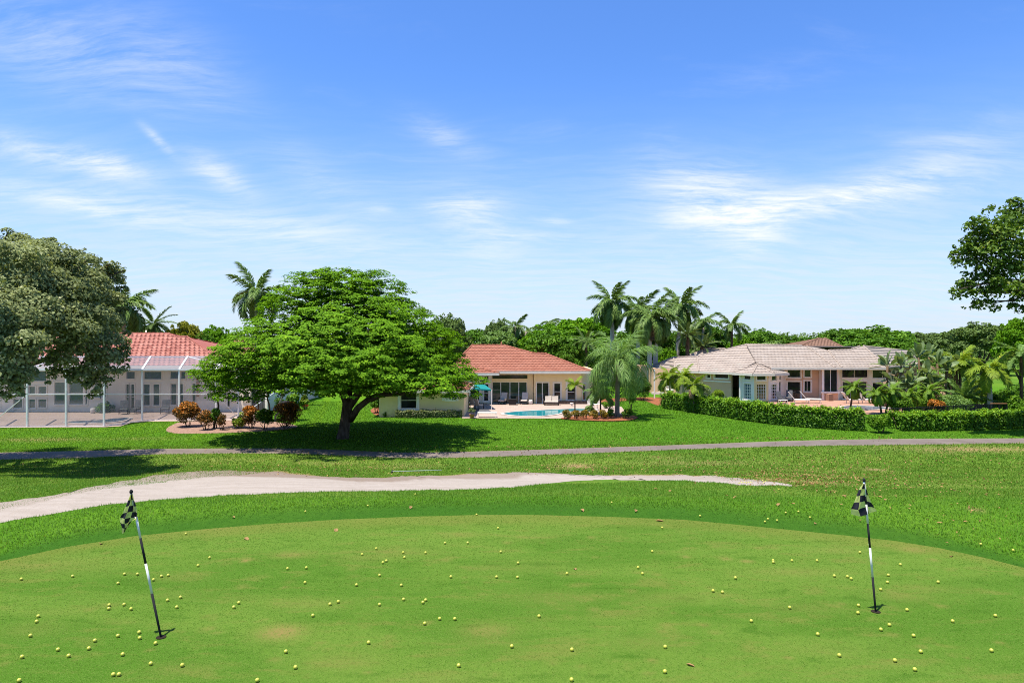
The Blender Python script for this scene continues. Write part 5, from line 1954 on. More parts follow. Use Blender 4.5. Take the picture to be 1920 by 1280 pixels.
    u0, zb_ = w1.uz(1320, 712.5)
    w1.box(band, max(0.2, u0), w1.L - 0.05, zb_ - 0.12, zb_ + 0.02, 0.052, 0.09)
    part('window_band', band, M['white'], H)
    # hexagonal bay
    c0, c1, c2, c3 = (xd(1386, 74.6), 74.6), (xd(1414, 73.0), 73.0), (xd(1441, 73.0), 73.0), (xd(1461, 74.2), 74.2)
    k0 = Wall(c0, c1, 0.0, zt)
    k0.window(H, 1395, 1407.5, 703, 711.5, 0.12, trimmat='white')
    k0.window(H, 1394.5, 1408, 719, 748, 0.13, vm=(0.25, 0.5, 0.75), hm=(0.2, 0.4, 0.6, 0.8), glass='glass_blue', trimmat='white', mw=0.035)
    k0.build(H, M['pinkwhite'])
    k1 = Wall((c1[0] + .02, c1[1]), (c2[0] - .02, c2[1]), 0.0, zt)
    k1.window(H, 1419, 1436, 704, 712.5, 0.12, trimmat='pinkwhite')
    k1.window(H, 1418.5, 1436, 720, 749, 0.13, vm=(0.25, 0.5, 0.75), hm=(0.2, 0.4, 0.6, 0.8), glass='glass_gold', trimmat='cream', mw=0.035)
    k1.build(H, M['cream'])
    k2 = Wall(c2, c3, 0.0, zt)
    k2.window(H, 1446.5, 1456, 704, 713, 0.08, trimmat='white')
    k2.window(H, 1446, 1456, 720, 748, 0.09, vm=(0.33, 0.67), hm=(0.2, 0.4, 0.6, 0.8), trimmat='white', mw=0.035)
    k2.build(H, M['pinkwhite'])
    # recessed entrance and patio walls
    zt2 = 3.6
    p0 = Wall((c3[0], 74.4), (xd(1474, 76.4), 76.4), 0.0, zt2)
    p0.window(H, 1461.5, 1465, 704, 712, 0.0)
    p0.window(H, 1461, 1464.5, 715, 745, 0.0)
    p0.build(H, M['pinkwhite'])
    p1 = Wall((xd(1474, 76.4), 76.45), (xd(1535, 76.0), 76.0), 0.0, zt2)
    p1.window(H, 1476.5, 1501, 692.5, 707.5, 0.14, trimmat='pinkwhite')
    p1.window(H, 1476.5, 1501, 715, 748, 0.14, name='sliding_door', trimmat='pinkwhite')
    p1.window(H, 1508, 1520.5, 692.5, 706.5, 0.12, trimmat='pinkwhite', glass='glass_green')
    p1.window(H, 1508, 1520.5, 713.5, 734, 0.12, vm=(0.45,), trimmat='pinkwhite')
    p1.build(H, M['tan'])
    # black-glazed bay
    y0 = 76.0
    g0 = Wall((xd(1535, y0), y0 - .02), (xd(1541, 74.9), 74.9), 0.0, zt2)
    g0.build(H, M['pinkwhite'])
    g1 = Wall((xd(1541, 74.9) + .01, 74.9), (xd(1571, 74.9), 74.9), 0.0, zt2)
    g1.window(H, 1540.3, 1571, 691.5, 735.5, 0.0, vm=(0.55,), name='bay_window', mw=0.05)
    g1.build(H, M['tan'])
    sill = MB()
    g1.box(sill, -0.15, g1.L + 0.15, 0.85, 1.02, 0.02, 0.2)
    part('sill', sill, M['pinkwhite'], H)
    g2 = Wall((xd(1571, 74.9) + .01, 74.92), (xd(1578, y0), y0), 0.0, zt2)
    g2.build(H, M['pinkwhite'])
    p2 = Wall((xd(1578, y0) + .01, y0), (xd(1668, y0), y0), 0.0, zt2)
    p2.window(H, 1578.5, 1627.5, 692, 708, 0.0, vm=(0.48,), mw=0.04)
    p2.window(H, 1636, 1664, 693, 709, 0.0)
    p2.window(H, 1579.5, 1626, 715, 748, 0.10, vm=(0.33, 0.66), trimmat='pinkwhite', name='sliding_door', glass='glass_green')
    p2.window(H, 1636, 1664, 717, 748, 0.10, trimmat='pinkwhite', name='sliding_door')
    p2.build(H, M['pinkwhite'])
    p3 = Wall((xd(1668, y0) + .01, y0), (s1.x - 0.5, s1.y + .5), 0.0, zt2)
    p3.build(H, M['tan'])
    Wall((s1.x - .5, s1.y + .55), (s1.x - .5, 96), 0.0, zt2).build(H, M['tan'])
    Wall(wA, (xd(1227, 84), 96), 0.0, 3.2).build(H, M['tan'])
    Wall((xd(1227, 84), 96), (s1.x - .5, 96), 0.0, 3.2).build(H, M['tan'])
    # downpipe and corner post of the wing
    dp = MB()
    dp.bar(Vector((xd(1387, 74.2), 74.2, 0.05)), Vector((xd(1387, 74.2), 74.2, 2.95)), 0.12)
    part('downpipe', dp, M['white'], H)
    dp = MB()
    c = gp(1227, 747, 0)
    dp.bar(c, Vector((c.x, c.y, 3.3)), 0.13)
    part('porch_post', dp, M['white'], H)
    dp = MB()
    dp.bar(Vector((c.x - 0.3, c.y + 0.05, 0.62)), Vector((xd(1246, c.y), c.y + 0.05, 0.62)), 0.2)
    part('low_wall', dp, M['white'], H)
    bx = MB()
    bx.box((xd(1551, 74.3), 73.9, 0.03), (xd(1559, 74.3), 74.6, 0.8))
    part('brick_plinth', bx, M['paver_red'], H)
    sheet('patio', [(1440, 757), (1478, 765), (1540, 771), (1600, 776), (1690, 776), (1700, 757), (1670, 750), (1440, 750)], 0.06, M['paver_red'], 'reddish paved patio of the tan house')
    pool('pool_water', [(1580, 763), (1605, 760.5), (1640, 762), (1664, 764.5), (1658, 766.5), (1625, 768.5), (1596, 768)], 0.075, 'pool_blue', 'blue swimming pool beside the tan house')


def far_house(name, label, eave, ridge, zwall, mat, wallmat, depth=9):
    """house seen only by its roof over others: eave and ridge pixel lines at a distance"""
    (x0, x1, ye_, d), (rx0, rx1, ry) = eave, ridge
    H = thing(name, label, 'house', (xd((x0 + x1) / 2, d), d, 0), 'houses seen only by their roofs')
    R = Roof(mat, int(x0))
    z = CAMZ - (ye_ - CY) / F * d
    A, B = Vector((xd(x0, d), d, z)), Vector((xd(x1, d), d, z))
    d2 = d + depth / 2
    r0 = Vector((xd(rx0, d2), d2, CAMZ - (ry - CY) / F * d2))
    r1 = Vector((xd(rx1, d2), d2, r0.z))
    C, D = Vector((B.x, d + depth, z)), Vector((A.x, d + depth, z))
    R.face([A, B, r1, r0], e=0.5, w=0.5); R.face([B, C, r1], e=0.5, w=0.5); R.face([C, D, r0, r1], tiles=False); R.face([D, A, r0], e=0.5, w=0.5)
    R.cap(A, r0, 0.16); R.cap(B, r1, 0.16)
    R.build(H)
    for a, b in (((A.x + .5, d + .5), (B.x - .5, d + .5)), ((A.x + .5, d + .5), (A.x + .5, d + depth - .5)), ((B.x - .5, d + .5), (B.x - .5, d + depth - .5)), ((A.x + .5, d + depth - .5), (B.x - .5, d + depth - .5))):
        Wall(a, b, 0, z - 0.05).build(H, M[wallmat])


middle_house()
left_house()
right_house()
far_house('neighbour_house', 'house behind the tan one showing only its plain brown hip roof', (1478, 1596, 658, 104), (1536, 1546, 634), 3.0, 'tile_brown', 'tan', 14)
far_house('neighbour_house', 'pinkish roof glimpsed between the palm trunks', (1256, 1300, 676, 112), (1268, 1288, 661), 3.0, 'tile_coral', 'offwhite', 10)
far_house('neighbour_house', 'house far behind the spreading tree trunk showing a grey-beige roof', (640, 730, 716, 118), (660, 715, 700), 2.5, 'tile_brown', 'offwhite', 10)

sheet('patio', [(866, 783.5), (1068, 784), (1180, 780), (1165, 762), (1120, 757), (886, 757), (872, 765)], 0.06, M['paver_pink'], 'pale pink paved patio round the turquoise pool')
pool('pool_water', [(944, 775.5), (965, 772.2), (1005, 769.8), (1050, 767.6), (1085, 766.4), (1118, 768), (1100, 771), (1062, 772), (1044, 776.5), (1015, 780), (980, 780), (955, 778)], 0.075, 'pool_teal', 'turquoise swimming pool behind the cream house')
sheet('mulch_bed', smooth_px([(312, 804), (324, 796), (345, 790.5), (420, 788.5), (500, 789), (545, 795), (557, 800), (520, 806), (440, 810.5), (350, 812.5), (318, 810)], 5), 0.02, M['mulch_pink'], 'pinkish mulch bed with crotons in front of the enclosure')
sheet('mulch_bed', smooth_px([(1052, 784), (1075, 780), (1130, 777), (1180, 778), (1196, 782), (1180, 787), (1140, 788.5), (1090, 787)], 5), 0.08, M['mulch_red'], 'red mulch bed round the drooping palm by the pool')
sheet('mulch_bed', smooth_px([(695, 768), (705, 763), (716, 763), (717, 779), (706, 778), (698, 774)], 5), 0.02, M['mulch_red'], 'small mulch bed at the corner of the cream house')
sheet('mulch_bed', smooth_px([(1100, 750), (1180, 745), (1240, 745), (1246, 752), (1235, 760), (1200, 750), (1130, 754)], 5), 0.02, M['mulch_red'], 'red mulch strip between the two houses')
lawn_blades()

# ------------------------------------------------------------------ trees, palms and planting
big_tree()
oak()
ficus()

# royal palms and others: label, hub pixel, distance, kind ...
def palm_at(name, label, px, pyhub, d, r0, r1, kind, mat, n, els, fs, seed, pxbase=None, **kw):
    z = CAMZ + (CY - pyhub) / F * d
    xb = xd(px if pxbase is None else pxbase, d)
    lean = (xd(px, d) - xb, 0)
    return palm(name, label, (xb, d, 0), z, r0, r1, kind, mat, n, els, fs, seed, lean=lean, **kw)


G1 = 'royal palms behind the houses'
palm_at('royal_palm', 'tallest royal palm left of the tan house, one frond raised above the others', 1148, 566, 98, 0.34, 0.24, 'royal', 'royal', 22, (-60, 76), 1.14, 1, group=G1, shaft=1.3, bulge=0.15)
palm_at('royal_palm', 'royal palm behind and between the two tallest ones of the clump', 1196, 580, 102, 0.33, 0.22, 'royal', 'royal', 19, (-55, 66), 1.06, 2, group=G1, shaft=1.2, bulge=0.15)
palm_at('royal_palm', 'royal palm on the left of the paired pale trunks beside the drooping palm', 1218, 592, 88, 0.33, 0.24, 'royal', 'royal', 20, (-60, 64), 1.06, 3, group=G1, shaft=1.2, bulge=0.12, frond_old=0.1)
palm_at('royal_palm', 'royal palm on the right of the paired pale trunks, with hanging fronds', 1229, 596, 90, 0.33, 0.24, 'royal', 'royal', 20, (-60, 70), 1.07, 4, group=G1, shaft=1.2, bulge=0.12)
palm_at('royal_palm', 'royal palm at the right of the clump above the pale left roof wing', 1277, 572, 98, 0.32, 0.22, 'royal', 'royal', 20, (-58, 74), 1.08, 5, group=G1, shaft=1.2, bulge=0.12, pxbase=1266)
palm_at('royal_palm', 'lone royal palm with dark brown trunk rising behind the pale tiled roof', 1372, 608, 104, 0.22, 0.18, 'royal', 'royal', 15, (-45, 70), 0.80, 6, group=G1, shaft=0.9, trunk='bark_brown')
palm_at('royal_palm', 'royal palm whose crown rises behind the left side of the big spreading tree', 482, 548, 68, 0.30, 0.22, 'royal', 'royal', 15, (-45, 84), 0.95, 7, group=G1, shaft=1.0, phase=3.2)
palm_at('royal_palm', 'royal palm half hidden behind the grey-green oak', 232, 572, 84, 0.30, 0.22, 'royal', 'royal', 20, (-45, 60), 1.2, 8, group=G1, shaft=1.0, phase=0.35)
palm_at('royal_palm', 'distant royal palm between the clump and the lone palm', 1318, 602, 112, 0.28, 0.2, 'royal', 'royal', 15, (-45, 55), 0.85, 9, group=G1, shaft=1.0)
palm_at('date_palm', 'pale greyish palm with stiff fronds beside the half hidden royal palm', 287, 606, 92, 0.3, 0.26, 'date', 'greyg', 24, (-50, 65), 1.1, 10, trunk='bark_brown')
palm_at('date_palm', 'feathery date palm between the royal palms and the pale roof', 1289, 628, 92, 0.28, 0.26, 'date', 'date', 26, (-35, 75), 0.80, 11, trunk='bark_brown', group='date palms')
palm_at('date_palm', 'low date palm with arching fronds just above the pale roof ridge', 1316, 650, 96, 0.3, 0.28, 'date', 'date', 26, (-10, 80), 0.85, 12, trunk='bark_brown', group='date palms')
palm_at('date_palm', 'dusty palm showing left of the drooping palm above the roof edge', 1098, 640, 86, 0.25, 0.22, 'date', 'greyg', 20, (-30, 70), 0.8, 13, trunk='bark_brown', group='date palms')
palm_at('royal_palm', 'far dark palm beside a grey tree over the terracotta roof', 966, 612, 108, 0.25, 0.2, 'royal', 'royal', 14, (-55, 65), 0.72, 14, group='far palms over the terracotta roof')
palm_at('royal_palm', 'far palm with two arching fronds at the right of its dark neighbour', 986, 620, 112, 0.25, 0.2, 'royal', 'royal', 9, (-30, 55), 0.72, 15, group='far palms over the terracotta roof')
palm_at('royal_palm', 'tiny far palm in the gap right of the big spreading tree', 876, 627, 135, 0.25, 0.2, 'royal', 'royal', 10, (-40, 60), 0.5, 16, group='far palms over the terracotta roof')
palm_at('royal_palm', 'far palm poking over the bright flat tree crowns', 1030, 603, 128, 0.25, 0.2, 'royal', 'royal', 10, (-30, 40), 0.6, 17, group='far palms over the terracotta roof')
palm_at('royal_palm', 'second far palm poking over the bright flat tree crowns', 1052, 604, 130, 0.25, 0.2, 'royal', 'royal', 10, (-30, 40), 0.6, 18, group='far palms over the terracotta roof')

palm_at('queen_palm', 'drooping feathery queen palm with slender grey trunk beside the turquoise pool', 1159, 676, 58.6, 0.22, 0.17, 'queen', 'queen', 26, (-28, 86), 1.12, 20, pxbase=1157, trunk='bark_mid')
palm_at('cane_palm', 'young pale green palm in front of the bay window of the cream house', 1078, 722, 63, 0.06, 0.05, 'areca', 'areca', 10, (0, 75), 0.55, 21, trunk='bark_brown')
palm_at('cane_palm', 'dark low palm clump under the drooping queen palm', 1126, 735, 60, 0.08, 0.06, 'areca', 'queen', 13, (-20, 80), 0.85, 22, trunk='bark_brown')
GP = 'yellow-green palms by the tan house wing'
palm_at('cane_palm', 'yellow-green palm nearest the porch post of the tan house wing', 1256, 706, 70, 0.1, 0.08, 'areca', 'areca', 15, (-25, 75), 0.92, 23, group=GP, trunk='bark_pale', shaft=0.4)
palm_at('cane_palm', 'yellow-green palm in the middle of the three by the tan wing', 1281, 706, 68, 0.1, 0.08, 'areca', 'areca', 15, (-30, 75), 0.85, 24, group=GP, trunk='bark_pale', shaft=0.4)
palm_at('cane_palm', 'yellow-green palm with visible grey stem right of its two neighbours, before the tan wall', 1301, 722, 62, 0.1, 0.08, 'areca', 'areca', 14, (-40, 72), 0.8, 25, group=GP, trunk='bark_grey', shaft=0.4, frond_old=0.15)
GR = 'pygmy date palms by the tan house pool'
for i, (px, py, pxb, pyb, lab) in enumerate([(1602, 726, 1594, 769, 'pygmy date palm with yellowing lower fronds and leaning dark stem left of the pool edge'), (1645, 736, 1653, 777, 'pygmy date palm leaning left over the right end of the pool'),
                                             (1672, 734, 1660, 777, 'pygmy date palm leaning right, its stem next to the left-leaning one'), (1703, 740, 1700, 775, 'pygmy date palm below the big paddle-leaved clump'), (1741, 732, 1733, 772, 'pygmy date palm beside the orange croton mound')]):
    b = gp(pxb, pyb)
    palm('pygmy_palm', lab, (b.x, b.y, 0), CAMZ - (py - CY) / F * b.y, 0.09, 0.08, 'robel', 'robel', 26, (-50, 75), 0.98, 30 + i, group=GR, lean=(xd(px, b.y) - b.x, 0), trunk='bark_brown', frond_old=0.0)
palm_at('bottle_palm', 'yellow-green palm with smooth green shaft standing before the far fairway', 1856, 690, 62, 0.30, 0.14, 'areca', 'areca', 13, (-35, 70), 1.30, 40, trunk='bark_pale', shaft=1.5)
palm_at('cane_palm', 'arching silvery palm clump among the garden plants right of the pool', 1808, 745, 63, 0.12, 0.1, 'date', 'queen', 24, (-5, 80), 0.75, 41, trunk='bark_brown')
palm_at('cane_palm', 'bright fan of fronds behind the paddle-leaved clump', 1800, 680, 70, 0.12, 0.1, 'areca', 'areca', 16, (-20, 80), 1.1, 42, trunk='bark_brown')
palm_at('cane_palm', 'pale palm at the right edge reaching in below the ficus boughs', 1915, 660, 62, 0.15, 0.12, 'date', 'queen', 18, (-40, 60), 1.0, 43, trunk='bark_brown')


# paddle-leaved clump
def paddle_mesh(L, Wd, rng, bend=0.5):
    t = np.linspace(0, 1, 9)
    ang = math.radians(8) - bend * t ** 1.4
    X = np.concatenate([[0], np.cumsum(np.cos(ang[1:]))]) * L / 8
    Z = np.concatenate([[0], np.cumsum(np.sin(ang[1:]))]) * L / 8
    V, Fs = [], []
    for i in range(9):
        w = 0.03 if t[i] < 0.3 else Wd / 2 * math.sin(math.pi * min(1, (t[i] - 0.3) / 0.7 * 0.93 + 0.07)) ** 0.6
        V += [(X[i], -w, Z[i] + w * 0.35), (X[i], 0, Z[i]), (X[i], w, Z[i] + w * 0.35)]
    for i in range(8):
        for k in (0, 1):
            Fs.append((3 * i + k, 3 * i + k + 1, 3 * i + k + 4, 3 * i + k + 3))
    return np_mesh('leaf', V, Fs, np.clip(0.5 + rng.normal(0, 0.2, len(Fs)), 0, 1))


rgp = np.random.default_rng(77)
PAD = [paddle_mesh(2.2, 0.55, rgp, b) for b in (0.2, 0.5, 0.9)]
for m_ in PAD: setmats(m_, M['paddle'])
PADD = [paddle_mesh(1.9, 0.35, rgp, b) for b in (0.6, 1.2)]
for m_ in PADD: setmats(m_, M['dead'])
labs = ['paddle-leaved clump plant at the far left, against the pale roof', 'short paddle-leaved plant second from the left of the clump', 'tallest paddle-leaved plant at the middle of the clump', 'paddle-leaved plant with dead brown leaves in front of the roof edge',
        'paddle-leaved plant leaning right on a bare pale stem', 'low paddle-leaved plant in the front of the clump', 'paddle-leaved plant behind the tallest one', 'rightmost paddle-leaved plant of the clump', 'low paddle-leaved plant beside the tan house corner', 'paddle-leaved plant squeezed between the tallest and the leaning one',
        'low paddle-leaved plant under the leaning one', 'paddle-leaved plant behind the rightmost one', 'lowest paddle-leaved plant just above the pygmy palms', 'paddle-leaved plant between the far left one and the tallest']
for i, (px, py, d) in enumerate([(1664, 684, 67), (1690, 684, 66), (1722, 668, 68), (1738, 700, 66), (1757, 680, 68), (1706, 716, 65), (1742, 666, 70), (1776, 690, 68), (1674, 716, 67), (1728, 718, 66), (1752, 722, 65.5), (1792, 682, 70), (1694, 728, 65), (1706, 680, 69)]):
    z = CAMZ - (py - CY) / F * d
    x = xd(px, d)
    t = thing('bird_of_paradise_plant', labs[i], 'plant', (x, d, 0), 'paddle-leaved clump right of the tan house')
    mb = MB()
    ln = 0.9 * (rgp.random() - 0.5)
    mb.tube([(-ln, 0, -0.1), (-ln * 0.5, 0, z * 0.5), (0, 0, z - 0.1)], [0.15, 0.11, 0.10], 8)
    part('stem', mb, M['dead'], t, world=False)
    for k in range(13):
        az = (0 if k % 2 else math.pi) + rgp.normal(0, 0.6) + (math.pi / 5 if i % 2 else -0.4)
        el = 84 - k * 7.5 + rgp.normal(0, 6)
        q = rgp.uniform(0.62, 0.86)
        part('leaf', PAD[k % 3], M['paddle'], t, world=False, loc=(0, 0, z - 0.25), rot=(rgp.normal(0, 0.5), -math.radians(el), az), scale=(q, 0.95, q))
    for k in range(12):
        part('dead_leaf', PADD[k % 2], M['dead'], t, world=False, loc=(0, 0, z - 0.4 - 0.2 * k * z / 3.6), rot=(rgp.normal(0, 0.6), math.radians(10 + 30 * rgp.random()), k * 2.4 + rgp.random()), scale=(0.5, 0.9, 0.5))

# ---- trees beyond the houses (photo column, crown top row, distance, width, kind, label)
for px, py, d, wp, kind, lab in [
    (347, 606, 96, 78, 'yellow', 'yellowish-green rounded tree peeping over the coral roof'), (403, 614, 108, 74, 'bright', 'bright green tree between the coral roof and the spreading tree'), (378, 624, 96, 60, 'mango', 'dark green tree just right of the yellowish one'),
    (300, 622, 110, 70, 'dark', 'dark tree behind the coral roof ridge'), (255, 606, 112, 90, 'greyg', 'greyish tree behind the half hidden palm'), (160, 600, 115, 140, 'dark', 'dark tree behind the grey-green oak'), (60, 600, 118, 140, 'mango', 'green tree far behind the oak crown'),
    (838, 592, 86, 96, 'greyg', 'grey-green tree topping the right shoulder of the spreading tree'), (862, 622, 92, 60, 'mango', 'dark green tree tucked beside the terracotta roof'),
    (905, 618, 132, 90, 'mango', 'distant green tree in the dip right of the spreading tree'), (935, 600, 116, 64, 'greyg', 'grey airy tree with flat top beside the far palms'), (935, 622, 104, 90, 'queen', 'soft green tree directly behind the terracotta ridge'), (985, 628, 110, 80, 'dark', 'dark tree below the far palms'),
    (1055, 606, 122, 150, 'bright', 'bright flat-topped tree behind the dark mango'), (1095, 597, 126, 130, 'bright', 'taller bright flat-topped tree left of the palm clump'), (1010, 622, 104, 90, 'bright', 'bright green tree left of the dark mango'),
    (1038, 619, 90, 128, 'mango', 'dark green mango tree with dense crown behind the terracotta roof'), (1090, 634, 92, 90, 'mango', 'dark green tree at the right slope of the terracotta roof'), (1072, 640, 86, 60, 'mango', 'low dark tree at the end of the terracotta roof'),
    (1140, 640, 104, 110, 'bright', 'yellow-green tree under the tallest royal palm'), (1195, 618, 112, 110, 'dark', 'dark tree filling the royal palm clump'), (1250, 622, 112, 100, 'dark', 'dark tree right of the paired palm trunks'), (1250, 655, 98, 50, 'bright', 'bright bush between the palm trunks'),
    (1318, 612, 118, 110, 'dark', 'dark tree behind the date palms'), (1390, 632, 112, 60, 'bright', 'light green tree at the foot of the lone royal palm'), (1420, 618, 136, 90, 'mango', 'green tree right of the lone royal palm'), (1350, 640, 122, 90, 'queen', 'soft green tree behind the roof ridge'), (1462, 626, 140, 100, 'dark', 'dark round tree above the main pale ridge'),
    (1448, 640, 120, 90, 'queen', 'pale flowering tree low behind the main ridge'), (1512, 633, 175, 100, 'dark', 'distant dark tree left of the brown roof'), (1580, 617, 138, 110, 'dark', 'dark tree rising behind the brown roof'), (1640, 613, 130, 150, 'mango', 'broad dark green tree right of the brown roof'), (1700, 622, 138, 100, 'greyg', 'grey-topped tree at the end of the broad dark one'),
    (1652, 632, 112, 150, 'mango', 'green tree close behind the right end of the pale roof'), (1715, 645, 104, 80, 'mango', 'lower green tree above the paddle-leaved clump'), (1758, 625, 165, 130, 'greyg', 'hazy grey-green tree beyond the far fairway'), (1800, 618, 150, 110, 'greyg', 'grey-green tree left of the big fairway oak'), (1840, 606, 132, 120, 'greyg', 'big grey-green oak at the edge of the far fairway'),
    (1880, 612, 150, 120, 'dark', 'dark tree behind the big fairway oak'), (1912, 600, 82, 86, 'bright', 'rounded light green tree at the right edge'), (1935, 640, 100, 90, 'queen', 'soft green tree at the right edge under the ficus'), (1960, 610, 150, 140, 'greyg', 'grey-green tree just outside on the right'),
    (610, 668, 98, 90, 'dark', 'dark tree seen under the left side of the spreading crown'), (680, 660, 100, 110, 'dark', 'dark tree seen behind the spreading tree trunk'), (760, 655, 96, 100, 'mango', 'green tree behind the low tiled wing'), (560, 640, 110, 110, 'dark', 'dark tree behind the white side wall'), (490, 640, 105, 110, 'mango', 'green tree behind the corner of the coral-roofed house')]:
    bg_tree(px, py, d, wp, kind, lab)


def far_woods():
    rng = np.random.default_rng(90)
    cl = []
    for i in range(420):
        px = rng.uniform(-500, 2500)
        d = rng.uniform(190, 280)
        h = rng.uniform(5.5, 9.0)
        r = rng.uniform(2.6, 4.6)
        cl.append((xd(px, d), d, h - r * 0.8 + 0.4, r * 1.25, r * 1.25, r))
        cl.append((xd(px, d) + rng.normal(0, 2), d - 1, h * 0.35, r * 1.2, r, h * 0.4))
    cl = np.array(cl)
    me = crown_mesh('far_woods', cl, 80000, 1.05, rng, under=0.4)
    top('far_woods', me, M['greyg'], 'far belt of trees along the horizon', 'woods', kind='stuff')


far_woods()

# ---- shrubs of the left bed
GC = 'crotons in the pink mulch bed'
def px_shrub(name, lab, px, pytop, pybot, wpx, mat, n, L, seed, **kw):
    b = gp(px, pybot)
    h = (pybot - pytop) / F * b.y
    r = wpx / F * b.y / 2
    lift = kw.pop('lift', 0.25)
    rz = h / (2 + lift) * 1.02
    return shrub(name, lab, (b.x, b.y, 0), (r, r, rz), mat, n, L, seed, lift=lift, **kw)


px_shrub('croton_shrub', 'large orange and red croton at the left of the pink mulch bed', 352, 756, 800, 52, 'croton', 4370, 0.17, 50, group=GC, extra=('orange', 1100, 0.17), asp=0.32, jit=0.8)
px_shrub('croton_shrub', 'small dark red croton right of the largest left one', 385, 769, 806, 30, 'croton', 1710, 0.15, 51, group=GC, asp=0.32, jit=0.8, extra=('orange', 200, 0.14))
px_shrub('croton_shrub', 'dark green shrub at the foot of the leaning young tree', 404, 765, 803, 24, 'mango', 1520, 0.14, 52, group=GC)
px_shrub('croton_shrub', 'low reddish croton in front of the dark green one', 416, 776, 806, 18, 'croton', 950, 0.14, 53, group=GC, asp=0.32, jit=0.8)
px_shrub('croton_shrub', 'orange-topped croton at the middle of the bed', 472, 761, 803, 36, 'croton', 2470, 0.16, 54, group=GC, extra=('orange', 900, 0.16), asp=0.32, jit=0.8)
px_shrub('croton_shrub', 'dark leafy croton right of the orange-topped one', 497, 766, 806, 34, 'dark', 2090, 0.15, 55, group=GC, extra=('areca', 130, 0.17))
px_shrub('croton_shrub', 'largest bronze croton at the right end of the bed', 536, 757, 803, 60, 'croton', 4560, 0.16, 56, group=GC, extra=('orange', 700, 0.15), asp=0.32, jit=0.8)
px_shrub('green_shrub', 'small light green bush between the crotons', 449, 780, 803, 30, 'areca', 912, 0.16, 57)
px_shrub('green_shrub', 'tiny light green seedling behind the bed', 462, 764, 790, 26, 'areca', 304, 0.15, 58)


def young_tree(lab, pxb, pyb, pxc, pyc, rpx, mat, n, seed, bark='bark_brown', r=0.07, squash=0.7):
    rng = np.random.default_rng(seed)
    b = gp(pxb, pyb)
    d = b.y
    t = thing('young_tree', lab, 'tree', (b.x, d, 0), 'young trees in the pink mulch bed')
    c = at(pxc, pyc, d)
    R = rpx / F * d
    cl = blob_clumps(c, (R, R, R * squash), 16, rng, size=(0.3, 0.5), flat=0.7)
    part('crown', crown_mesh('crown', cl, n, 0.22, rng, asp=0.32, jit=0.85), M[mat], t)
    mb = MB()
    limb(mb, b - Vector((0, 0, .1)), c, r * 1.2, r * 0.7, rng, seg=6, n=7)
    for k in range(5):
        a = rng.uniform(0, 6.28)
        limb(mb, b.lerp(c, 0.75), c + Vector((math.cos(a) * R * 0.7, math.sin(a) * R * 0.7, R * 0.3 * rng.normal())), r * 0.55, 0.02, rng, seg=3, n=5)
    part('trunk', mb, M[bark], t)


young_tree('young leafy tree with thin dark trunk leaning right at the end of the enclosure', 400, 803, 414, 722, 30, 'bright', 2200, 60)
young_tree('young tree with upright dark stem behind the orange-topped croton', 486, 790, 486, 722, 26, 'bright', 1500, 61, r=0.06)
young_tree('young tree with dark stem close to the white side wall', 503, 789, 501, 720, 24, 'mango', 1300, 62, r=0.07)
young_tree('young tree with pale leaning trunk above the bronze croton', 516, 789, 532, 722, 26, 'mango', 1500, 63, bark='bark_pale', r=0.08)

# clipped greenery beside the white side wall
hedge('clipped_hedge', 'clipped block hedge beside the white side wall', [gp(541, 770), gp(558, 770)], 1.6, 1.5, 'hedge', 1500, 0.16, 64)
px_shrub('green_shrub', 'clipped column shrub with yellowish top near the red flowers', 571, 741, 768, 16, 'hedge', 1330, 0.14, 65, extra=('yellow', 160, 0.14), flat=1.2)
px_shrub('dark_shrub', 'dark shrub against the white side wall', 525, 746, 773, 28, 'dark', 1710, 0.15, 66)
px_shrub('dark_shrub', 'low dark bush behind the clipped hedge', 546, 741, 762, 26, 'dark', 1140, 0.15, 67)
px_shrub('red_flowers', 'patch of red flowers at the lawn edge by the column shrub', 573, 757, 766, 10, 'red_fl', 266, 0.12, 68, cat='flowers')
hedge('tall_hedge', 'tall dark hedge across the far end of the lawn between the houses', [(xd(585, 88), 88), (xd(716, 88), 88)], 2.0, 2.6, 'dark', 5200, 0.24, 69)
px_shrub('green_shrub', 'pale shrub before the far dark hedge', 592, 728, 742, 18, 'varieg', 570, 0.18, 70)
px_shrub('green_shrub', 'leafy bright shrub at the corner of the low cream wing', 706, 744, 774, 26, 'hedge', 2850, 0.16, 71)
hedge('variegated_hedge', 'low variegated hedge along the cream wing under its windows', [gp(742, 783), gp(800, 783), gp(866, 782)], 0.7, 0.62, 'varieg', 6500, 0.10, 72, mottled=0.12)
px_shrub('green_shrub', 'small weed at the left corner of the cream wing wall', 722, 772, 782, 10, 'hedge', 304, 0.10, 73)

# pool bed plants
GK = 'gold crotons along the pool bed'
for i, (px, lab) in enumerate([(1062, 'gold croton nearest the water at the left end of the row'), (1079, 'gold croton second from the water'), (1096, 'gold croton in the middle of the row, left of the pale rosette plant'), (1114, 'gold croton right of the pale rosette plant'), (1131, 'gold croton next to the palm trunk')]):
    px_shrub('gold_croton', lab, px, 769, 786.5, 20, 'goldcr', 1178, 0.13, 80 + i, group=GK, asp=0.32, jit=0.85)
px_shrub('rosette_plant', 'pale spiky rosette plant behind the gold crotons', 1105, 760, 780, 18, 'queen', 494, 0.26, 86, asp=0.2, cat='plant')
px_shrub('round_shrub', 'dark round shrub left of the palm trunk beyond the bed', 1140, 752, 766, 22, 'hedge', 1330, 0.12, 87)
px_shrub('dark_shrub', 'dark shrub at the foot of the drooping palm', 1145, 766, 785, 14, 'dark', 760, 0.12, 88)
px_shrub('dark_shrub', 'dark shrub with yellow tips right of the drooping palm', 1176, 768, 786, 24, 'dark', 1140, 0.12, 89, extra=('goldcr', 60, 0.12))
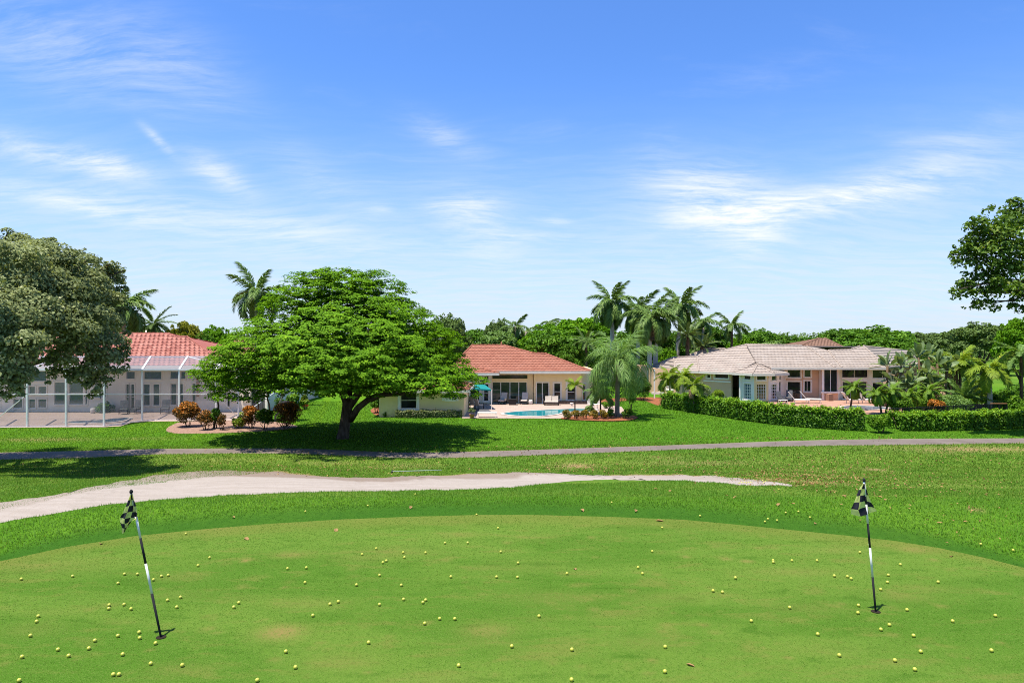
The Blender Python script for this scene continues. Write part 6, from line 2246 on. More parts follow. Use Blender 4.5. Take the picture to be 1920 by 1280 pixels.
px_shrub('dark_shrub', 'dark vine-like bush behind the drooping palm', 1182, 728, 770, 22, 'dark', 1710, 0.14, 90, lift=0.6)
px_shrub('dark_shrub', 'dark hedge-like bush filling the gap between the houses', 1205, 718, 751, 40, 'dark', 3040, 0.16, 91)
px_shrub('dark_shrub', 'dark bush at the corner of the cream house', 1122, 722, 757, 34, 'dark', 2470, 0.16, 92)
px_shrub('green_shrub', 'leafy bush left of the porch post', 1190, 700, 748, 44, 'queen', 2850, 0.18, 93)

# hedges of the right garden
HB = [(1246, 766), (1280, 770.5), (1340, 779.5), (1400, 789), (1450, 796), (1500, 801), (1560, 805.5), (1590, 807.5), (1622, 808.5)]
pts = []
for a, b in HB:
    g = gp(a, b)
    pts.append((g.x + 0.2, g.y + 0.65))
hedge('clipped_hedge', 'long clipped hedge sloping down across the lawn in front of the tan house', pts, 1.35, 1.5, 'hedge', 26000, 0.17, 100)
px_shrub('round_shrub', 'round clipped shrub standing alone in the hedge gap', 1651, 777, 811, 46, 'hedge', 4180, 0.15, 101)
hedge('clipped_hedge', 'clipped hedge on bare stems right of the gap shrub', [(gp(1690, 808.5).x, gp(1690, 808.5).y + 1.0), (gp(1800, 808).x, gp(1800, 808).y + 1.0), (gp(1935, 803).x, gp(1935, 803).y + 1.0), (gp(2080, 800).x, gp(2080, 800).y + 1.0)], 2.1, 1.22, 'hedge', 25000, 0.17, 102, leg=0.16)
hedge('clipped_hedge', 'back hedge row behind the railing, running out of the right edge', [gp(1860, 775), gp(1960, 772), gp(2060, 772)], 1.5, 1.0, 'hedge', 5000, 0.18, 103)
px_shrub('round_shrub', 'small round bush before the tan wall left of the bay', 1345, 730, 752, 24, 'areca', 1330, 0.14, 104)
hedge('low_hedge', 'low hedge at the foot of the tan wall', [(xd(1345, 71), 71.2), (xd(1384, 70), 70.2)], 0.8, 0.6, 'hedge', 1500, 0.14, 105)
px_shrub('flower_shrub', 'pale flowering shrub behind the yellow-green palms', 1316, 716, 756, 26, 'varieg', 1710, 0.15, 106)
px_shrub('orange_croton', 'orange croton mound behind the railing', 1755, 750, 778, 32, 'croton', 1330, 0.15, 107, extra=('orange', 700, 0.15))
for i, (px, pt_, pb, w_, mat, lab) in enumerate([(1790, 745, 775, 60, 'queen', 'silvery low bush behind the railing right of the orange mound'), (1835, 715, 768, 56, 'areca', 'yellow-green bush left of the bottle palm'), (1770, 690, 755, 50, 'greyg', 'grey-leaved bush below the paddle-leaved clump'), (1820, 690, 752, 64, 'greyg', 'mottled tall bush behind the silvery plants'),
                                               (1880, 730, 768, 70, 'hedge', 'bright bush right of the bottle palm trunk'), (1920, 722, 768, 60, 'mango', 'dark bush at the right edge before the fairway'), (1905, 742, 778, 50, 'hedge', 'light bush behind the right hedge'), (1850, 735, 768, 40, 'dark', 'dark bush behind the bottle palm trunk'),
                                               (1725, 735, 772, 60, 'robel', 'low fern-like bush between the pygmy palms'), (1690, 745, 778, 46, 'robel', 'low fern-like bush near the pool end'), (1865, 755, 774, 40, 'queen', 'low pale bush by the railing gate'), (1800, 718, 757, 60, 'dark', 'dark bush in the shade of the clump')]):
    px_shrub('garden_bush', lab, px, pt_, pb, w_, mat, 2600, 0.17, 110 + i, group='bushes of the right garden')

# ------------------------------------------------------------------ furniture and small things
def patio_chair(lab, loc, rz, group=None, name='patio_chair', seat='cushion', w=0.68):
    t = thing(name, lab, 'chair', loc, group, rz)
    mb = MB()
    for sx in (-1, 1):
        l = MB()
        l.tube([(sx * w / 2, -0.32, 0), (sx * w / 2, -0.30, 0.55), (sx * w / 2, 0.28, 0.58)], 0.02, 6)
        part('armrest', l, M['black'], t, world=False)
        for y in (-0.3, 0.3):
            g = MB(); g.bar((sx * w / 2 * 0.95, y, 0), (sx * w / 2 * 0.95, y, 0.36), 0.035)
            part('leg', g, M['black'], t, world=False)
    s = MB(); s.obox((0, -0.02, 0.40), (w / 2 * 0.92, 0, 0), (0, 0.32, 0.02), (0, 0, 0.07)); part('seat', s, M[seat], t, world=False)
    b = MB(); b.obox((0, 0.40, 0.80), (w / 2 * 0.92, 0, 0), (0, 0.055, -0.012), (0, 0.13, 0.38)); part('backrest', b, M[seat], t, world=False)
    return t


def lounger(lab, loc, rz, group):
    t = thing('sun_lounger', lab, 'sun lounger', loc, group, rz)
    f = MB()
    for sy in (-0.32, 0.32):
        f.bar((-0.2, sy, 0.36), (1.35, sy, 0.36), 0.05)
    part('frame', f, M['cushion_white'], t, world=False)
    s = MB(); s.obox((0.6, 0, 0.41), (0.72, 0, 0), (0, 0.3, 0), (0, 0, 0.035)); part('seat', s, M['cushion_white'], t, world=False)
    for i in range(5):
        b = MB(); y = -0.25 + i * 0.125
        b.obox((-0.42, y, 0.78), (0.30, 0, -0.38), (0, 0.045, 0), (0.02, 0, 0.016)); part('slat', b, M['cushion_white'], t, world=False)
    for x in (-0.1, 1.25):
        for y in (-0.3, 0.3):
            g = MB(); g.bar((x, y, 0), (x, y, 0.36), 0.045); part('leg', g, M['cushion_white'], t, world=False)
    return t


p = gp(942, 757.6, .06)
patio_chair('cushioned recliner chair on the left of the dark fire table, before the glass doors', p, math.radians(-25), 'recliner chairs on the cream house patio')
p = gp(983, 757.6, .06)
patio_chair('cushioned recliner chair right of the dark fire table, before the glass doors', p, math.radians(-12), 'recliner chairs on the cream house patio')
for lab, px, py, rz in (('beige dining chair under the awning, nearer the low cream wing', 889, 766, 2.6), ('beige dining chair under the awning, nearer the awning post', 899, 766.5, 2.4)):
    patio_chair(lab, gp(px, py, .06), rz, 'dining chairs under the awning', name='dining_chair', w=0.5)
# dark fire table
b = gp(961, 758.6, .06)
t = thing('fire_table', 'dark wicker fire table between the two recliner chairs', 'table', b)
q = MB(); q.box((-0.36, -0.36, 0.0), (0.36, 0.36, 0.52)); part('base', q, M['dark_wicker'], t, world=False)
q = MB(); q.box((-0.42, -0.42, 0.523), (0.42, 0.42, 0.58)); part('table_top', q, M['black'], t, world=False)
# ceramic stool
q = MB(); q.lathe([(0.15, 0), (0.20, 0.08), (0.22, 0.24), (0.20, 0.40), (0.15, 0.48), (0.02, 0.49)], n=16)
top('garden_stool', q, M['ceramic'], 'pale round ceramic stool right of the recliner chairs', 'stool', loc=gp(995, 757.8, .06))
# loveseat
b = gp(1034, 759.5, .06)
t = thing('loveseat', 'cushioned wicker loveseat by the small sliding door', 'sofa', b, rz=math.radians(-8))
q = MB(); q.box((-0.72, -0.3, 0.12), (0.72, 0.35, 0.30)); part('frame', q, M['dark_wicker'], t, world=False)
for sx in (-1, 1):
    q = MB(); q.obox((sx * 0.34, -0.02, 0.37), (0.335, 0, 0), (0, 0.32, 0), (0, 0, 0.07)); part('seat', q, M['cushion'], t, world=False)
    q = MB(); q.obox((sx * 0.34, 0.28, 0.66), (0.32, 0, 0.02), (0, 0.08, 0), (0, 0.06, 0.24)); part('back_cushion', q, M['cushion'], t, world=False)
    q = MB(); q.tube([(sx * 0.76, -0.3, 0.1), (sx * 0.8, -0.28, 0.55), (sx * 0.8, 0.3, 0.62)], 0.04, 6); part('armrest', q, M['dark_wicker'], t, world=False)
    for y in (-0.28, 0.3):
        q = MB(); q.bar((sx * 0.68, y, 0), (sx * 0.68, y, 0.14), 0.05); part('leg', q, M['black'], t, world=False)
# dining table and grill in the shade
b = gp(878, 765.5, .06)
t = thing('dining_table', 'dark round dining table under the awning', 'table', b)
q = MB(); q.lathe([(0.60, 0.70), (0.62, 0.72), (0.62, 0.75), (0.3, 0.755)], n=20); part('table_top', q, M['black'], t, world=False)
q = MB(); q.tube([(0, 0, 0), (0, 0, 0.70)], [0.16, 0.05], 8); part('leg', q, M['black'], t, world=False)
# low white bench; dark sheet stands for a rug plus the awning's painted shadow
b = gp(913, 782.5, .06)
t = thing('low_bench', 'low white bench with grey top at the patio edge', 'bench', b)
q = MB(); q.box((-0.8, -0.02, 0.36), (0.8, 0.55, 0.42)); part('seat', q, M['white'], t, world=False)
for sx in (-0.76, 0.76):
    for y in (0.02, 0.5):
        q = MB(); q.bar((sx, y, 0), (sx, y, 0.36), 0.06); part('leg', q, M['white'], t, world=False)
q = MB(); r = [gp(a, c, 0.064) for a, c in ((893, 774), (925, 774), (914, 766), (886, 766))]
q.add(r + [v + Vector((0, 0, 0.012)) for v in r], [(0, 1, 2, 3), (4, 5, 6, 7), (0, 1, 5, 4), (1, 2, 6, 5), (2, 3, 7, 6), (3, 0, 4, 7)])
top('rug_and_awning_shade', q, M['slate'], 'dark grey rug and painted awning shadow on the patio behind the low bench', 'rug')
# awning
A = [at(878, 727.5, 64.5), at(921, 730, 64.5), at(906, 718.5, 70.8), at(881, 717.5, 70.8)]
t = thing('awning', 'teal fabric awning stretched out beside the low cream wing', 'awning', (xd(900, 67), 67, 0))
q = MB(); q.add(A + [v - Vector((0, 0, 0.03)) for v in A], [(0, 1, 2, 3), (7, 6, 5, 4), (0, 1, 5, 4), (1, 2, 6, 5), (2, 3, 7, 6), (3, 0, 4, 7)]); part('canopy', q, M['teal'], t)
n = 15
q = MB()
for i in range(n):
    a, c = A[0].lerp(A[1], i / n), A[0].lerp(A[1], (i + 1) / n)
    o = Vector((0, -0.02, 0))
    q.add([a + o, c + o, c + o - Vector((0, 0, 0.10)), (a + c) / 2 + o - Vector((0, 0, 0.17)), a + o - Vector((0, 0, 0.10))], [(0, 1, 2, 3, 4)])
part('valance', q, M['teal'], t)
q = MB(); q.bar(A[1] + Vector((0.03, 0, 0)), Vector((A[1].x + 0.03, A[1].y, 0.06)), 0.05); part('post', q, M['white'], t)
q = MB(); q.bar(A[0] - Vector((0, 0, 0.04)), A[3] - Vector((0, 0, 0.04)), 0.05); part('arm', q, M['white'], t)
# potted plant by the patio corner
b = gp(885, 783.2, .06)
t = thing('potted_plant', 'leafy plant in a terracotta pot at the left patio corner', 'potted plant', b)
q = MB(); q.lathe([(0.14, 0), (0.22, 0.26), (0.25, 0.27), (0.25, 0.32), (0.2, 0.32)], n=14); part('pot', q, M['terracotta'], t, world=False)
rg = np.random.default_rng(4)
part('foliage', crown_mesh('foliage', blob_clumps((0, 0, 0.55), (0.34, 0.34, 0.24), 10, rg, size=(.3, .5)), 420, 0.12, rg), M['varieg'], t, world=False)
# small pot on the stone planter
b = gp(1072, 760.5, .06)
t = thing('small_urn', 'small pale urn before the stone planter', 'urn', b)
q = MB(); q.lathe([(0.10, 0), (0.07, 0.06), (0.16, 0.2), (0.18, 0.3), (0.12, 0.31)], n=12); part('bowl', q, M['ceramic'], t, world=False)
# white garden chairs
for lab, px, py, rz in (('white metal garden chair left of the dark round shrub', 1108, 765, 0.6), ('white metal garden chair turned sideways next to the other white one', 1119, 766, -1.1)):
    t = thing('garden_chair', lab, 'chair', gp(px, py, .06), 'white garden chairs', rz)
    q = MB(); q.obox((0, 0, 0.43), (0.24, 0, 0), (0, 0.24, 0), (0, 0, 0.02)); part('seat', q, M['white'], t, world=False)
    q = MB()
    for i in range(5):
        q.bar((-0.2 + 0.1 * i, 0.24, 0.45), (-0.2 + 0.1 * i, 0.30, 0.88), 0.03)
    q.bar((-0.24, 0.30, 0.88), (0.24, 0.30, 0.88), 0.05)
    part('backrest', q, M['white'], t, world=False)
    for sx in (-0.22, 0.22):
        for y in (-0.22, 0.22):
            q = MB(); q.bar((sx, y, 0), (sx, y, 0.42), 0.035); part('leg', q, M['white'], t, world=False)
# loungers and table on the tan house patio
lounger('white slatted sun lounger nearer the hexagonal bay', gp(1492, 755.5, .06), -0.28, 'sun loungers on the tan house patio')
lounger('white slatted sun lounger nearer the black-glazed bay', gp(1514, 754.5, .06), -0.28, 'sun loungers on the tan house patio')
lounger('white sun lounger behind the pygmy date palm with yellowing fronds', gp(1592, 756, .06), 0.1, 'sun loungers on the tan house patio')
lounger('white sun lounger right of the one behind the yellowing pygmy palm', gp(1622, 756, .06), 0.1, 'sun loungers on the tan house patio')
t = thing('side_table', 'small low white table beside the hexagonal bay', 'table', gp(1468, 757.5, .06))
q = MB(); q.box((-0.4, -0.3, 0.40), (0.4, 0.3, 0.45)); part('table_top', q, M['cushion_white'], t, world=False)
for sx in (-0.36, 0.36):
    for y in (-0.26, 0.26):
        q = MB(); q.bar((sx, y, 0), (sx, y, 0.4), 0.05); part('leg', q, M['cushion_white'], t, world=False)
patio_chair('dark slung chair in the shade beside the hexagonal bay', gp(1466, 755, .06), 0.5, name='patio_chair', seat='slate')
patio_chair('dark slung chair before the tall patio door', gp(1480, 752.5, .06), -0.4, name='patio_chair', seat='slate')
# chairs behind the screen
for lab, px, py, rz in (('patio chair behind the screen, before the french doors', 310, 775, 0.3), ('patio chair behind the screen, by the recess wall', 254, 775, -0.2), ('patio chair behind the screen, left of the recess', 232, 776, 0.4)):
    patio_chair(lab, gp(px, py, .06), rz, 'patio chairs inside the enclosure', seat='slate')
px_shrub('potted_shrub', 'dark leafy plants behind the screen near the pool', 196, 756, 774, 40, 'dark', 900, 0.16, 130)
q = MB(); q.lathe([(0.16, 0), (0.2, 0.1), (0.2, 0.4), (0.17, 0.45)], n=14)
top('garden_stool', q, M['ceramic'], 'pale pot behind the screen beside the dark plants', 'pot', loc=gp(174, 774.5, .06))
# hanging chain of dark discs on the lanai wall
t = thing('wall_ornament', 'string of dark round discs hung on the pale wall behind the screen', 'ornament', at(371, 725, 62.9))
for i in range(5):
    q = MB(); q.lathe([(0.16, -0.02), (0.17, 0), (0.16, 0.02)], n=12)
    o = part('disc', q, M['wood'], t, world=False, loc=(0, -0.05, 0.75 - i * 0.37), rot=(math.radians(90), 0, 0))
# grill-like dark cart by the white wall
b = gp(536, 775)
t = thing('barbecue', 'covered dark barbecue by the white side wall', 'barbecue', b)
q = MB(); q.box((-0.45, -0.3, 0.0), (0.45, 0.3, 0.8)); part('cabinet', q, M['black'], t, world=False)
q = MB(); q.lathe([(0.5, 0.8), (0.48, 1.0), (0.3, 1.12), (0.02, 1.15)], n=16); part('lid', q, M['black'], t, world=False)
t = thing('utility_box', 'small grey meter box on the white side wall', 'meter box', at(515, 741, 65.2))
q = MB(); q.box((-0.12, -0.1, -0.25), (0.12, 0.02, 0.25)); part('cabinet', q, M['ceramic'], t, world=False)

# railing of the right garden
fa, fb = Vector((xd(1668, 54.0), 54.0, 0)), Vector((xd(1856, 57.5), 57.5, 0))
t = thing('garden_railing', 'low black metal railing between the hedge and the right garden', 'railing', fa)
n = 16
for i in range(n + 1):
    pnt = fa.lerp(fb, i / n)
    q = MB(); q.bar(pnt, pnt + Vector((0, 0, 1.22)), 0.06); part('post', q, M['black'], t)
for z in (0.12, 1.2):
    q = MB(); q.bar(fa + Vector((0, 0, z)), fb + Vector((0, 0, z)), 0.05, 0.05); part('rail', q, M['black'], t)
q = MB()
for i in range(n * 9):
    pnt = fa.lerp(fb, (i + 0.5) / (n * 9))
    q.bar(pnt + Vector((0, 0, 0.14)), pnt + Vector((0, 0, 1.18)), 0.018)
part('balusters', q, M['black'], t, kind='stuff')
ga, gb = Vector((xd(1857.5, 57.5), 57.5, 0)), Vector((xd(1888, 57.5), 57.5, 0))
t = thing('garden_gate', 'short railing section with reddish top rail at the end of the black railing', 'gate', ga)
for i in range(3):
    pnt = ga.lerp(gb, i / 2)
    q = MB(); q.bar(pnt, pnt + Vector((0, 0, 1.25)), 0.07); part('post', q, M['black'], t)
q = MB(); q.bar(ga + Vector((0, 0, 1.28)), gb + Vector((0, 0, 1.28)), 0.1, 0.06); part('rail', q, M['wood'], t)
q = MB(); q.bar(ga + Vector((0, 0, 0.15)), gb + Vector((0, 0, 0.15)), 0.05); part('rail', q, M['black'], t)
q = MB()
for i in range(14):
    pnt = ga.lerp(gb, (i + 0.5) / 14)
    q.bar(pnt + Vector((0, 0, 0.15)), pnt + Vector((0, 0, 1.25)), 0.02)
part('balusters', q, M['black'], t, kind='stuff')
# rocks near the railing end
rr = np.random.default_rng(9)
for i, (px, py, s, lab) in enumerate([(1838, 768, 0.55, 'largest grey rock by the railing end'), (1826, 771, 0.35, 'small rock left of the largest one by the railing'), (1850, 764, 0.45, 'rock behind the largest one by the railing')]):
    q = MB()
    q.lathe([(0.05, -0.1), (s, 0.0), (s * 0.95, s * 0.4), (s * 0.6, s * 0.8), (0.05, s * 0.95)], n=9, smooth=False)
    q.v = [tuple(np.array(v) * (1 + rr.normal(0, 0.12, 3))) for v in q.v]
    top('garden_rock', q, M['rock'], lab, 'rock', 'rocks by the railing', loc=gp(px, py))

# ------------------------------------------------------------------ putting green: flags, balls, rake
def flag_cloth(rows, d, folds, sub=3):
    """rows of pixel points from top to bottom; checks alternate; folds give each point its own depth"""
    R_, Cn = len(rows), len(rows[0])
    G = np.zeros((R_, Cn, 3))
    for i, row in enumerate(rows):
        for j, (px, py) in enumerate(row):
            G[i, j] = at(px, py, d + folds[j] * min(1, 0.15 + i / (R_ - 1)))
    n_r, n_c = (R_ - 1) * sub + 1, (Cn - 1) * sub + 1
    V = np.zeros((n_r, n_c, 3))
    for a in range(n_r):
        for b in range(n_c):
            i, j = min(a // sub, R_ - 2), min(b // sub, Cn - 2)
            u, v = a / sub - i, b / sub - j
            V[a, b] = (G[i, j] * (1 - u) * (1 - v) + G[i + 1, j] * u * (1 - v) + G[i, j + 1] * (1 - u) * v + G[i + 1, j + 1] * u * v)
            V[a, b, 1] += 0.012 * math.sin(b * 1.9 + a * 0.5)
    mb = MB()
    Fs, ms = [], []
    idx = lambda a, b: a * n_c + b
    for a in range(n_r - 1):
        for b in range(n_c - 1):
            Fs.append((idx(a, b), idx(a, b + 1), idx(a + 1, b + 1), idx(a + 1, b)))
            ms.append((a // sub + b // sub) % 2)
    mb.v = [tuple(x) for x in V.reshape(-1, 3)]
    mb.f, mb.m, mb.sm = Fs, ms, [True] * len(Fs)
    return mb


def golf_flag(lab, pb, ptop, bands, rows, folds, d, rad=0.0125):
    B = at(pb[0], pb[1], d)
    T = at(ptop[0], ptop[1], d)
    t = thing('golf_flag', lab, 'golf flag', B)
    cuts = [pb[1]] + bands + [ptop[1]]
    ax = (T - B).normalized()
    for i in range(len(cuts) - 1):
        f0, f1 = (pb[1] - cuts[i]) / (pb[1] - ptop[1]), (pb[1] - cuts[i + 1]) / (pb[1] - ptop[1])
        q = MB()
        r = rad * (1.12 if i == 0 else 1.0)
        q.tube([B.lerp(T, f0) - (ax * 0.1 if i == 0 else Vector()), B.lerp(T, f1)], [r * (0.75 if i == 0 else 1), r], 8)
        part('pole_section', q, M['black'] if i % 2 == 0 else M['pole_white'], t, label='black section of the flag pole' if i % 2 == 0 else 'white section of the flag pole')
    q = MB(); q.lathe([(0.01, 0), (0.02, 0.01), (0.022, 0.03), (0.012, 0.05), (0.004, 0.055)], c=tuple(T), n=10); part('finial', q, M['black'], t)
    m = flag_cloth(rows, d - 0.02, folds).mesh('flag_cloth')
    a = m.attributes.new('tint', 'FLOAT', 'FACE')
    a.data.foreach_set('value', np.clip(0.5 + np.random.default_rng(3).normal(0, 0.12, len(m.polygons)), 0, 0.99).astype(np.float32))
    part('flag_cloth', m, [M['flag_y'], M['flag_k']], t)
    # cup
    q = MB()
    q.lathe([(0.062, 0.0105), (0.060, 0.013), (0.054, 0.0125)], c=(B.x, B.y, 2.7), n=22)
    c = top('golf_hole', q, M['soil'], 'hole in the green at the foot of ' + ('the left flagstick' if pb[0] < 900 else 'the right flagstick'), 'golf hole', 'holes of the putting green')
    return t


dL = 3.8 * F / (1195 - CY)
dR = 3.8 * F / (1147 - CY)
golf_flag('leaning black and white flagstick at the left with limp black and yellow checked flag', (302, 1195), (246, 925), [1112, 1056, 1008, 968, 947],
          [[(244.5, 926), (246, 925.5), (247.5, 925.5), (249, 926.5)], [(239, 938), (244, 936.5), (249, 936.5), (252, 938)], [(235, 950), (241.5, 948), (249, 947.5), (254.5, 949)], [(231, 962), (239, 960), (249, 958.5), (256.5, 961)],
           [(225, 970), (235, 972), (246, 969.5), (257.5, 971)], [(224, 979), (233, 982), (241, 979), (247.5, 976)], [(228, 988), (233, 991), (238, 987), (241, 984)], [(229.5, 999), (232, 999.5), (234.5, 995), (237, 991.5)]],
          [0.0, -0.05, 0.03, 0.0], dL, 0.0150)
golf_flag('leaning black and white flagstick at the right with checked flag draped on both sides', (1642, 1147), (1620, 903), [1081, 1026, 981, 945, 930],
          [[(1617, 907), (1619, 906.5), (1621, 906.5), (1623, 907)], [(1611, 918), (1616, 916.5), (1622, 916), (1625, 917.5)], [(1606, 930), (1613.5, 928.5), (1624, 927), (1629, 929)],
           [(1600, 942), (1611, 941), (1625, 939), (1634, 942)], [(1595, 954), (1608.5, 955), (1626, 949), (1639, 951)], [(1597, 964), (1614, 968), (1629, 962.5), (1643.5, 957)]],
          [0.0, -0.06, 0.03, 0.04], dR, 0.0150)

R1 = [(1046, 361), (1179, 496), (1114, 541), (120, 617), (408, 601), (700, 589), (773, 589), (863, 621), (908, 601), (946, 596), (664, 641), (942, 737), (1015, 720), (994, 776), (614, 764), (612, 784), (698, 761), (737, 786), (215, 827), (206, 857), (171, 937), (1343, 751), (1315, 776), (1617, 558),
      (1723, 553), (1716, 637), (1856, 759), (1903, 745), (1760, 823), (663, 938), (783, 918), (786, 950), (534, 965), (326, 1016), (500, 1009), (386, 1051), (124, 1057), (690, 1043), (875, 980), (848, 1095), (1025, 1104), (637, 1157), (669, 1156), (108, 1190), (1608, 1027), (1662, 1116), (1447, 1189), (1718, 239)]
R2 = [(761, 255), (882, 329), (1805, 327), (583, 413), (711, 412), (196, 445), (117, 478), (348, 467), (355, 495), (474, 468), (253, 514), (234, 524), (897, 463), (994, 526), (1749, 461), (1669, 552), (1694, 586), (1269, 586), (215, 596), (616, 604), (873, 605), (991, 607), (85, 650), (337, 652), (350, 732),
      (474, 736), (459, 749), (215, 761), (553, 841), (638, 842), (469, 868), (1112, 827), (153, 976), (959, 997), (1297, 1016), (1822, 1000), (660, 1106), (1820, 1140), (1295, 1186), (149, 206), (416, 141), (1521, 188)]
R3 = [(98, 262), (463, 295), (480, 280), (531, 288), (580, 246), (651, 240), (716, 271), (1677, 422), (1859, 457), (541, 113), (997, 466), (509, 512), (510, 522), (615, 513), (756, 513), (1225, 535), (853, 599), (927, 603), (948, 615), (1157, 595), (1152, 635), (1437, 634), (1114, 676), (297, 610), (171, 683), (224, 691),
      (602, 778), (989, 766), (986, 808), (1262, 791), (386, 854), (1163, 876), (1115, 902), (1519, 855), (1759, 824), (760, 929), (1299, 937), (881, 1048), (1194, 1077), (1339, 1027), (1737, 1021), (1306, 1128)]
balls = [(x / 3, 880 + y / 3) for x, y in R1] + [(640 + x / 3, 880 + y / 3) for x, y in R2] + [(1280 + x / 3, 880 + y / 3) for x, y in R3]
bunk = [(1386, 906), (1391, 905), (1396, 904.5), (1400, 905.5), (1404, 904.5), (1408, 905), (1430, 901), (1432, 905), (1435, 903)]
RB = 0.0235
q = MB()
prof = [(RB * math.sin(math.pi * i / 10) + 1e-5, RB - RB * math.cos(math.pi * i / 10)) for i in range(11)]
q.lathe(prof, n=16)
bme = q.mesh('golf_ball')
setmats(bme, M['ball'])
info = []
for px, py in balls + bunk:
    g = hit(px, py + 2.2 if py > 965 else py + 1.5)
    gz = 2.704 if g.y < float(green_far(g.x)) else g.z + 0.012
    info.append([px, py, Vector((g.x, g.y, gz))])


def zone(px, py, P):
    if (px, py) in bunk: return 'lying on the sand'
    if P.y > float(green_far(P.x)) + 0.05: return 'on the collar grass'
    if px < 302: return 'left of the left flagstick'
    if px > 1642: return 'right of the right flagstick'
    if py > 1120: return 'at the front between the flagsticks'
    if px < 960: return 'at back left between the flagsticks'
    return 'at back right between the flagsticks'


ORD = ['leftmost', 'second from left', 'third from left', 'fourth from left', 'fifth from left', 'sixth from left', 'seventh from left', 'eighth from left', 'ninth from left', 'tenth from left'] + \
      [f'{n_} from left' for n_ in ('eleventh', 'twelfth', 'thirteenth', 'fourteenth', 'fifteenth', 'sixteenth', 'seventeenth', 'eighteenth', 'nineteenth', 'twentieth', 'twenty-first', 'twenty-second', 'twenty-third', 'twenty-fourth', 'twenty-fifth', 'twenty-sixth', 'twenty-seventh', 'twenty-eighth', 'twenty-ninth', 'thirtieth', 'thirty-first', 'thirty-second', 'thirty-third', 'thirty-fourth', 'thirty-fifth', 'thirty-sixth', 'thirty-seventh', 'thirty-eighth')]
byz = {}
for it in info:
    byz.setdefault(zone(*it), []).append(it)
ball0 = None
for zn, items in byz.items():
    items.sort(key=lambda a: a[0])
    for i, (px, py, P) in enumerate(items):
        if ball0 is None:
            o = ball0 = link(bpy.data.objects.new('golf_ball', bme))
        else:
            o = link(ball0.copy())
        o.location = P
        o.rotation_euler = (0, 0, px)
        props(o, f'yellow golf ball, {ORD[i]} of those {zn}', 'golf ball', 'yellow golf balls on and round the green')

# bunker rake
a, c = hit(735, 887.5), hit(828, 885)
t = thing('bunker_rake', 'thin pale rake lying on the grass bank behind the bunker', 'rake', a)
q = MB(); q.tube([a + Vector((0, 0, 0.10)), c + Vector((0, 0, 0.10))], 0.018, 6); part('handle', q, M['rake_grey'], t)
u = (c - a).normalized(); v = Vector((-u.y, u.x, 0))
q = MB(); q.bar(a + v * 0.25 + Vector((0, 0, .1)), a - v * 0.25 + Vector((0, 0, .1)), 0.04)
for i in range(9):
    s = a + v * (-0.24 + 0.06 * i) + Vector((0, 0, 0.09))
    q.bar(s, s - Vector((0, 0, 0.09)), 0.015)
part('head', q, M['black'], t)

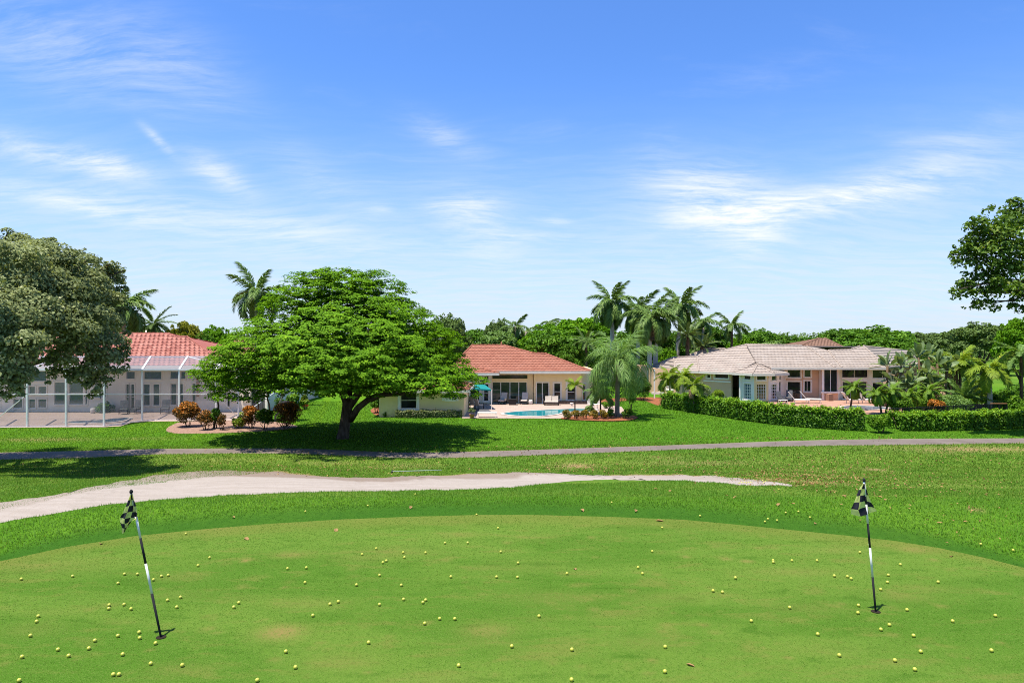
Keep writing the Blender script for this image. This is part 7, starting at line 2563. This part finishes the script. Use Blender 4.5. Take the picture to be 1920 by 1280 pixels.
# fallen leaves: single ones on the green and collar, litter by the bunker tip
lv = MB()
lv.add([(-0.07, 0, 0.004), (-0.03, 0.032, 0.018), (0.03, 0.034, 0.02), (0.075, 0.0, 0.006), (0.03, -0.03, 0.022), (-0.03, -0.034, 0.016), (0, 0, 0.006)], [(0, 6, 1), (1, 6, 2), (2, 6, 3), (3, 6, 4), (4, 6, 5), (5, 6, 0)])
lme = lv.mesh('fallen_leaf')
setmats(lme, M['litter'])
at_ = lme.attributes.new('tint', 'FLOAT', 'FACE'); at_.data.foreach_set('value', np.full(6, 0.75, np.float32))
rl = np.random.default_rng(8)
lf0 = None
for px, py, lab in [(189, 1020, 'brown leaf at the left edge of the green'), (462, 1011, 'brown leaf on the back left of the green'), (1078, 1067, 'star-shaped brown leaf near the middle of the green'), (1295, 1248, 'large brown leaf at the front of the green'), (1784, 1043, 'brown leaf at the right edge of the green'), (630, 995, 'brown leaf on the collar left of centre'),
                    (438, 971, 'brown leaf on the left collar'), (770, 953, 'pale leaf on the collar near the middle'), (1362, 930, 'brown leaf high on the collar below the bunker tip'), (1378, 934, 'second brown leaf below the bunker tip'), (1460, 948, 'brown leaf on the collar left of the right flag'), (1487, 946, 'curled brown leaf next to that left of the right flag'),
                    (1230, 918, 'brown leaf at the collar crest'), (1256, 922, 'long brown leaf at the collar crest'), (1528, 983, 'brown leaf on the dark collar edge'), (1762, 982, 'brown leaf on the right collar'), (1650, 933, 'brown leaf right of the checked flag'), (1660, 938, 'second brown leaf right of the checked flag'), (1192, 959, 'small leaf on the collar right of centre'), (1583, 931, 'brown leaf behind the checked flag'), (1092, 958, 'small pale leaf on the collar'), (1237, 977, 'reddish leaf at the edge of the green')]:
    g = hit(px, py)
    o = link(bpy.data.objects.new('fallen_leaf', lme)) if lf0 is None else link(lf0.copy())
    lf0 = lf0 or o
    o.location = (g.x, g.y, (2.702 if g.y < float(green_far(g.x)) else g.z + 0.02))
    s = 0.7 + 0.5 * rl.random()
    o.scale = (s, s, s * 1.4)
    o.rotation_euler = (rl.normal(0, 0.15), rl.normal(0, 0.15), rl.uniform(0, 6.28))
    props(o, lab, 'leaf', 'fallen leaves on the green and collar')


def litter():
    rng = np.random.default_rng(71)
    P = []
    for px, py, sx, sy, n in [(1500, 898, 70, 9, 520), (1420, 890, 60, 4, 160), (1330, 880, 110, 8, 160), (1600, 905, 80, 12, 220), (1750, 900, 130, 35, 260), (1680, 870, 150, 16, 220), (1480, 868, 160, 10, 160), (500, 880, 160, 5, 160), (800, 848, 200, 1.5, 90), (1500, 822, 200, 1.0, 160), (960, 838, 160, 1.5, 70), (1080, 880, 50, 5, 120),
                             (700, 882, 200, 6, 200), (1000, 850, 300, 12, 160), (1850, 980, 80, 40, 40)]:
        for _ in range(n):
            a, b = px + rng.normal(0, sx), py + rng.normal(0, sy)
            if b < 815 or not -50 < a < 1990: continue
            g = hit(a, b)
            if g.y < float(green_far(g.x)) + 0.1: continue
            P.append((g.x, g.y, g.z + 0.05))
    P = np.array(P)
    n = len(P)
    N = unit(np.array([0, 0, 1.0]) + rng.normal(0, 0.45, (n, 3)))
    L = 0.085 * rng.uniform(0.6, 1.4, n) * (P[:, 1] / 26) ** 0.6
    V, Fc = leaf_geo(P, N, L, L * 0.55, rng)
    top('leaf_litter', np_mesh('leaf_litter', V, Fc, rng.random(n)), M['litter'], 'brown dry leaves strewn over the rough', 'leaf litter', kind='stuff')


litter()
